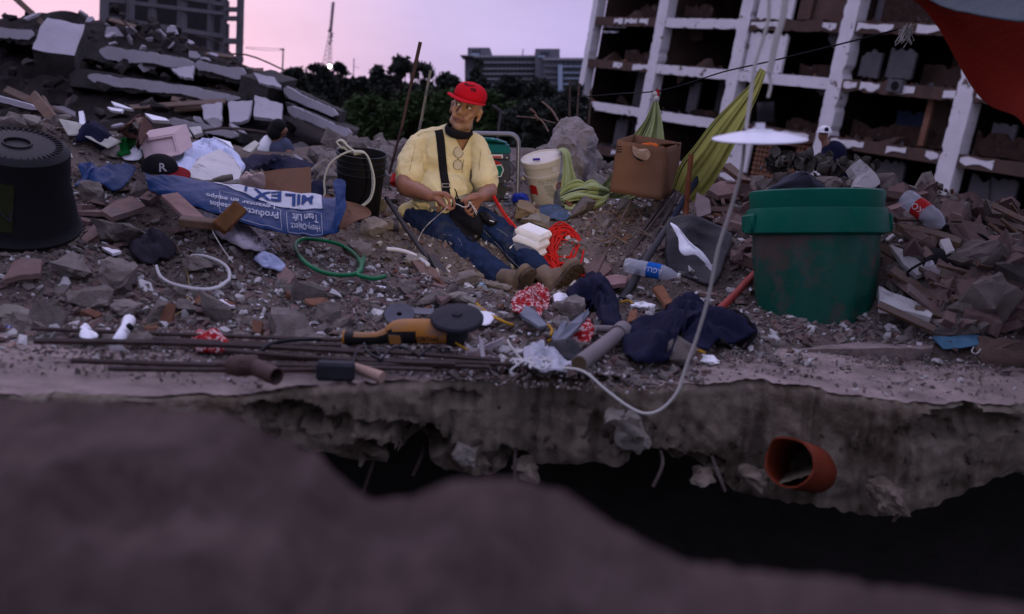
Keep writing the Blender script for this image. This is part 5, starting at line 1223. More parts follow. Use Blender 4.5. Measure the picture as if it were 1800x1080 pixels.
bottle('crushed clear bottle with a deep blue label left of the boots', at(716,497,4.75), at(786,507,4.7), .032, mat('deep_blue', (.01, .03, .30), bump=0), (.62, .85), crush=.4, seed=5)
bottle('big clear bottle with a deep blue label at the left edge of the slab', at(92,597,3.2), at(-70,592,3.2), .040, mat('deep_blue', (.01, .03, .30), bump=0), (.42, .75), 'CRISTAL')
bottle('large clear bottle with a red label lying right of the green bin', at(1590,346,4.62), at(1664,402,4.45), .045, REDP, (.30, .52), 'KO', cap_m=INKB)
bottle('small green glass bottle standing among the foam scraps', hit(1188,612,.0), hit(1188,612,.0)+Vector((.003, .01, .085)), .018, mat('green_glass', (.05, .09, .01), rough=.2, bump=0), (.05, .62), 'o')
# ------------------------------------------------------------------ red rope, foam boxes
RED = mat('red_rope', (.52, .018, .012), rough=.7, var=.15, scale=30, bump=.3, bscale=200)
rp = thing('red_rope', 'tangled coil of bright red rope beside the foam boxes', 'rope', at(990, 470, 5.1)); rs = random.Random(4)
for k in range(17):
    cx_, cy_ = 992+rs.uniform(-9, 9), 437+rs.uniform(-11, 13); rx_, ry_ = rs.uniform(17, 34), rs.uniform(22, 42); a0 = rs.uniform(0, 6.28); th = rs.uniform(-.25, .45)
    pts = []
    for i in range(11):
        a = a0 + i*.62; x = rx_*math.cos(a)*rs.uniform(.86, 1.1); y = ry_*math.sin(a)*rs.uniform(.9, 1.08)
        px, py = cx_+x*math.cos(th)-y*math.sin(th), cy_+x*math.sin(th)+y*math.cos(th); py = min(486, py)
        pts.append(at(px, py, 5.62-.55*(py-392)/100 - .06 - rs.uniform(0, .05)))
    obj('rope_loop', MB().tube(spline(pts, 6), .0055, 6), RED, rp, world=True, smooth=180)
for pts in ([(952,466),(975,472),(1000,478),(1018,470),(1026,440)], [(958,480),(985,484),(1010,482),(1030,486),(1050,488),(1068,484)], [(1030,490),(1038,484),(1036,478),(1028,482),(1034,492),(1055,500)], [(960,455),(968,485),(985,470),(1005,460),(1018,430)]):
    cable('rope_strand', '', '', pts, .0052, RED, parent=rp, dz=.03)
cable('red_strand', '', '', [(868,344,5.5),(878,362,5.42),(890,380,5.35),(905,398,5.28),(912,408,5.25)], .006, RED, parent=rp); cable('red_strand', '', '', [(866,346,5.5),(880,372,5.42),(898,396,5.3)], .004, RED, parent=rp)
fbx = thing('foam_boxes', 'stack of three white foam food boxes in a clear bag', 'food box', at(935, 450, 5.25))
for i, (px, py) in enumerate(((938,409), (934,424), (929,440))):
    c = at(px, py, 5.24-.02*i); e_x = (at(962, 422-0, 5.2)-at(912, 402, 5.28)).normalized(); M_ = frame(c, e_x, z=(.12, -.25, .95)); b = MB()
    hx, hy, hz = .078, .065, .027
    b.add([(-hx*.86, -hy*.86, -hz), (hx*.86, -hy*.86, -hz), (hx*.86, hy*.86, -hz), (-hx*.86, hy*.86, -hz), (-hx, -hy, -.003), (hx, -hy, -.003), (hx, hy, -.003), (-hx, hy, -.003), (-hx, -hy, .003), (hx, -hy, .003), (hx, hy, .003), (-hx, hy, .003), (-hx*.84, -hy*.84, hz*.8), (hx*.84, -hy*.84, hz*.8), (hx*.84, hy*.84, hz*.8), (-hx*.84, hy*.84, hz*.8)],
        [(3, 2, 1, 0), (12, 13, 14, 15)] + [(j*4+i_, j*4+(i_+1) % 4, (j+1)*4+(i_+1) % 4, (j+1)*4+i_) for j in range(3) for i_ in range(4)])
    b.v = [tuple(M_ @ Vector(p)) for p in b.v]; obj('foam_box', b, FOAM, fbx, world=True, smooth=30)
CBAG = mat('thin_clear_bag', (.7, .7, .74), rough=.25, bump=.4, bscale=25, alpha=.16, spec=.6)
obj('clear_bag', blob_sheet([at(x, y, 5.14) for x, y in ((905,402),(920,396),(945,402),(966,415),(962,435),(950,452),(930,455),(908,442),(902,420))], 8, .02, 12, 3, .04, (0, -.9, .4)), CBAG, fbx, world=True, smooth=180)
stone('rough grey-white stone block behind the foam boxes', 940, 392, 62, 30, 5, LIGHTST, Y=5.5)
def Pz(px, py, z=0.0):
    z += .03                                        # lying on the grit that covers the slab
    d = ray(px, py); return CAM + d*((z-CAMZ)/d.z)
# ------------------------------------------------------------------ blue printed sack
SACKT = [(256,306,4.72),(300,309,4.74),(350,318,4.76),(400,323,4.78),(460,334,4.8),(520,341,4.82),(560,344,4.83),(592,352,4.84)]
SACKB = [(262,334,4.62),(300,352,4.55),(350,368,4.5),(400,385,4.46),(460,403,4.44),(520,413,4.44),(560,417,4.45),(596,408,4.48)]
_st, _sb = spline([at(*p) for p in SACKT], 12), spline([at(*p) for p in SACKB], 12)
def _g(S, f):
    f = max(0, min(.9999, f))*(len(S)-1); i = int(f); return S[i].lerp(S[i+1], f-i)
def sackP(u, v, e=0.0):
    a, c = _g(_st, u), _g(_sb, u); p = a.lerp(c, v); n = Vector((0, -.75, .66))
    k = math.sin(math.pi*min(1, max(0, v)))**.7*(.030+.035*u) + .014*nz(u*4.2, v*1.6, 1, 1, 2) + .014*(.5-abs(nz(u*6+v*1.5, v*1.2, 7, 1, 1)*2.4)) + .006*(.5-abs(nz(u*13-v*2, v*3, 4, 1, 1)*2.2))
    return p + n*(k+e)
sack = thing('blue_sack', 'torn blue printed paper sack with a white panel and upside-down lettering', 'sack', at(450, 400, 4.6))
b = MB().grid(lambda u, v: sackP(u, v), 130, 40)
b.grid(lambda u, v: _g(_st, u).lerp(_g(_sb, u), v) + Vector((0, .06, -.05))*math.sin(math.pi*v), 70, 6, 1)
obj('sack_body', b, [BLUEP, CARD], sack, world=True, smooth=180)
WPAN = mat('white_print', (.50, .50, .54), rough=.55, var=.08, bump=.15, bscale=25)
def uvfan(poly, m_, e, name='panel', n=20, par=sack):
    b = MB(); c = (sum(p[0] for p in poly)/len(poly), sum(p[1] for p in poly)/len(poly)); P_ = []
    for i in range(len(poly)):
        a, d = poly[i], poly[(i+1) % len(poly)]
        P_ += [(a[0]+(d[0]-a[0])*j/n, a[1]+(d[1]-a[1])*j/n) for j in range(n)]
    N = len(P_); vs = [sackP(*c, e)]; fs = []
    for r_ in range(1, 17):
        t = r_/16; vs += [sackP(c[0]+(p[0]-c[0])*t, c[1]+(p[1]-c[1])*t, e) for p in P_]
    fs = [(0, 1+i, 1+(i+1) % N) for i in range(N)]
    for r_ in range(15): a = 1+r_*N; fs += [(a+i, a+N+i, a+N+(i+1) % N, a+(i+1) % N) for i in range(N)]
    return obj(name, b.add(vs, fs), m_, par, world=True, smooth=180)
uvfan([(.36,.04),(.88,.03),(.895,.55),(.76,.60),(.62,.52),(.48,.32)], WPAN, .005, 'white_panel')
def sacktext(body, u0, v0, size, m_, bold=0, Lu=.88, Lv=.20, sl=0):
    tb = text_mb(body, size, bold); fine = bmesh.new(); cuts = 3 if size > .05 else 1
    vs = [fine.verts.new(p) for p in tb.v]; fine.faces.ensure_lookup_table()
    for f in tb.f:
        try: fine.faces.new([vs[i] for i in f])
        except ValueError: pass
    bmesh.ops.triangulate(fine, faces=fine.faces[:]); bmesh.ops.subdivide_edges(fine, edges=fine.edges[:], cuts=cuts, use_grid_fill=True)
    b = MB(); b.bm(fine)
    obj('lettering', warp(b, lambda x, y: sackP(u0 - x/Lu, v0 + y/Lv + sl*x, .011 if size > .05 else .009)), m_, sack, world=True)
INKN = mat('navy_print', (.03, .06, .17), bump=0)
sacktext('MIL', .755, .31, .092, INKN, .003, sl=.3); sacktext('EX', .605, .27, .084, INKN, .002, sl=.5); sacktext('I', .515, .20, .06, INKN, .002)
sacktext('Levantar en equipo', .485, .62, .034, WPAN, .0003, sl=.35); sacktext('Productos pesados', .50, .80, .034, WPAN, .0003, sl=.35)
sacktext('Team Lift', .785, .74, .036, WPAN, .0003); sacktext('Heavy-Object', .785, .90, .028, WPAN, 0)
for u0, u1, v0, v1 in ((.40, .655, .46, .97), (.68, .885, .645, .99)):
    ln = [(u0, v0 - (.0 if u0 > .5 else .08)), (u1, v0 + (.0 if u0 > .5 else .16)), (u1, v1), (u0, v1)]; P_ = []
    for i in range(4):
        a, c = ln[i], ln[(i+1) % 4]; P_ += [sackP(a[0]+(c[0]-a[0])*j/10, a[1]+(c[1]-a[1])*j/10, .006) for j in range(10)]
    obj('print_border', MB().tube(P_, .0012, 4, closed=True), WPAN, sack, world=True)
obj('torn_strip', blob_sheet([at(*p) for p in ((587,318,4.62),(607,319,4.6),(606,345,4.56),(609,362,4.52),(603,380,4.48),(592,402,4.46),(588,385,4.5),(591,350,4.55))], 6, .012, 14, 2, .01, (-.2, -.9, .3), 3), BLUEP, sack, world=True, solid=.004)
obj('torn_mouth', blob_sheet([at(*p) for p in ((570,345,4.8),(600,352,4.75),(640,362,4.66),(652,378,4.6),(628,388,4.55),(600,402,4.52),(585,385,4.6))], 6, .012, 10, 3, -.02, (-.3, -.8, .4), 3), CARD, sack, world=True, solid=.004)
cloth('blue_sack_scrap', 'torn blue plastic scrap left of the blue sack', 'plastic scrap', [(140,292),(165,298),(190,306),(212,300),(234,293),(238,303),(222,318),(200,332),(178,326),(150,322),(130,322),(142,308)], BLUEP, amp=.04, freq=8, seed=2, dome=.05, dz=.05, nrm=(0, -.7, .7))
# fibres
FIB = mat('white_fibre', (.46, .42, .46), bump=0, var=.1)
fz = thing('frayed_sacking', 'frayed white woven sacking with loose fibres below the blue sack', 'sacking', hit(420, 410)); rs = random.Random(9)
obj('woven_sheet', blob_sheet([hit(x, y, .05) for x, y in ((345,352),(380,372),(420,395),(455,420),(480,432),(460,440),(420,436),(385,415),(355,380))], 7, .04, 8, 5, .05), mat('woven_white', (.33, .29, .32), bump=.5, bscale=60), fz, world=True, smooth=180, solid=.004)
b = MB()
for i in range(420):
    t = rs.random(); px = 340+130*t+rs.gauss(0, 9); py = 352+72*t+rs.gauss(0, 9); p = hit(px, py, .06); d = Vector((rs.gauss(.1, .6), rs.gauss(-.3, .5), rs.uniform(.1, .9))).normalized()*rs.uniform(.025, .075)
    b.tube([p, p+d*.55+Vector((0, 0, .004)), p+d-Vector((0, 0, .012))], .0011, 3, cap=False)
o = obj('loose_fibre', b, FIB, fz, world=True); o['kind'] = 'stuff'
plank('wooden_board', 'pinkish wooden board leaning at the left of the frayed sacking', 'board', (298,344,4.35), (350,392,4.1), .075, .02, mat('pink_wood', (.24, .15, .13), var=.3, scale=14, bump=.3)); plank('wooden_board', 'brown wooden batten lying below the blue sack', 'board', (316,388,4.05), (408,398,4.05), .05, .035, WOOD)
plank('wooden_board', 'dark brown board end propped up in front of the sack lettering', 'board', (384,402,4.0), (423,364,4.1), .065, .035, mat('dark_brown_wood', (.14, .065, .025), var=.4, scale=14, bump=.4), up=(.3, -.8, .4))
# ------------------------------------------------------------------ clothes and litter on the left
WSH = mat('bluish_white_cloth', (.56, .60, .76), var=.08, bump=.25, bscale=20)
sh = cloth('white_plan_sheet', 'big crumpled bluish-white sheet with thin dark lines, behind the black cap', 'sheet', [(308,258),(330,252),(385,250),(405,262),(424,280),(430,300),(400,318),(350,322),(312,312),(306,285)], WSH, amp=.05, freq=5, seed=7, dome=.10, dz=.08, nrm=(0, -.5, .85))
for pts in ([(315,258),(345,256),(372,270)], [(335,262),(352,266),(366,272)], [(311,294),(316,293)]):
    obj('dark_line', MB().tube([at(x, y, hit(x, y).y - .16) for x, y in pts], .0035, 4), INKB, sh, world=True)
polyslab('plaster_board', 'broad speckled white plaster board piece right of the black cap', 'plaster board', [(345,280),(385,262),(408,275),(425,298),(420,315),(400,318),(362,318),(330,310),(322,304),(336,298)], PLAS, .02, dz=.19, nrm=(0, -.4, .9))
cap2 = thing('baseball_cap', 'black baseball cap with a white R emblem and red brim above the sack', 'cap', M_ := frame(at(281, 297, 4.92), (.9, -.35, -.22), z=(.1, -.35, .93)))
rc = .088
b = MB().lathe([(rc*math.cos(R(a)), rc*.82*math.sin(R(a))) for a in range(0, 91, 10)], 28); obj('cap_crown', b, BLACKC, cap2, smooth=180)
b = MB().grid(lambda u, v: ((rc*.96 + .075*v*math.sin(math.pi*(.12+.76*u)))*math.cos(R(-62+124*u)), (rc*.96+.075*v*math.sin(math.pi*(.12+.76*u)))*math.sin(R(-62+124*u)), .004-.012*v), 18, 6); obj('brim', b, mat('dark_red_cloth', (.20, .012, .015), bump=.2), cap2, smooth=180, solid=.005)
def cshell(x, y): a, e_ = R(-38)+x/rc, R(30)+y/rc; return (1.03*rc*math.cos(e_)*math.cos(a), 1.03*rc*math.cos(e_)*math.sin(a), 1.03*rc*.82*math.sin(e_)+.002)
obj('emblem', warp(text_mb('R', .068, .001), cshell), mat('grey_embroidery', (.42, .40, .42)), cap2)
pt = thing('pink_tub', 'pale pink rectangular plastic tub lying on its side behind the black cap', 'tub', at(278, 285, 5.7)); PK = mat('pink_plastic', (.50, .36, .36), rough=.5, var=.08, bump=.05)
c = [at(246,246,5.62), at(306,236,5.66), at(316,272,5.52), at(256,284,5.5)]; bk = Vector((.02, .12, .05))
b = MB().grid(lambda u, v: (c[3].lerp(c[2], u)).lerp(c[0].lerp(c[1], u), v) + Vector((0, .02*(1 if .08 < u < .92 and .1 < v < .9 else 0), 0)), 16, 12); obj('tub_base', b, PK, pt, world=True, smooth=50)
b = MB()
for i in range(4): a, d = c[i], c[(i+1) % 4]; b.add([a, d, d+bk+(d-sum(c, Vector())/4)*.10, a+bk+(a-sum(c, Vector())/4)*.10], [(0, 1, 2, 3)])
obj('tub_side', b, PK, pt, world=True, solid=.004)
for lab, nm, cat, pts, m_, sd, kw in (
 ('crumpled bright green cloth behind the pink tub', 'green_cloth', 'cloth', [(206,262),(216,250),(232,247),(244,252),(244,264),(230,268),(212,274)], mat('green_cloth', (.006, .12, .02), bump=.3), 1, dict(dome=.06)),
 ('white crumpled cloth between the green cloth and the black cap', 'white_cloth', 'cloth', [(212,268),(230,266),(250,262),(254,272),(244,280),(222,278)], PAPER, 2, dict(dome=.04)),
 ('navy blue rounded cloth behind the black tub', 'navy_cloth', 'cloth', [(134,242),(150,232),(175,230),(192,236),(199,248),(188,258),(180,264),(160,252),(138,252)], NAVY, 3, dict(dome=.09)),
 ('navy jacket spread behind the cardboard piece', 'navy_jacket', 'jacket', [(412,284),(440,276),(480,274),(520,280),(556,292),(565,302),(530,306),(480,298),(440,300),(424,304)], NAVY, 4, dict(dome=.05, dz=.03)),
 ('dark navy bundle right of the cardboard piece', 'navy_bundle', 'cloth', [(546,324),(562,322),(574,330),(572,344),(556,350),(546,342)], NAVY, 5, dict(dome=.06, dz=.06)),
 ('crumpled pale pink cloth on the top edge of the blue sack', 'pink_cloth', 'cloth', [(421,326),(424,310),(432,301),(440,305),(448,309),(463,305),(464,330),(445,333)], mat('pale_pink_cloth', (.46, .33, .29), bump=.2), 6, dict(dome=.05, Y=4.86, nrm=(0, -.9, .4))),
 ('dark brown cloth heap in the shadow behind the navy cloth', 'brown_cloth', 'cloth', [(214,235),(228,215),(240,206),(262,210),(275,222),(262,240),(240,246)], mat('dark_brown_cloth', (.07, .03, .02), bump=.3), 8, dict(dome=.15, dz=.1)),
 ('dark crumpled rag on the rubble right of the black tub', 'dark_rag', 'rag', [(228,432),(246,420),(270,416),(300,424),(310,440),(296,452),(264,458),(236,452)], mat('dark_violet_rag', (.045, .038, .05), bump=.6, bscale=40), 9, dict(dome=.06, amp=.05, freq=12)),
 ('dark flat rag strip on the rubble below the dark rag', 'dark_rag', 'rag', [(205,478),(228,470),(240,488),(236,500),(220,492)], mat('dark_violet_rag', (.045, .038, .05)), 10, dict(dome=.02)),
 ('red and white patterned rag by the sole of the boot', 'patterned_rag', 'rag', [(916,528),(930,510),(948,502),(964,512),(966,528),(952,548),(944,556),(930,548),(905,545),(900,532)], None, 11, dict(dome=.04, amp=.05, dz=.04)),
 ('red patterned rag under the slate pieces near the grey pipe', 'patterned_rag', 'rag', [(998,592),(1012,576),(1030,562),(1040,572),(1042,590),(1024,602),(1008,604)], None, 12, dict(dome=.03, amp=.05)),
 ('red and white patterned rag on the steel bars at the left', 'patterned_rag', 'rag', [(338,596),(350,588),(375,592),(400,600),(408,612),(390,622),(360,622),(342,612)], None, 13, dict(dome=.05)),
 ('navy trousers lying crumpled right of the boots', 'navy_trousers', 'trousers', [(998,508),(1020,492),(1036,478),(1052,486),(1068,498),(1080,512),(1088,545),(1090,572),(1064,574),(1052,556),(1044,538),(1020,532),(1000,528)], NAVY, 14, dict(dome=.06, amp=.06, dz=.05)),
 ('big dark navy garment heaped right of the grey pipe', 'navy_garment', 'garment', [(1092,586),(1110,568),(1150,556),(1180,538),(1206,528),(1232,536),(1258,546),(1300,560),(1328,580),(1322,594),(1270,600),(1236,612),(1210,606),(1188,600),(1178,626),(1164,640),(1120,640),(1098,618)], NAVY, 15, dict(dome=.06, amp=.085, dz=.04, freq=6)),
 ('black garment part with folds beside the foot of the green bin', 'black_garment', 'garment', [(1236,574),(1262,560),(1300,562),(1328,578),(1326,596),(1290,606),(1252,604)], BLACKC, 16, dict(dome=.05, amp=.06)),
 ('white sheet of paper half under the grinder disc', 'white_sheet', 'paper', [(778,548),(790,535),(815,540),(848,548),(870,552),(862,570),(845,572),(830,560)], PAPER, 17, dict(dome=.01, amp=.008, dz=.03, dens=2, solid=.002)),
 ('small torn white paper right of the red patterned rag', 'torn_paper', 'paper', [(972,522),(990,528),(1000,524),(1000,534),(994,536),(980,538)], PAPER, 18, dict(dome=.02, dz=.04, dens=2, solid=.002)),
 ('thin white plastic bag on the slab beside the white cable', 'white_plastic_bag', 'plastic bag', [(920,612),(936,606),(952,604),(950,620),(975,628),(1005,636),(1010,645),(980,652),(940,650),(924,636)], CBAG2 if 'CBAG2' in globals() else mat('white_thin_bag', (.6, .6, .66), rough=.3, bump=.3, alpha=.7), 19, dict(dome=.03, amp=.03, freq=16, dz=.02)),
 ('black crumpled plastic piece right of the white bag', 'black_plastic_piece', 'plastic scrap', [(962,610),(985,606),(1014,604),(1022,630),(1004,632),(980,626)], BLKP, 20, dict(dome=.02, dz=.03, dens=2)),
 ('blue surgical mask lying at the right end of the slab', 'surgical_mask', 'face mask', [(1638,594),(1665,593),(1692,591),(1722,588),(1724,600),(1722,608),(1690,612),(1658,615)], mat('mask_blue', (.09, .20, .29), bump=.2, weave=24), 21, dict(dome=.004, amp=.012, freq=9, dz=.03, dens=1)),
 ('dirty brown wrapper lying on the right end of the slab', 'brown_wrapper', 'wrapper', [(1545,610),(1560,614),(1590,628),(1598,634),(1574,632),(1552,620)], mat('brown_wrap', (.22, .12, .07)), 22, dict(dome=.01, amp=.006, dz=.01, dens=2)),
 ('bluish clear plastic scrap in the rubble left of the green hose', 'plastic_scrap', 'plastic scrap', [(446,455),(462,448),(485,455),(502,468),(488,476),(462,470)], mat('bluish_plastic', (.30, .34, .48), rough=.4, bump=.3), 23, dict(dome=.03, amp=.03, freq=14)),
 ('pinkish dry husk curled on the slab at the left edge', 'dry_husk', 'husk', [(-10,650),(8,630),(18,610),(28,603),(30,620),(46,628),(36,645),(14,660)], mat('husk', (.34, .22, .18), bump=.3), 24, dict(dome=.03, amp=.02, freq=12, Y=2.95, nrm=(0, -.9, .4))),
 ('light cream board lying tilted behind the navy cloth at left', 'cream_board', 'board', [(104,210),(135,216),(160,226),(175,232),(215,250),(190,262),(172,252),(140,236),(120,238)], mat('cream_board', (.44, .42, .36)), 25, dict(dome=.0, amp=.004, dz=.06, dens=1)),
 ('crumpled white paper scraps by the left hand end of the bars', 'torn_paper', 'paper', [(144,580),(152,577),(162,582),(172,592),(160,596),(142,594)], PAPER, 26, dict(dome=.02, dz=.03)),
 ('dark grey tattered bag in the rubble right of the bin', 'grey_bag', 'bag', [(1420,0),(1430,2),(1432,8)], BLKP, 27, None)):
    if kw is None: continue
    if m_ is None:
        m_ = mat('red_white_print', (.30, .012, .015), var=.2, spots=(.62, .48, .46), sp_scale=55, sp_lo=.52, sp_hi=.55, bump=.2)
    k2 = dict(amp=.03, freq=7, dz=.03); k2.update(kw)
    cloth(nm, lab, cat, pts, m_, seed=sd, **k2)
cdp = polyslab('cardboard_piece', 'folded brown cardboard standing behind the blue sack', 'cardboard', [(458,330,4.92),(462,302,4.98),(500,296,5.02),(546,294,5.06),(547,320,4.98),(546,346,4.9),(500,342,4.88)], CARD, .006, nrm=(0, -.9, .4))
b = MB().tube([at(374,318,4.95), at(392,314,4.95), at(409,311,4.97)], [.010, .017, .015], 10).tube([at(348,318,4.93), at(362,321,4.93), at(376,319,4.94)], [.004, .012, .009], 8)
tag(obj('work_glove', b, mat('grey_glove', (.17, .15, .12)), world=True, smooth=180), 'grey rolled glove finger lying on the speckled plaster board', 'glove')
for i, (lab, pts, m_, th) in enumerate((
 ('bright white splinter board in the dark under the lower ruin slab, upper one', [(195,178,9.6),(214,184,9.6),(234,192,9.5),(222,191,9.5),(200,184,9.5)], PAPER, .03), ('bright white splinter board in the dark under the lower ruin slab, lower one', [(188,188,9.5),(217,192,9.5),(213,196,9.4),(196,194,9.4)], PAPER, .03),
 ('white-topped dark box lying left of the low slab', [(254,199,9.2),(292,208,9.0),(297,212,8.9),(268,211,8.9)], PAPER, .04), ('white frame piece standing in the dark behind the cream board', [(138,196,8.2),(146,195,8.2),(150,222,8.0),(140,220,8.0)], PAPER, .04),
 ('white stencilled card lying left of the crouching person', [(425,262,8.4),(448,247,8.6),(456,252,8.5),(440,268,8.2)], mat('cream_board', (.44, .42, .36)), .02), ('white flat shard behind the plan sheet', [(374,240,7.6),(395,250,7.4),(411,262,7.2),(405,250,7.4)], PAPER, .02),
 ('white piece of broken plaster behind the pink tub', [(312,226,8.2),(328,222,8.2),(338,240,8.0),(318,242,8.0)], PLAS, .04), ('second white piece of broken plaster behind the pink tub', [(332,224,8.1),(352,222,8.1),(356,232,8.0),(342,238,8.0)], PLAS, .04))):
    polyslab('white_board', lab, 'board', pts, m_, th, nrm=(0, -.7, .7), jit=.3)
for lab, p0, p1 in (('brown plank leaning up beside the crumbled slab edge at left', (58,168,7.0), (103,222,6.4)), ('second brown plank leaning beside the crumbled slab edge at left', (72,176,7.0), (96,220,6.5)), ('dark brown curved timber in front of the white-topped box', (222,246,7.2), (244,210,7.6))):
    plank('leaning_plank', lab, 'plank', p0, p1, .07, .03, WOOD, up=(0, -1, .2))
tag(obj('striped_sock', MB().tube([at(84,224,6.4), at(98,220,6.4)], [.045, .03], 10, mat=0).tube([at(98,221,6.35), at(108,223,6.35)], .026, 10, mat=1).tube([at(108,223,6.35), at(114,224,6.35)], .024, 10, mat=2).tube([at(114,225,6.35), at(124,227,6.3)], [.026, .02], 10, mat=0), [mat('dark_red_cloth', (.20, .012, .015)), PAPER, NAVY], world=True, smooth=60), 'red, white and navy striped rolled cloth behind the black tub', 'cloth')
# ------------------------------------------------------------------ rings and hoses
GHO = mat('green_hose', (.006, .16, .055), rough=.45, var=.15, bump=0, dust=.2)
b = MB().tube(spline([hit(x, y, .05) for x, y in ((640,452),(636,466),(630,480),(600,484),(566,478),(540,464),(524,446),(520,430),(532,421),(560,422),(590,428),(612,438),(628,452),(636,468),(628,482),(645,488),(660,490),(676,486))], 8), .0095, 10)
tag(obj('green_hose', b, GHO, world=True, smooth=180), 'loop of green garden hose lying on the rubble left of the man', 'hose')
cable('white_conduit', 'thin white plastic conduit bent into an open ring on the rubble', 'conduit', [(275,468),(282,486),(300,498),(330,506),(362,509),(384,505),(396,497),(403,490),(402,475),(392,464),(376,456),(356,450),(336,450)], .0075, WHITEP, dz=.04)
cable('dry_straw', 'long thin yellowish dry stem running over the rubble at left', 'stem', [(322,455),(331,490),(332,520),(327,540),(312,552),(290,562),(262,572),(236,580)], .003, mat('dry_stem', (.25, .18, .08)), dz=.02)
cable('thin_wire', 'thin tangled pale wire at the left of the frayed sacking', 'wire', [(368,395),(378,415),(390,435),(402,452),(410,462)], .002, CORD, dz=.09)
YEL = mat('yellow_conduit', (.42, .22, .02), rough=.5)
for i, (lab, pts) in enumerate((('yellow flexible conduit piece right of the white sheet', [(838,534),(850,546),(866,556),(886,566),(902,572)]), ('short yellow conduit piece below the slate pieces', [(950,576),(962,572),(970,580),(968,590)]), ('short yellow conduit piece near the black plastic piece', [(964,600),(974,597),(984,600),(992,606)]), ('yellow conduit piece at the foot of the thick dark pole', [(1090,532),(1104,529),(1112,534)]), ('yellow conduit piece in front of the navy garment', [(1202,616),(1214,614),(1226,616),(1238,620)]), ('yellow cord curl beside the navy trousers', [(1002,530),(1004,538),(1014,544),(1030,548)]))):
    cable('yellow_conduit', lab, 'conduit', pts, .006, YEL, dz=.03, group='yellow conduit pieces')
# ------------------------------------------------------------------ steel bars along the slab
bars = [((55,578),(598,598),.016,.007),((60,600),(640,620),.03,.0095),((125,634),(640,640),.010,.0085),((190,648),(590,650),.008,.008),((270,596),(600,607),.02,.008),((330,606),(880,634),.018,.008),((430,628),(880,640),.011,.0085),((540,640),(860,646),.009,.008),((395,616),(800,640),.028,.0075),((600,630),(900,640),.012,.007),((380,640),(760,650),.009,.0075)]
nm_ = ('uppermost', 'thick second', 'third', 'lowest left', 'fourth', 'fifth', 'sixth', 'seventh', 'crossing', 'short right', 'short lower')
for i, (p0, p1, z, r_) in enumerate(bars):
    tag(obj('steel_bar', rebar_mb(MB(), Pz(*p0, z), Pz(*p1, z), r_, .012, i), STEEL, world=True), f'{nm_[i]} ribbed steel bar of the bundle lying along the slab edge', 'rebar', 'steel bars along the slab')
for pts in ([(540,640),(575,612),(600,600),(640,604)], [(612,640),(640,618),(676,606),(720,612)]): 
    pass
b = MB()
for pts in ([(620,640),(630,614),(655,612),(668,625)], [(668,634),(690,612),(712,612),(728,622)], [(735,628),(760,610),(775,616)], [(640,604),(646,618),(660,628),(672,632)]): b.tube(spline([Pz(x, y, .03) for x, y in pts], 5), .0045, 5)
tag(obj('tie_wire', b, BLKP, world=True, smooth=180), 'black wire loops tying the steel bars under the grinder', 'wire')
# hammer, pipe tee, grey pipe
hm = thing('hammer', 'short sledge hammer with a black steel head and wooden handle on the slab', 'hammer', Pz(600, 655, 0)); a, c = Pz(556, 651, .032), Pz(624, 653, .032)
BST = mat('black_steel', (.030, .030, .036), rough=.6, var=.3, bump=.2, bscale=30, metal=.2)
b = MB().box(((c-a).length, .05, .052), frame((a+c)/2, c-a), 0, .008); obj('head', b, BST, hm, world=True)
b = MB().tube([Pz(616, 644, .04), Pz(640, 652, .03), Pz(664, 661, .022), Pz(672, 664, .02)], [.013, .0145, .0165, .0165], 12); obj('wooden_handle', b, mat('pale_wood', (.38, .25, .19), var=.2, scale=10, bump=.15), hm, world=True, smooth=50)
pp = thing('pipe_tee', 'dark rusty pipe fitting with an open pipe end on the slab', 'pipe fitting', Pz(450, 660, 0))
p0, p1 = Pz(436, 640, .035), Pz(486, 662, .026); d = (p1-p0)
b = MB(); M_ = axisM(p0-d*.1, p1); L_ = (p1-p0).length*1.1; b.lathe([(.001, .01), (.024, .01), (.0245, L_), (.020, L_), (.018, L_*.5), (.001, L_*.5)], 20); b.v = [tuple(M_ @ Vector(p)) for p in b.v]; obj('pipe', b, RUST, pp, world=True, smooth=40)
b = MB().tube([Pz(404, 642, .035), Pz(418, 644, .035), Pz(450, 642, .035)], [.026, .029, .029], 14); obj('collar', b, RUST, pp, world=True, smooth=40)
b = MB().tube([Pz(424, 642, .065), Pz(425, 640, .085)], .010, 8); obj('bolt', b, RUST, pp, world=True)
gp = thing('grey_pipe', 'thick grey-brown plastic pipe with a sawn end lying towards the slab edge', 'pipe', Pz(1020, 650, 0)); GPM = mat('grey_pipe_plastic', (.20, .17, .165), rough=.6, var=.2, bump=.1, dust=.3)
P_ = [Pz(1018, 640, .03), Pz(1055, 612, .035), Pz(1086, 588, .05), Pz(1098, 578, .06)]; b = MB(); b.tube(P_, .0265, 18, cap=True); obj('pipe', b, GPM, gp, world=True, smooth=50)
obj('sawn_end', MB().tube([P_[0]-(P_[1]-P_[0]).normalized()*.002, P_[0]], .023, 18), mat('brown_end', (.10, .07, .04)), gp, world=True)
obj('pipe_socket', MB().tube([P_[2], P_[2].lerp(P_[3], .8)], .034, 18), GPM, gp, world=True, smooth=50)
obj('branch', MB().tube([Pz(1090, 580, .05), Pz(1046, 578, .05), Pz(1040, 590, .03)], .014, 10), GPM, gp, world=True, smooth=50)
tag(obj('red_pipe', MB().tube([hit(1252, 556, .03), at(1290, 520, hit(1252, 556).y+.25), at(1330, 478, hit(1252, 556).y+.5)], .0165, 14), mat('red_pipe_plastic', (.36, .045, .03), rough=.5, var=.15, dust=.2), world=True, smooth=60), 'smooth red plastic pipe leaning behind the left side of the green bin', 'pipe')
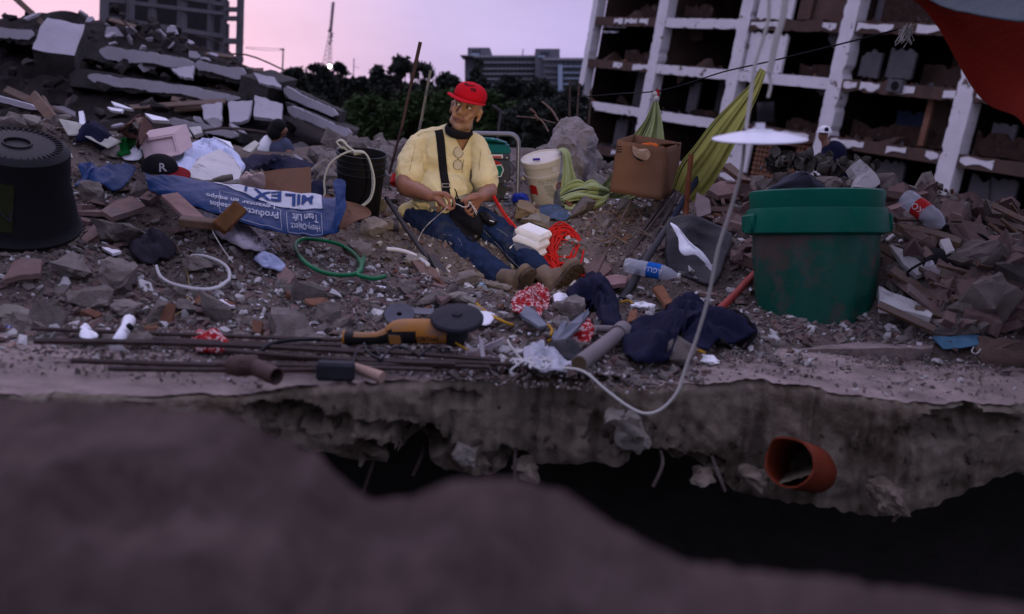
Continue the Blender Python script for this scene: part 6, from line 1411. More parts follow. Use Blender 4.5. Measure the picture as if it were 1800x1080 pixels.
# clay drain pipe sticking out under the slab
dp = thing('drain_pipe', 'broken orange drain pipe sticking out under the slab edge', 'pipe', at(1400, 880, 3.0)); OR_ = mat('orange_pipe', (.17, .032, .014), rough=.55, var=.2, scale=8, bump=.1, spots=(.2, .1, .07), sp_lo=.55, sp_hi=.7)
p0, p1 = at(1388, 814, 2.92), at(1475, 838, 3.45); M_ = axisM(p0, p1, (1, 0, 0)); dp.matrix_basis = M_; L_ = (p1-p0).length; rp_ = .076
b = MB(); nn = 44
def edge(a): return .05*max(0, math.cos(a-R(250)))**8*-1.2 + .012*nz(math.cos(a)*2, math.sin(a)*2, 3)
vs = []; 
for rr_, zs in ((rp_, 1), (rp_-.006, 1)):
    for zf in (0, .3, 1): vs += [(rr_*math.cos(2*math.pi*k/nn), rr_*math.sin(2*math.pi*k/nn), (edge(2*math.pi*k/nn) if zf == 0 else zf*L_)) for k in range(nn)]
fs = [(i*nn+k, i*nn+(k+1) % nn, (i+1)*nn+(k+1) % nn, (i+1)*nn+k) for i in (0, 1) for k in range(nn)] + [((i+1)*nn+k, (i+1)*nn+(k+1) % nn, i*nn+(k+1) % nn, i*nn+k) for i in (3, 4) for k in range(nn)] + [(k, 3*nn+k, 3*nn+(k+1) % nn, (k+1) % nn) for k in range(nn)]
obj('pipe_wall', MB().add(vs, fs), OR_, dp, smooth=50)
b = MB().grid(lambda u, v: ((rp_-.009)*(2*u-1)*math.sqrt(max(0, 1-(.25+.2*v)**2)), -.030+.05*v-.02+.006*nz(u*4, v*4, 1), .0+.18*v), 14, 10); o = obj('silt', b, mat('silt', (.16, .13, .085), bump=.5), dp, smooth=180); o.matrix_basis = Matrix.Rotation(R(160), 4, 'Z')
# ------------------------------------------------------------------ angle grinder
gM = frame(at(700, 600, 3.22), at(800, 602, 3.2)-at(700, 600, 3.22), z=(0, -.12, 1)); gk = 1/ppm(at(700, 600, 3.22)); G = lambda x, y, d=0: (gk*(x-700), d, gk*(600-y))
gr = thing('angle_grinder', 'yellow and black angle grinder lying upside down on the steel bars', 'angle grinder', gM)
GY = mat('grinder_yellow', (.42, .17, .02), rough=.5, var=.2, scale=9, bump=.08, spots=(.24, .16, .12), sp_scale=7, sp_lo=.52, sp_hi=.7, dust=.35, dustc=(.24, .17, .14)); GBK = mat('grinder_black', (.016, .015, .015), rough=.55, bump=.1, dust=.25)
def gtube(name, st, m_, split=None, sq=1.0):
    b = MB().tube([G(x, y) for x, y, r_ in st], [(r_*gk, r_*gk*sq) for x, y, r_ in st], 20)
    if split:
        for i, f in enumerate(b.f):
            c = Vector((sum(b.v[k][0] for k in f)/len(f), 0, sum(b.v[k][2] for k in f)/len(f)))
            b.m[i] = 1 if c.z < gk*(600-split(700+c.x/gk)) else 0
    return obj(name, b, m_, gr, smooth=50)
gtube('motor_housing', [(684,590,11),(688,586,16),(696,583,20),(706,582,21.5),(718,581.5,22),(735,581,22),(737,581,22),(760,581,22),(780,581,21.5),(790,583,19)], [GY, GBK], lambda x: 577 if x < 737 else 599)
gtube('rear_handle', [(601,596,10),(605,596,13.5),(616,596,13),(622,596,11.5),(640,596,11),(664,595,11.5),(680,591,14),(690,586,17)], [GY, GBK], lambda x: 700 if x < 600 else (560 if x < 620 else 590+(x-660)*-.35*(x > 660)))
obj('end_band', MB().tube([G(602, 596), G(606, 596)], 14*gk, 20), GY, gr, smooth=50)
b = MB()
obj('vent_panel', MB().box((27*gk, .006, 18*gk), TR((G(699, 590)[0], -21.2*gk, G(699, 590)[2]), -6, 0, 0), 0, .003), GBK, gr)
for i in range(5): obj('vent_slat', MB().box((20*gk, .005, 1.7*gk), TR((G(699+.4*i, 0)[0], -22.2*gk, gk*(600-584-3.2*i)), -6, 0, 0)), GY, gr)
obj('model_plate', MB().box((36*gk, .004, 15*gk), TR((G(757, 588)[0], -21.6*gk, G(757, 588)[2]), 4, 0, 0), 0, .002), mat('plate_orange', (.30, .12, .03), bump=0), gr)
tb = text_mb('IWOEO', 11*gk, .0006); tb.v = [tuple(TR((G(757, 588)[0], -21.6*gk-.0035, G(757, 588)[2]), 90+4, 0, 0) @ Vector((-p[0], -p[1], 0))) for p in tb.v]; obj('lettering', tb, INKB, gr)
obj('gear_head', MB().bm(chunk_bm(77, (46*gk, 44*gk, 46*gk), 40, .08), Matrix.Translation(G(803, 586))), BST, gr, smooth=40)
obj('spindle_neck', MB().tube([G(806, 575), G(806, 556)], [20*gk, 26*gk], 20), BST, gr, smooth=40)
b = MB().lathe([(.001, -.012), (40*gk, -.014), (46*gk, -.006), (46.5*gk, .004), (44*gk, .010), (30*gk, .014), (9*gk, .016), (8*gk, .022), (5*gk, .023), (.001, .020)], 40)
o = obj('disc_guard', b, BST, gr, smooth=40); o.matrix_basis = TR(G(806, 557), 14, 4, 0)
obj('side_handle', MB().tube([G(790, 606, -.03), G(792, 622, -.06), G(793, 632, -.075)], [.010, .012, .011], 12), GBK, gr, smooth=50); obj('handle_ring', MB().tube([G(790, 633, -.06), G(797, 632, -.085)], .014, 14), GY, gr, smooth=50)
obj('lock_pin', MB().tube([G(806, 594, -.04), G(830, 604, -.06)], .0035, 6), YEL, gr)
o = obj('power_cord', MB().tube(spline([gM.inverted() @ p for p in (at(603, 597, 3.22), at(570, 597, 3.2), Pz(520, 598, .05), Pz(480, 604, .045), Pz(460, 616, .03), Pz(447, 628, .012))], 8), .0065, 8), BLKP, gr, smooth=180)
# white pipe bits, disc and plate, cups
WPV = mat('white_pipe', (.48, .42, .43), rough=.5, var=.1, bump=.05, dust=.2)
def halfpipe(label, p0, p1, r_, a0, a1, m_, seed=0):
    M_ = axisM(p0, p1, (1, 0, 0)); L_ = (Vector(p1)-Vector(p0)).length
    b = MB().grid(lambda u, v: (r_*math.cos(R(a0+(a1-a0)*u)), r_*math.sin(R(a0+(a1-a0)*u)), L_*v*(1-.18*abs(nz(u*3, seed, 0)))), 20, 6)
    o = obj('pipe_piece', b, m_, M=M_, smooth=180, solid=.004); return tag(o, label, 'pipe piece', 'broken white pipe pieces')
halfpipe('broken white pipe elbow standing right of the grinder head', at(838, 644, 3.12), at(832, 600, 3.2), .030, -60, 200, WPV, 1); halfpipe('broken white pipe shell lying behind the pipe elbow', at(852, 625, 3.25), at(895, 606, 3.3), .034, 10, 190, WPV, 2)
tag(obj('cutting_disc', MB().lathe([(.010, 0), (.055, 0), (.055, .003), (.010, .003), (.010, 0)], 28), mat('disc_grey', (.10, .10, .12), rough=.5), M=axisM(hit(702, 553, .035), hit(702, 553, .035)+Vector((.02, -.6, .8))), smooth=30), 'small dark cutting disc with a centre hole behind the grinder', 'cutting disc')
plank('metal_plate', 'flat grey metal strip behind the cutting disc', 'metal strip', (683,545), (762,549), .05, .006, mat('strip_grey', (.12, .12, .14), rough=.5, metal=.4), dz=.04)
b = MB()
for s_, w_ in ((1, [(700,536),(690,548),(694,558)]),): pass
sl_ = thing('white_cable_tangle', 'small tangle of thin white cable on the slab edge', 'cable', Pz(950, 648, 0)); rs = random.Random(12)
for k in range(6):
    pts = [Pz(905+rs.uniform(-10, 25)+i*14*rs.uniform(.6, 1.1), 640+rs.uniform(-14, 12), .012+.01*rs.random()) for i in range(6)]
    obj('cable_strand', MB().tube(spline(pts, 6), .0032, 6), WHITEP, sl_, world=True, smooth=180)
# ------------------------------------------------------------------ picked out stones and slabs of the photo
for i, (lab, px, py, w_, h_, m_) in enumerate((
 ('large pointed grey stone in the rubble below the dark rag strip', 196, 486, 96, 62, CONC), ('rounded grey stone among the tiles left of the dry stem', 214, 545, 66, 36, CONC), ('pale flat-topped stone at the left edge behind the steel bars', 30, 562, 112, 36, LIGHTST),
 ('dusty rounded stone behind the steel bars, left of the patterned rag', 240, 602, 56, 34, CONC), ('big flat grey stone inside the white conduit ring', 342, 468, 84, 30, CONC), ('broad dusty grey slab stone right of the black tub', 208, 410, 110, 56, CONC), ('grey stone below the torn blue scrap', 158, 340, 56, 44, CONC),
 ('angular grey concrete piece in front of the boots', 1002, 545, 62, 44, CONC), ('rounded grey stone left of the slim bottle', 842, 548, 70, 24, LIGHTST), ('brown-grey stone under the crushed bottle', 710, 508, 46, 34, CONC), ('flat pale stone left of the boots with foam-like surface', 805, 528, 76, 26, LIGHTST), ('grey stone under the boot heel', 876, 508, 52, 22, CONC),
 ('grey boulder piece between black bucket and the man', 655, 402, 52, 42, CONC), ('pale stone below the black bucket', 622, 440, 60, 34, CONC), ('flat broken grey slab below the white cable end', 735, 462, 80, 26, LIGHTST), ('stone left of the man\'s hip', 688, 385, 46, 46, CONC), ('small stone left of the leaning bar', 660, 360, 40, 30, CONC),
 ('big slab-like rock on the far right slope', 1735, 540, 120, 110, CONC), ('rough dark rock at the right edge', 1790, 490, 110, 60, CONCD), ('grey rock below the white shard right of the bin', 1660, 575, 110, 44, CONC), ('rock ridge behind the sneaker', 1720, 455, 130, 70, CONC), ('brown earth lump at the right end of the slab', 1775, 625, 110, 56, mat('earth_lump', (.15, .10, .08), bump=.8)),
 ('stone on top of the heap above the black tub, left one', 14, 214, 70, 34, CONC), ('stone on top of the heap above the black tub, right one', 52, 216, 46, 30, LIGHTST), ('grey stone right of the olive label tub foot', 118, 470, 80, 52, CONC), ('stone beneath the cardboard box', 1100, 362, 60, 30, CONCD), ('grey stone beneath the box corner', 1160, 368, 50, 36, CONC), ('tan stone left of the white bucket', 925, 372, 52, 40, mat('tan_stone', (.22, .165, .11), bump=.7)), ('grey stone at the slab left of the husk', 110, 648, 150, 36, SLT))):
    stone(lab, px, py, w_, h_, 800+i, m_)
for i, (lab, pts, m_, th, kw) in enumerate((
 ('long pale wall shard right of the green bin, upper', [(1564,430),(1590,440),(1618,460),(1628,478),(1612,484),(1588,464)], PLAS, .02, dict(dz=.10)), ('white wall shard wedged at the lower right of the green bin', [(1545,502),(1566,514),(1602,526),(1640,552),(1636,558),(1590,546),(1546,540)], PLAS, .025, dict(dz=.10)),
 ('white shard behind the sneaker', [(1652,422),(1668,418),(1678,440),(1664,446)], PLAS, .02, dict(dz=.12)), ('long brown splintered board below the red-label bottle', [(1576,392),(1620,398),(1668,410),(1690,420),(1688,428),(1640,412),(1590,402)], WOOD, .03, dict(dz=.12)),
 ('pinkish broken roof tile below the splintered board', [(1588,404),(1622,408),(1648,424),(1644,434),(1610,424)], TILEM, .02, dict(dz=.12)), ('large flat brown stone slab at the right of the white shard', [(1680,500),(1712,488),(1740,520),(1762,570),(1730,556),(1698,552),(1690,525)], TILEM, .06, dict(dz=.10)),
 ('speckled white wall piece on the crest behind the green bin', [(1494,292,5.9),(1512,279,5.9),(1540,305,5.8),(1548,322,5.75),(1538,331,5.75),(1500,328,5.8),(1506,312,5.85)], PLAS, .08, dict(nrm=(0, -.9, .4))), ('dark board leaning on the crest left of the green bin', [(1268,290,5.8),(1284,286,5.8),(1320,318,5.6),(1304,316,5.6)], WOOD, .04, dict(nrm=(0, -.8, .5))),
 ('pinkish tile slab below the crest left of the green bin', [(1240,330),(1268,318),(1300,322),(1296,338),(1262,344)], TILEM, .03, dict(dz=.08)), ('pale pink wall piece beside the orange post', [(1226,338,5.2),(1248,352,5.15),(1250,375,5.1),(1226,382,5.1),(1222,360,5.15)], mat('dusty_pink_wall', (.24, .18, .17)), .03, dict(nrm=(0, -.9, .3))),
 ('red tile slab right of the red rope', [(1020,470),(1052,452),(1076,472),(1058,488),(1034,482)], TILEM, .02, dict(dz=.05)), ('pink floor tile below the red rope end', [(1048,490),(1082,482),(1104,486),(1100,498),(1060,502)], mat('pink_floor_tile', (.28, .17, .16), bump=.2), .02, dict(dz=.06)),
 ('brown wooden block right of the thick dark pole', [(1148,506),(1164,500),(1184,530),(1170,536)], mat('red_brown_wood', (.19, .085, .045)), .02, dict(dz=.06)), ('brown floor tile piece standing by the foam bits', [(1102,566),(1108,546),(1120,544),(1118,562)], mat('red_brown_wood', (.19, .085, .045)), .02, dict(dz=.05)),
 ('reddish floor tile under the crushed bottle', [(758,512),(772,506),(792,520),(776,530)], TILEM, .02, dict(dz=.05)), ('bluish slate piece leaning in front of the grey concrete piece', [(914,552),(924,536),(940,545),(962,572),(948,574)], mat('slate', (.16, .17, .20), rough=.6), .012, dict(dz=.06)),
 ('dark slate piece leaning on the patterned rag', [(976,596),(1000,570),(1034,542),(1036,550),(1008,584),(984,604)], mat('slate', (.16, .17, .20)), .015, dict(dz=.06)), ('second dark slate piece left of the patterned rag', [(970,592),(988,566),(998,564),(990,584),(976,600)], mat('slate', (.16, .17, .20)), .012, dict(dz=.05)),
 ('large ridged reddish tile below the torn blue scrap', [(178,370),(205,352),(232,345),(256,362),(228,372),(196,382)], TILEM, .025, dict(dz=.06)), ('dark curved roof tile piece at the far left below the tub', [(4,492),(24,460),(40,452),(74,456),(70,480),(36,484)], TILEM, .02, dict(dz=.06)), ('small white tile shard below the dark rag', [(178,434),(200,436),(214,442),(198,446)], PAPER, .012, dict(dz=.04)), ('white tile piece below the conduit ring', [(376,526),(398,527),(414,538),(388,536)], PAPER, .012, dict(dz=.03)),
 ('long low concrete kerb piece under the green bin', [(1280,606,3.9),(1330,594,4.0),(1400,592,4.0),(1560,598,3.95),(1640,604,3.85),(1640,612,3.8),(1560,612,3.75),(1420,614,3.75),(1300,622,3.7),(1278,624,3.7)], SLT, .06, dict(nrm=(0, -.25, .97), jit=2)), ('fallen brown concrete beam at the right edge', [(1676,380,6.0),(1720,384,6.0),(1830,398,6.0),(1830,426,5.9),(1740,410,5.9),(1690,404,5.9)], CONCD, .25, dict(nrm=(0, -.5, .86))))):
    polyslab('broken_slab_piece', lab, 'slab piece', pts, m_, th, seed=i, **kw)
for i, (lab, px, py, w_, h_) in enumerate((('largest white foam scrap by the yellow conduit', 1130, 540, 42, 14), ('long white foam scrap on the slab below the navy garment', 1232, 634, 80, 16), ('white foam lump left of the navy trousers hem', 1050, 565, 14, 18), ('white foam crumb beside the grey pipe', 1060, 640, 22, 8), ('white foam scrap left of the green glass bottle', 1166, 612, 26, 22), ('twin white foam lumps right of the green bin', 1598, 430, 36, 16), ('white foam shard behind the slim bottle', 762, 535, 26, 10))):
    stone(lab, px, py, w_, h_, 950+i, FOAM, 'foam scrap', 'foam_scrap', sub=3, rough=.08)
# baby sock, sneakers, plant, mask loops
so_ = thing('white_sock', 'white and black baby shoe lying behind the steel bars at left', 'shoe', Pz(215, 600, 0))
obj('shoe_upper', MB().tube([Pz(203, 610, .02), Pz(212, 592, .04), Pz(222, 575, .05), Pz(227, 563, .06)], [.02, .017, .016, .02], 10), PAPER, so_, world=True, smooth=180); obj('black_patch', MB().tube([Pz(226, 577, .062), Pz(231, 573, .068)], .012, 8), INKB, so_, world=True, smooth=180)
sn = thing('sneaker', 'worn black sneaker with a pale sole and loose laces on the right slope', 'sneaker', at(1656, 490, 4.35)); a, c = at(1628, 484, 4.3), at(1672, 500, 4.2)
SB = lambda x, y, Y: at(x, y, Y)
obj('sole', MB().tube([SB(1624,478,4.28), SB(1640,480,4.26), SB(1658,488,4.24), SB(1670,496,4.25)], [(.026, .035), (.034, .04), (.034, .04), (.028, .035)], 12), mat('pale_sole', (.40, .34, .34), rough=.6), sn, world=True, smooth=60)
obj('upper', MB().tube([SB(1630,468,4.3), SB(1644,460,4.32), SB(1660,462,4.32), SB(1674,478,4.3)], [.03, .06, .066, .045], 14), mat('black_suede', (.022, .02, .022), bump=.3), sn, world=True, smooth=180)
obj('heel_patch', MB().ell(SB(1634,467,4.26), (.02, .012, .026)), PAPER, sn, world=True, smooth=180); obj('collar', MB().tube(spline([SB(1652,442,4.34), SB(1664,436,4.36), SB(1678,444,4.36), SB(1686,462,4.32)], 4), .012, 8), INKB, sn, world=True, smooth=180)
obj('lace', MB().tube(spline([SB(1638,454,4.26), SB(1620,463,4.22), SB(1604,472,4.2), SB(1595,480,4.2), SB(1598,486,4.2)], 5), .006, 6), INKB, sn, world=True, smooth=180)
cable('mask_loop', '', '', [(1712,610,3.72),(1708,618,3.68),(1716,622,3.68),(1724,614,3.7)], .002, WHITEP, parent=[o for o in COL.objects if o.name == 'surgical_mask'][0])
tag(obj('round_hoop', MB().tube([at(1722+26*math.cos(R(a)), 437+24*math.sin(R(a))+.35*26*math.cos(R(a)), 4.6) for a in range(175, 385, 12)], .008, 6), BLKP, world=True, smooth=180), 'dark hoop rim sticking up at the right edge of the slope', 'hoop')
pl = thing('dead_plant', 'row of dark withered leaves on a long stem along the crest behind the bin', 'plant', at(1430, 300, 6.3)); rs = random.Random(6)
st = spline([at(*q) for q in ((1350,290,6.35),(1390,284,6.3),(1440,290,6.25),(1500,292,6.2),(1560,318,6.1),(1640,345,6.0))], 8); obj('stem', MB().tube(st, .010, 6), WOOD, pl, world=True, smooth=180)
DL = mat('withered_leaf', (.105, .092, .078), var=.4, bump=.2)
b0 = MB().grid(lambda u, v: ((.055*math.sin(math.pi*min(.98, v*.95+.05))**.8)*(2*u-1), .015*math.sin(v*5)-.02*(2*u-1)**2, .13*v), 4, 6); LM = mesh_of('leaf', b0, DL, 180)
inv = chain(pl).inverted()
for i in range(120):
    p = st[rs.randrange(0, int(len(st)*.74))] + Vector((rs.gauss(0, .02), rs.gauss(0, .07), rs.uniform(-.07, .03)))
    o = obj('leaf', LM, DL, pl, M=inv @ TR(p, rs.uniform(-50, 50), rs.uniform(-60, 60), rs.uniform(0, 360), rs.uniform(.32, .72)))
# ------------------------------------------------------------------ people
DG = None
def remeshed(name, mb, voxel, smooth_it=4, fac=.5):
    """one continuous surface from overlapping shapes"""
    me = bpy.data.meshes.new(name+'_src'); me.from_pydata(mb.v, [], mb.f); o = bpy.data.objects.new(name+'_src', me); COL.objects.link(o)
    bm = bmesh.new(); bm.from_mesh(me); bmesh.ops.recalc_face_normals(bm, faces=bm.faces[:]); bm.to_mesh(me); bm.free()
    r_ = o.modifiers.new('r', 'REMESH'); r_.mode = 'VOXEL'; r_.voxel_size = voxel; r_.adaptivity = 0
    s_ = o.modifiers.new('s', 'SMOOTH'); s_.iterations = smooth_it; s_.factor = fac
    dg = bpy.context.evaluated_depsgraph_get(); ev = o.evaluated_get(dg); out_ = bpy.data.meshes.new_from_object(ev)
    bpy.data.objects.remove(o); bpy.data.meshes.remove(me); out_.name = name
    out_.polygons.foreach_set('use_smooth', [True]*len(out_.polygons)); return out_
def addobj(name, me, m_, parent):
    inv = chain(parent).inverted(); me.transform(inv); me.materials.clear()
    for q in (m_ if isinstance(m_, (list, tuple)) else [m_]): me.materials.append(q)
    o = bpy.data.objects.new(name, me); COL.objects.link(o); o.parent = parent; return o
def limb(b, pts, rad, n=14, seg=5):
    S = spline(pts, seg); k = len(pts)-1; rr = [float(np.interp(i/seg, range(k+1), rad)) for i in range(len(S))]
    b.tube(S, rr, n)
    for p, r_ in ((S[0], rr[0]), (S[-1], rr[-1])): b.ell(p, (r_*.98,)*3, sub=2)
SKIN = mat('skin', (.3, .15, .08), rough=.5, var=.12, scale=14, bump=.12, bscale=160, attr='Col', spec=.45)
HAIRM = mat('grey_hair', (.12, .11, .11), bump=.3)
SHIRT = mat('pale_yellow_shirt', (.70, .59, .31), rough=.9, var=.08, scale=6, bump=.2, bscale=60, spots=(.50, .38, .19), sp_scale=5, sp_lo=.58, sp_hi=.75)
JEAN = mat('blue_jeans', (.014, .025, .062), var=.4, scale=6, bump=.35, bscale=70, spots=(.050, .054, .058), sp_scale=4, sp_lo=.54, sp_hi=.72)
BOOTM = mat('dusty_boot', (.165, .12, .085), var=.3, scale=9, bump=.4, bscale=40, dust=.3); SOLEM = mat('boot_sole', (.075, .055, .042), var=.4, scale=12, bump=.5, bscale=30, spots=(.13, .085, .06), sp_scale=9)
man = thing('person', 'seated man in red cap and pale yellow shirt winding white cord', 'person', at(768, 396, 5.75))
hc = at(818, 196, 5.69)
fw = Vector((-math.sin(R(9)), -math.cos(R(9)), .03)).normalized(); up = Vector((math.sin(R(15)), .03, math.cos(R(15)))); up = (up - fw*up.dot(fw)).normalized(); Xh = (-fw).cross(up)*-1
Xh = up.cross(fw)*-1
HM = Matrix((Xh, -fw, up)).transposed().to_4x4()
if HM.to_3x3().determinant() < 0: Xh = -Xh; HM = Matrix((Xh, -fw, up)).transposed().to_4x4()
HM.translation = hc; HS = 1.06; HM = HM @ Matrix.Scale(HS, 4)
hb_ = MB()
hb_.ell((0, .012, .045), (.075, .096, .092), HM, sub=3); hb_.ell((0, -.015, -.045), (.061, .064, .066), HM, sub=3)
hb_.ell((0, -.054, -.088), (.030, .024, .022), HM); hb_.ell((0, -.044, -.052), (.042, .038, .040), HM)
for sx in (-1, 1):
    hb_.ell((sx*.043, -.055, -.008), (.024, .026, .022), HM); hb_.ell((sx*.030, -.083, .041), (.026, .013, .009), HM); hb_.ell((sx*.013, -.095, -.020), (.010, .012, .009), HM)
    hb_.ell((sx*.043, -.022, -.066), (.021, .036, .026), HM); hb_.ell((sx*.034, -.074, -.035), (.016, .018, .022), HM)
    hb_.ell((sx*.078, .016, .002), (.009, .022, .032), HM); hb_.ell((sx*.080, .012, .022), (.011, .018, .014), HM); hb_.ell((sx*.075, .006, -.022), (.010, .012, .014), HM)
hb_.tube([HM @ Vector(p) for p in ((0, -.086, .036), (0, -.098, .018), (0, -.112, -.004), (0, -.114, -.016))], [.007*HS, .009*HS, .011*HS, .012*HS], 12); hb_.ell((0, -.108, -.017), (.013, .012, .010), HM)
hb_.ell((0, -.079, -.047), (.027, .010, .0055), HM); hb_.ell((0, -.077, -.059), (.024, .010, .006), HM)
neck0 = at(806, 244, 5.75)
limb(hb_, [HM @ Vector((0, .03, -.06)), neck0, at(795, 275, 5.78)], [.060, .060, .085])
# torso core, arms and hands (the same surface)
hb_.ell((0, 0, 0), (1, 1, 1), Matrix.Translation(at(790, 276, 5.80)) @ Matrix.Diagonal((.12, .075, .15, 1)), sub=3)
RS, RE, RW = at(728, 252, 5.76), at(712, 326, 5.60), at(757, 345, 5.44); LS_, LE, LW = at(843, 257, 5.75), at(859, 336, 5.62), at(846, 347, 5.46)
limb(hb_, [RS, RE.lerp(RS, .45), RE, RE.lerp(RW, .5), RW], [.036, .044, .054, .046, .032]); limb(hb_, [LS_, LE.lerp(LS_, .45), LE, LE.lerp(LW, .55), LW], [.036, .040, .050, .042, .031])
limb(hb_, [RS, at(790, 266, 5.8), LS_], [.034, .07, .034])
def finger(pts, r0=.0098, r1=.0078): limb(hb_, [at(*p) for p in pts], list(np.linspace(r0, r1, len(pts))), 10, 4)
# right hand (image left): knuckles up, fingers hanging over the cord
for q in ((785,341,5.395),(778,341,5.405),(772,345,5.42),(767,349,5.435)): limb(hb_, [RW, RW.lerp(at(*q), .5)+Vector((0, -.006, .006)), at(*q)], [.024, .0165, .0125], 10, 4)
finger([(785,341,5.395),(795,348,5.375),(799,358,5.375),(797,367,5.385)]); finger([(778,341,5.405),(788,351,5.38),(790,362,5.385),(786,369,5.40)]); finger([(772,345,5.42),(779,356,5.395),(780,366,5.40),(777,372,5.41)]); finger([(767,349,5.435),(771,359,5.415),(771,368,5.42),(769,373,5.43)], .009, .007)
limb(hb_, [RW, at(770, 352, 5.40), at(782, 363, 5.375), at(792, 369, 5.375)], [.020, .0145, .0115, .0085], 10, 4)
# left hand (image right)
for q in ((832,349,5.385),(831,356,5.395),(833,363,5.405),(836,369,5.42)): limb(hb_, [LW, LW.lerp(at(*q), .5)+Vector((0, -.006, .004)), at(*q)], [.024, .0165, .0125], 10, 4)
finger([(832,349,5.385),(823,351,5.365),(818,357,5.365),(820,362,5.38)]); finger([(831,356,5.395),(823,361,5.375),(818,368,5.375),(821,373,5.39)]); finger([(833,363,5.405),(827,369,5.385),(823,375,5.39),(827,378,5.40)]); finger([(836,369,5.42),(832,375,5.40),(829,379,5.405),(832,381,5.415)], .009, .007)
limb(hb_, [LW, at(836, 343, 5.41), at(823, 347, 5.38), at(811, 354, 5.37)], [.020, .0145, .0115, .0085], 10, 4)
bodyM = remeshed('body', hb_, .0050, 5, .45)
inv = HM.inverted(); rs = random.Random(1)
bm = bmesh.new(); bm.from_mesh(bodyM); sel = []
for v_ in bm.verts:
    p = inv @ v_.co
    if -.125 < p.z < .012 and -.10 < p.y < .02 and abs(p.x) < .070 and (abs(p.x) > .027 or p.z < -.072): sel.append(v_)
for _ in range(14): bmesh.ops.smooth_vert(bm, verts=sel, factor=.5, use_axis_x=True, use_axis_y=True, use_axis_z=True)
bm.to_mesh(bodyM); bm.free(); bodyM.polygons.foreach_set('use_smooth', [True]*len(bodyM.polygons))
HB_ = BVHTree.FromPolygons([v_.co[:] for v_ in bodyM.vertices], [tuple(p.vertices) for p in bodyM.polygons])
def onface(x, z, e=.001):
    o_ = HM @ Vector((x, -.25, z)); d_ = ((HM @ Vector((x, 0, z))) - o_).normalized(); h_ = HB_.ray_cast(o_, d_); return h_[0] - d_*e
cols = []
for v_ in bodyM.vertices:
    p = inv @ v_.co; c = Vector((.37, .19, .098))
    if abs(p.x) < .12 and -.14 < p.y < .12 and -.13 < p.z < .16:
        st_ = min(1, max(0, (-.030-p.z)/.03))*(1 if p.y < .02 else .5); c = c.lerp(Vector((.30, .19, .135)), .5*st_)
        if p.y < -.072 and abs(p.x) < .030 and -.066 < p.z < -.041: c = c.lerp(Vector((.22, .075, .055)), .75)
        if p.y < -.055 and .012 < abs(p.x) < .05 and .010 < p.z < .034: c = c.lerp(Vector((.17, .075, .04)), .6)
        if p.y < -.055 and .010 < abs(p.x) < .054 and .037 < p.z < .050: c = c.lerp(Vector((.08, .06, .05)), .75)
        if p.y > .02 or (abs(p.x) > .055 and p.z > .015): c = c.lerp(Vector((.16, .12, .10)), .6 if abs(p.x) < .085 and p.y > -.01 and abs(p.x) < .072 else 0)
        if p.z > .055 and p.y < -.06: c *= .9
    elif v_.co.z < at(800, 300, 5.5).z: c = Vector((.255, .115, .068))
    cols.append((*c, 1))
ca = bodyM.color_attributes.new('Col', 'FLOAT_COLOR', 'POINT'); ca.data.foreach_set('color', [x for c in cols for x in c])
body = addobj('body', bodyM, SKIN, man)
obj('mouth', MB().tube([onface(x, -.0528+.0015*math.cos(x*90)-.05*abs(x), .0005) for x in np.linspace(-.026, .026, 11)], [.0008]+[.0017]*9+[.0008], 6), mat('mouth_line', (.06, .022, .018), bump=0), man, world=True, smooth=180)
EYW = mat('eye_white', (.62, .56, .5), rough=.2, bump=0, spec=.6); IRIS = mat('dark_iris', (.012, .008, .006), rough=.15, bump=0, spec=.7)
for sx in (-1, 1):
    e_ = Vector((sx*.0305, -.0755, .022)); b = MB().ell(e_, (.0120, .0118, .0075), HM); eo = obj('eye', b, EYW, man, world=True, smooth=180)
    obj('iris', MB().ell(e_ + Vector((-.0060, -.0098, .0005)), (.0055, .0042, .0062), HM), IRIS, eo, world=True, smooth=180)
    b = MB().tube(spline([HM @ Vector((sx*x, y, z)) for x, y, z in ((.016, -.089, .033), (.030, -.0905, .037), (.046, -.078, .031))], 4), .0035, 6); obj('eyelid', b, mat('lid', (.19, .085, .05), bump=0), man, world=True, smooth=180)
    b = MB().tube(spline([HM @ Vector((sx*x, y, z)) for x, y, z in ((.014, -.097, .046), (.030, -.0975, .052), (.050, -.080, .046))], 4), [.003]*4+[.0042]*3+[.002]*2, 6); obj('eyebrow', b, HAIRM, man, world=True, smooth=180)
b = MB().ell((0, .022, .035), (.079, .088, .088), HM, sub=3); b.f = [f for f in b.f if (lambda p: p.y > .012 and p.z < .075 and p.z > -.045)(inv @ (sum((Vector(b.v[i]) for i in f), Vector())/len(f)))]; b.m = [0]*len(b.f); obj('hair', b, HAIRM, man, world=True, smooth=180)
# red cap
RCAP = mat('red_cap_cloth', (.50, .008, .018), rough=.85, var=.1, bump=.15, bscale=120)
CM = HM @ TR((0, .004, .064), 6, 0, 0)
def capP(th, ph, e=0): k = .092+e; sq = 1+.05*math.cos(2*ph); return Vector((k*.93*math.cos(th)*math.cos(ph)*(1.0), k*1.10*math.cos(th)*math.sin(ph), (.090+e)*math.sin(th)**.56))
capT = obj('cap', MB().grid(lambda u, v: capP(R(90*v), 6.28318*u), 48, 14, M=CM), RCAP, man, world=True, smooth=180, solid=.004)
b = MB().grid(lambda u, v: (lambda a: Vector(((.089+.066*v*math.sin(math.pi*(.04+.92*u))**.6)*math.cos(a), (.102+.066*v*math.sin(math.pi*(.04+.92*u))**.6)*math.sin(a), .004-.010*v+.014*v*abs(math.cos(a)))))(R(-158+136*u)), 28, 7, M=CM); obj('cap_brim', b, RCAP, capT, world=True, smooth=180, solid=.005)
b = MB().tube([CM @ Vector((.0, 0, .090)), CM @ Vector((0, 0, .095))], .006, 8); obj('cap_button', b, RCAP, capT, world=True)
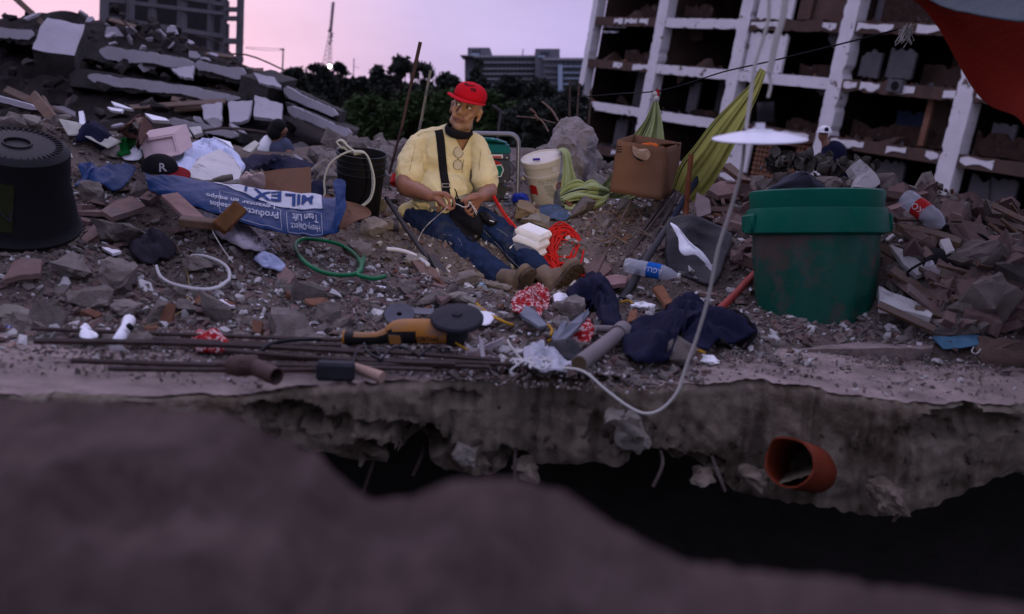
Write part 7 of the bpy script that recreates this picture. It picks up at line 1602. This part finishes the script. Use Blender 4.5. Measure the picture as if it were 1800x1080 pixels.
def capS(x, y, e=.0042): return CM @ capP(R(41)+y/.095, R(-90+5)+x/.092, e)
sw = [(-.040, .004), (-.036, .011), (-.026, .016), (-.032, .008), (-.026, .003), (-.012, .004), (.010, .010), (.030, .017), (.008, .004), (-.012, -.003), (-.028, -.006), (-.037, -.003)]
b = MB(); n_ = len(sw); dense = []
for i in range(n_):
    a, c = sw[i], sw[(i+1) % n_]; dense += [(a[0]+(c[0]-a[0])*j/4, a[1]+(c[1]-a[1])*j/4) for j in range(4)]
b.add([capS(x*1.5, y*1.4+.004) for x, y in dense], [tuple(range(len(dense)))]); obj('emblem', b, INKB, capT, world=True)
for x0, tx in ((.014, 'S'), (.031, 'B')):
    obj('emblem_letter', warp(text_mb(tx, .028, .0015), lambda x, y: capS(x+x0, y-.020-.12*x)), INKB, capT, world=True)
# mask under the chin
b = MB(); M_ = HM @ TR((0, -.006, -.106), 16, 0, 0)
b.grid(lambda u, v: Vector(((.071-.006*abs(v-.5)+.004*math.sin(v*3.14))*math.cos(6.2832*u), (.078+.005*math.sin(v*3.14))*math.sin(6.2832*u), (v-.5)*(.030+.016*max(0, -math.sin(6.2832*u))))), 40, 6, M=M_)
obj('face_mask', b, BLACKC, man, world=True, smooth=180, solid=.004)
# shirt
sb = MB()
sb.ell((0, 0, 0), (1, 1, 1), Matrix.Translation(at(788, 280, 5.78)) @ Matrix.Diagonal((.165, .125, .20, 1)), sub=3); sb.ell((0, 0, 0), (1, 1, 1), Matrix.Translation(at(779, 342, 5.74)) @ Matrix.Diagonal((.182, .160, .155, 1)), sub=3); sb.ell((0, 0, 0), (1, 1, 1), Matrix.Translation(at(764, 372, 5.78)) @ Matrix.Diagonal((.195, .15, .085, 1)), sub=3)
limb(sb, [at(738, 253, 5.77), at(768, 241, 5.79), at(804, 240, 5.79), at(836, 254, 5.77)], [.056, .060, .058, .052])
limb(sb, [at(735, 256, 5.76), at(724, 282, 5.72), at(719, 306, 5.66)], [.060, .070, .071]); limb(sb, [at(839, 261, 5.75), at(847, 287, 5.71), at(854, 318, 5.66)], [.056, .060, .060])
shM = remeshed('shirt', sb, .010, 8, .5)
bm = bmesh.new(); bm.from_mesh(shM); bmesh.ops.subdivide_edges(bm, edges=bm.edges[:], cuts=1, use_grid_fill=True); bm.normal_update()
def pix(p): q = Vector(p)-CAM; dd = q.dot(F_); return 900+FPX*q.dot(R_)/dd, 540-FPX*q.dot(U_)/dd
for v_ in bm.verts:
    p = v_.co; x, y = pix(p)
    f = .5-abs(nz(p.x*1.2+p.z*.9, p.y, p.z*.55-p.x*.4, 5.5, 2)); f2 = .5-abs(nz(p.x*.5-p.z*.8+4, p.y, p.z*1.3, 8.5, 2)); k = .6+.9*min(1, max(0, (y-280)/80))
    v_.co += v_.normal*(.034*f*k + .017*f2*k + .003*(.5-abs(nz(p.x, p.y, p.z, 19, 2)*2)) - .002)
bmesh.ops.smooth_vert(bm, verts=bm.verts[:], factor=.4, use_axis_x=True, use_axis_y=True, use_axis_z=True)
bm.normal_update(); kill = []
for f in bm.faces:
    x, y = pix(f.calc_center_median())
    if f.normal.y < .35 and y > 215:
        t = (y-222)/44                          # V neck
        if 0 <= t <= 1 and (790+22*t) < x < (836-22*t): kill.append(f)
    if f.normal.z > .5 and y < 233 and 786 < x < 832 and f not in kill: kill.append(f)
bmesh.ops.delete(bm, geom=list(set(kill)), context='FACES')
for _ in range(10):
    new = {}
    for v_ in bm.verts:
        if v_.is_boundary:
            nb = [e.other_vert(v_) for e in v_.link_edges if e.is_boundary]
            if len(nb) == 2: new[v_] = v_.co*.4 + (nb[0].co+nb[1].co)*.3
    for v_, c in new.items(): v_.co = c
bm.to_mesh(shM); bm.free(); shM.polygons.foreach_set('use_smooth', [True]*len(shM.polygons))
SB_ = BVHTree.FromPolygons([v_.co[:] for v_ in shM.vertices], [tuple(p.vertices) for p in shM.polygons])
shirt = addobj('shirt', shM, SHIRT, man); md = shirt.modifiers.new('t', 'SOLIDIFY'); md.thickness = .003; md.offset = 0
def onshirt(px, py, e=.006, Y=5.62):
    d = ray(px, py); h_ = SB_.ray_cast(CAM, d)
    return (h_[0] - d*e) if h_[0] else at(px, py, Y)
def band(name, pts, w_, m_, e=.006, th=.003):
    S = spline([(x, y, 0) for x, y in pts], 8); b = MB(); vs = []
    for i, p in enumerate(S):
        t = (S[min(i+1, len(S)-1)]-S[max(i-1, 0)]).normalized(); n_ = Vector((-t.y, t.x, 0))
        for k in (-1, -.33, .33, 1): q = p + n_*w_*.5*k; vs.append(onshirt(q.x, q.y, e))
    for i in range(len(vs)): pass
    fs = [(i*4+k, i*4+k+1, i*4+k+5, i*4+k+4) for i in range(len(S)-1) for k in range(3)]
    return obj(name, b.add(vs, fs), m_, man, world=True, smooth=180, solid=th)
band('shoulder_strap', [(771,229),(774,243),(777,275),(780,305),(783,322)], 14, BLACKC, .008, .004); band('strap_end', [(783,332),(785,340),(786,346)], 13, BLACKC, .010, .004)
bkl = band('buckle', [(783,321),(784,333)], 15, INKB, .013, .005)
b = MB()
for (x0, y0), (x1, y1) in (((777,323.5),(790,323.5)), ((790,323.5),(790.5,329)), ((777,323.5),(777.5,329)), ((777.5,329),(790.5,329))): b.tube([onshirt(x0, y0, .02), onshirt(x1, y1, .02)], .0025, 5)
obj('buckle_bar', b, mat('buckle_grey', (.35, .32, .28), rough=.4), bkl, world=True)
for pts in ([(735,236),(729,262),(722,290),(716,312)], [(770,229),(745,233),(733,240)], [(846,262),(842,300),(845,325)]):
    obj('shirt_seam', MB().tube(spline([onshirt(x, y, .0025) for x, y in pts], 5), .0013, 4), mat('seam_brown', (.25, .17, .09), bump=0), shirt, world=True)
# glasses hanging from the neckline
gl = obj('eyeglasses', MB().tube([onshirt(806+8.5*math.cos(R(a)), 268+10*math.sin(R(a)), .012) for a in range(0, 360, 24)], .0015, 5, closed=True).tube([onshirt(805+8*math.cos(R(a)), 290+9*math.sin(R(a)), .012) for a in range(0, 360, 24)], .0015, 5, closed=True).tube([onshirt(806, 278, .014), onshirt(805, 281, .014)], .002, 5).tube([onshirt(813, 262, .012), onshirt(815, 282, .01), onshirt(812, 304, .01)], .0013, 5), mat('spectacle_wire', (.16, .13, .10), rough=.4, metal=.4, bump=0), man, world=True)
for cx_, cy_, rx_, ry_ in ((806, 268, 8, 9.5), (805, 290, 7.5, 8.5)):
    obj('lens', MB().add([onshirt(cx_+rx_*math.cos(R(a)), cy_+ry_*math.sin(R(a)), .011) for a in range(0, 360, 30)], [tuple(range(12))]), mat('lens_glass', (.6, .55, .5), rough=.1, alpha=.25, bump=0, spec=.7), gl, world=True)
# jeans
jb = MB(); RH, RK, RA = at(742, 388, 5.72), at(812, 441, 5.36), at(882, 489, 5.03); LH, LK, LA = at(806, 384, 5.70), at(890, 420, 5.38), at(945, 473, 5.05)
limb(jb, [RH, RH.lerp(RK, .5)+Vector((0, 0, .01)), RK, RK.lerp(RA, .45), RA], [.108, .092, .078, .072, .060], 18); limb(jb, [LH, LH.lerp(LK, .5)+Vector((0, 0, .015)), LK, LK.lerp(LA, .45), LA], [.104, .090, .077, .070, .058], 18)
jb.ell((0, 0, 0), (1, 1, 1), Matrix.Translation(at(765, 384, 5.78)) @ Matrix.Diagonal((.185, .15, .10, 1)), sub=3)
jM = remeshed('jeans', jb, .010, 6, .5); bm = bmesh.new(); bm.from_mesh(jM); bmesh.ops.subdivide_edges(bm, edges=bm.edges[:], cuts=1, use_grid_fill=True); bm.normal_update()
for v_ in bm.verts:
    p = v_.co; f = .5-abs(nz(p.x*.7+p.y*1.1, p.y*.3, p.z*1.6+p.x, 6.5, 2)); v_.co += v_.normal*(.018*f + .008*(.5-abs(nz(p.x, p.y*1.4, p.z, 12, 2)*2)))
bm.to_mesh(jM); bm.free(); jM.polygons.foreach_set('use_smooth', [True]*len(jM.polygons))
JB_ = BVHTree.FromPolygons([v_.co[:] for v_ in jM.vertices], [tuple(p.vertices) for p in jM.polygons]); jeans = addobj('jeans', jM, JEAN, man)
def onjean(px, py, e=.004, Y=5.3): d = ray(px, py); h_ = JB_.ray_cast(CAM, d); return (h_[0]-d*e) if h_[0] else at(px, py, Y)
THR = mat('pale_thread', (.26, .27, .30), bump=0)
for pts in ([(778,412),(792,414),(806,420),(812,432)], [(850,405),(870,425),(892,450),(912,470)], [(858,396),(880,406),(893,416)]):
    obj('jeans_seam', MB().tube(spline([onjean(x, y, .001) for x, y in pts], 6), .0011, 4), THR, jeans, world=True)
# belt bag and pouch
def onbody(px, py, e):
    d = ray(px, py); b_ = [h_[0] for h_ in (SB_.ray_cast(CAM, d), JB_.ray_cast(CAM, d)) if h_[0]]
    return (min(b_, key=lambda q: (q-CAM).length) - d*e) if b_ else at(px, py, 5.42)
def patch(name, poly, m_, e=.02, dome=.03, rings=7):
    c = (sum(p[0] for p in poly)/len(poly), sum(p[1] for p in poly)/len(poly)); P_ = spline([(x, y, 0) for x, y in poly], 5, True); N = len(P_); vs = [onbody(*c, e+dome)]
    for r_ in range(1, rings+1):
        t = r_/rings; vs += [onbody(c[0]+(p.x-c[0])*t, c[1]+(p.y-c[1])*t, e*(1-t**4)+.003+dome*(1-t*t)) for p in P_]
    fs = [(0, 1+i, 1+(i+1) % N) for i in range(N)]
    for r_ in range(rings-1): a = 1+r_*N; fs += [(a+i, a+N+i, a+N+(i+1) % N, a+(i+1) % N) for i in range(N)]
    b = MB().add(vs, fs); 
    sm = bmesh.new(); q = [sm.verts.new(p) for p in b.v]; [sm.faces.new([q[i] for i in f]) for f in b.f]; bmesh.ops.smooth_vert(sm, verts=sm.verts[:], factor=.5, use_axis_x=True, use_axis_y=True, use_axis_z=True); bmesh.ops.smooth_vert(sm, verts=sm.verts[:], factor=.5, use_axis_x=True, use_axis_y=True, use_axis_z=True)
    return obj(name, MB().bm(sm), m_, man, world=True, smooth=180, solid=.004)
patch('lap_bag', [(797,350),(815,352),(828,366),(842,376),(850,392),(846,416),(832,428),(816,414),(800,396),(790,380)], BLACKC, .02, .03)
patch('side_pouch', [(842,374),(856,374),(872,386),(874,392),(862,398),(846,388)], mat('black_leather', (.014, .013, .014), rough=.4, bump=.2), .03, .02)
obj('pouch_clip', MB().tube([onbody(861, 388, .055), onbody(868, 390, .055)], .003, 6), PAPER, man, world=True)
b = MB().tube(spline([onbody(799, 332, .006), onbody(803, 341, .01), onbody(800, 350, .012)], 4), .003, 6).tube(spline([onbody(803, 341, .01), onbody(806, 350, .01)], 4), .003, 6); obj('drawstring', b, INKB, man, world=True, smooth=180)
# boots
def boot(ank, heel, toe, soln, wd=.088):
    """ankle point, heel and toe points on the sole, outward sole normal"""
    heel, toe, ank = Vector(heel), Vector(toe), Vector(ank); x = (toe-heel).normalized(); z = -(Vector(soln) - x*Vector(soln).dot(x)).normalized(); y = z.cross(x); L_ = (toe-heel).length
    M_ = Matrix((x, y, z)).transposed().to_4x4(); M_.translation = heel; T = M_
    a = T.inverted() @ ank
    b = MB(); b.ell((.045, 0, .045), (.05, .040, .048), T); b.ell((L_*.5, 0, .035), (.08, .042, .038), T); b.ell((L_-.055, 0, .032), (.062, wd*.52, .034), T); b.ell((L_*.36, 0, .06), (.06, .038, .05), T)
    b.tube([T @ Vector(p) for p in ((.06, 0, .05), (.055, 0, .09))] + [ank], [.045, .046, .050], 16)
    me = remeshed('boot', b, .007, 4); bo = addobj('boot', me, BOOTM, man)
    def outl(s_, zz): return [T @ Vector((px_*L_, py_*wd*s_, zz)) for px_, py_ in ((0,.0),(.02,.28),(.10,.40),(.30,.36),(.50,.40),(.70,.52),(.86,.50),(.96,.32),(1.0,0),(.96,-.32),(.86,-.50),(.70,-.52),(.50,-.40),(.30,-.36),(.10,-.40),(.02,-.28))]
    o0, o1 = outl(1.05, .012), outl(1.08, -.012); n = 16; b = MB().add(o0+o1, [tuple(range(n)), tuple(range(2*n-1, n-1, -1))] + [(i, n+i, n+(i+1) % n, (i+1) % n) for i in range(n)])
    so = obj('boot_sole', b, SOLEM, bo, world=True)
    b = MB()
    for i in range(7): b.box((.016, wd*.7, .006), T @ Matrix.Translation((L_*(.12+.125*i), 0, -.014)))
    obj('tread', b, SOLEM, bo, world=True); 
    b = MB()
    for i in range(6):
        f = i/5; c0 = T @ Vector((L_*(.58-.27*f), .026, .066+.040*f)); c1 = T @ Vector((L_*(.58-.27*f), -.026, .068+.042*f)); b.tube([c0, (c0+c1)/2+z*.012, c1], .003, 5)
    obj('laces', b, mat('tan_lace', (.30, .24, .17)), bo, world=True, smooth=180)
    return bo
s0 = Vector((.62, -.72, .05))
boot(RA + Vector((0, 0, 0)), at(915, 524, 4.88), at(932, 472, 4.80), s0, .082)
boot(LA, at(966, 522, 4.92), at(1022, 464, 4.90), Vector((.55, -.72, -.5)), .098)
b = MB(); b.tube(spline([LA, at(955, 490, 5.0), at(968, 505, 4.96)], 4), [.05]*9, 12)
# the cord he winds
wc = thing('white_twine', 'thin white cord held between the man\'s hands, trailing over his leg', 'cord', at(800, 360, 5.36))
obj('cord_run', MB().tube(spline([at(729, 440, 5.2), at(733, 428, 5.2), onbody(742, 408, .02), onbody(752, 395, .03), onbody(764, 384, .05), at(776, 374, 5.38), at(786, 364, 5.36)], 8), .0022, 6), WHITEP, wc, world=True, smooth=180)
obj('cord_loop', MB().tube(spline([at(800, 358, 5.355), at(808, 361, 5.345), at(814, 364, 5.34), at(822, 363, 5.345), at(826, 356, 5.345), at(832, 366, 5.35), at(838, 378, 5.36)], 6), .0022, 6).tube(spline([at(826, 356, 5.343), at(834, 366, 5.343), at(839, 374, 5.35)], 5), .0022, 6).tube([at(824, 357, 5.34), at(828, 356, 5.34)], .004, 6), WHITEP, wc, world=True, smooth=180)
cable('dark_chisel_bar', 'long dark steel bar with a flat blade end lying under the man\'s thigh', 'digging bar', [(679,348,5.55),(700,380,5.4),(724,416,5.25),(748,448,5.1),(770,474,4.98)], .013, mat('bar_dark', (.035, .032, .036), rough=.55, metal=.3, dust=.2), seg=4, n=10)
BAR = COL.objects['dark_chisel_bar']; b = MB(); q = [at(752,446,5.06),(at(766,448,5.06)),at(806,502,4.82),at(786,510,4.80)]; b.add([tuple(p) for p in q]+[tuple(p-Vector((0, -.004, .012))) for p in q], [(3,2,1,0),(4,5,6,7),(0,1,5,4),(1,2,6,5),(2,3,7,6),(3,0,4,7)]); obj('blade', b, MATS['bar_dark'], BAR, world=True)
cable('pale_hose_end', 'pale hose end lying beside the flat grey slab near the man\'s leg', 'hose', [(680,438),(700,440),(722,446),(742,458),(752,466)], .012, WHITEP, dz=.05)
tag(obj('red_cup', MB().lathe([(.001, 0), (.034, .004), (.040, .06), (.036, .06), (.03, .01)], 20), mat('red_plastic', (.5, .02, .02), rough=.5), M=axisM(at(694, 326, 5.82), at(698, 316, 5.84)), smooth=40), 'red plastic cup edge showing behind the man\'s elbow', 'cup')
# ------------------------------------------------------------------ the people behind
def small_person(label, base, parts, hair=None):
    T = thing('person', label, 'person', base)
    for nm, lst, vox, m_ in parts:
        b = MB()
        for kind, *a in lst:
            if kind == 'e': b.ell((0, 0, 0), (1, 1, 1), Matrix.Translation(a[0]) @ Matrix.Diagonal((*a[1], 1)), sub=2)
            else: limb(b, a[0], a[1])
        me = remeshed(nm, b, vox, 3); 
        if m_ is SKIN:
            c_ = me.color_attributes.new('Col', 'FLOAT_COLOR', 'POINT'); c_.data.foreach_set('color', [.22, .10, .06, 1]*len(me.vertices))
        addobj(nm, me, m_, T)
    return T
Y = 11.0; A_ = lambda x, y, dy=0: at(x, y, Y+dy)
k = 1/ppm(A_(485, 250))
small_person('crouching person seen from behind with dark hair, white sleeve and blue-grey vest', at(482, 300, Y), (
 ('body', [('e', A_(491, 228), (12*k, 12*k, 15*k)), ('e', A_(498, 230, -.02), (7*k, 8*k, 9*k)), ('e', A_(504, 229, -.03), (2.5*k, 3*k, 2.5*k)), ('l', [A_(488, 240), A_(484, 252)], [.06, .07]), ('l', [A_(503, 262), A_(515, 280, -.1), A_(530, 286, -.2)], [.05, .045, .035])], .012, SKIN),
 ('vest', [('e', A_(486, 268), (22*k, 17*k, 26*k)), ('e', A_(490, 288), (24*k, 20*k, 20*k)), ('l', [A_(500, 254), A_(508, 266)], [.08, .07])], .02, mat('blue_grey_vest', (.085, .095, .15), bump=.3)),
 ('sleeve', [('l', [A_(471, 246, -.03), A_(464, 262, -.06), A_(462, 284, -.08)], [.06, .075, .05])], .02, PAPER),
 ('hair', [('e', A_(489, 222, -.02), (15*k, 16*k, 14*k)), ('e', A_(483, 233, -.02), (14*k, 17*k, 16*k))], .015, INKB)))
Y = 13.0; k = 1/ppm(A_(1450, 250))
w2 = small_person('worker in a white helmet and dark clothes standing behind the crest', at(1460, 300, Y), (
 ('body', [('e', A_(1447, 238), (9*k, 9*k, 12*k)), ('l', [A_(1450, 248), A_(1455, 262)], [.05, .07]), ('l', [A_(1448, 282, -.1), A_(1432, 280, -.2), A_(1421, 274, -.25)], [.045, .035, .04])], .014, SKIN),
 ('dark_jacket', [('e', A_(1465, 272), (24*k, 17*k, 26*k)), ('l', [A_(1456, 262), A_(1452, 276, -.05), A_(1442, 282, -.12)], [.09, .075, .06]), ('e', A_(1472, 300), (26*k, 18*k, 26*k))], .02, NAVY)))
obj('helmet', MB().grid(lambda u, v: A_(1449, 233) + Vector((12.5*k*math.cos(R(90*v))*math.cos(6.2832*u), 13*k*math.cos(R(90*v))*math.sin(6.2832*u), 12*k*math.sin(R(90*v)))), 24, 8).grid(lambda u, v: A_(1449, 233) + Vector(((12.5+2.2*v)*k*math.cos(6.2832*u), (13+3.5*v)*k*math.sin(6.2832*u), -.8*k*v)), 24, 2), mat('white_helmet', (.7, .68, .68), rough=.35, bump=0), w2, world=True, smooth=60)
obj('helmet_mark', MB().ell(A_(1453, 228, -12.2*k), (4*k, 1.2*k, 4.5*k)), NAVY, w2, world=True, smooth=180)
obj('red_marker', MB().tube([A_(1420, 270, -.27), A_(1419.5, 259, -.27)], 1.4*k, 6), REDP, w2, world=True)
Y = 9.5; k = 1/ppm(A_(1588, 340))
small_person('person in a bright blue shirt, only head and shoulders showing right of the bin', at(1590, 375, Y), (
 ('body', [('e', A_(1586, 333), (9*k, 9*k, 11*k)), ('l', [A_(1587, 342), A_(1587, 350)], [.05, .06])], .014, SKIN),
 ('blue_shirt', [('e', A_(1587, 362), (20*k, 14*k, 15*k)), ('l', [A_(1572, 354), A_(1587, 349), A_(1602, 354)], [.05, .06, .05])], .018, mat('bright_blue_cloth', (.02, .025, .22))),
 ('hair', [('e', A_(1586, 329), (10.5*k, 10.5*k, 10*k))], .014, INKB)))
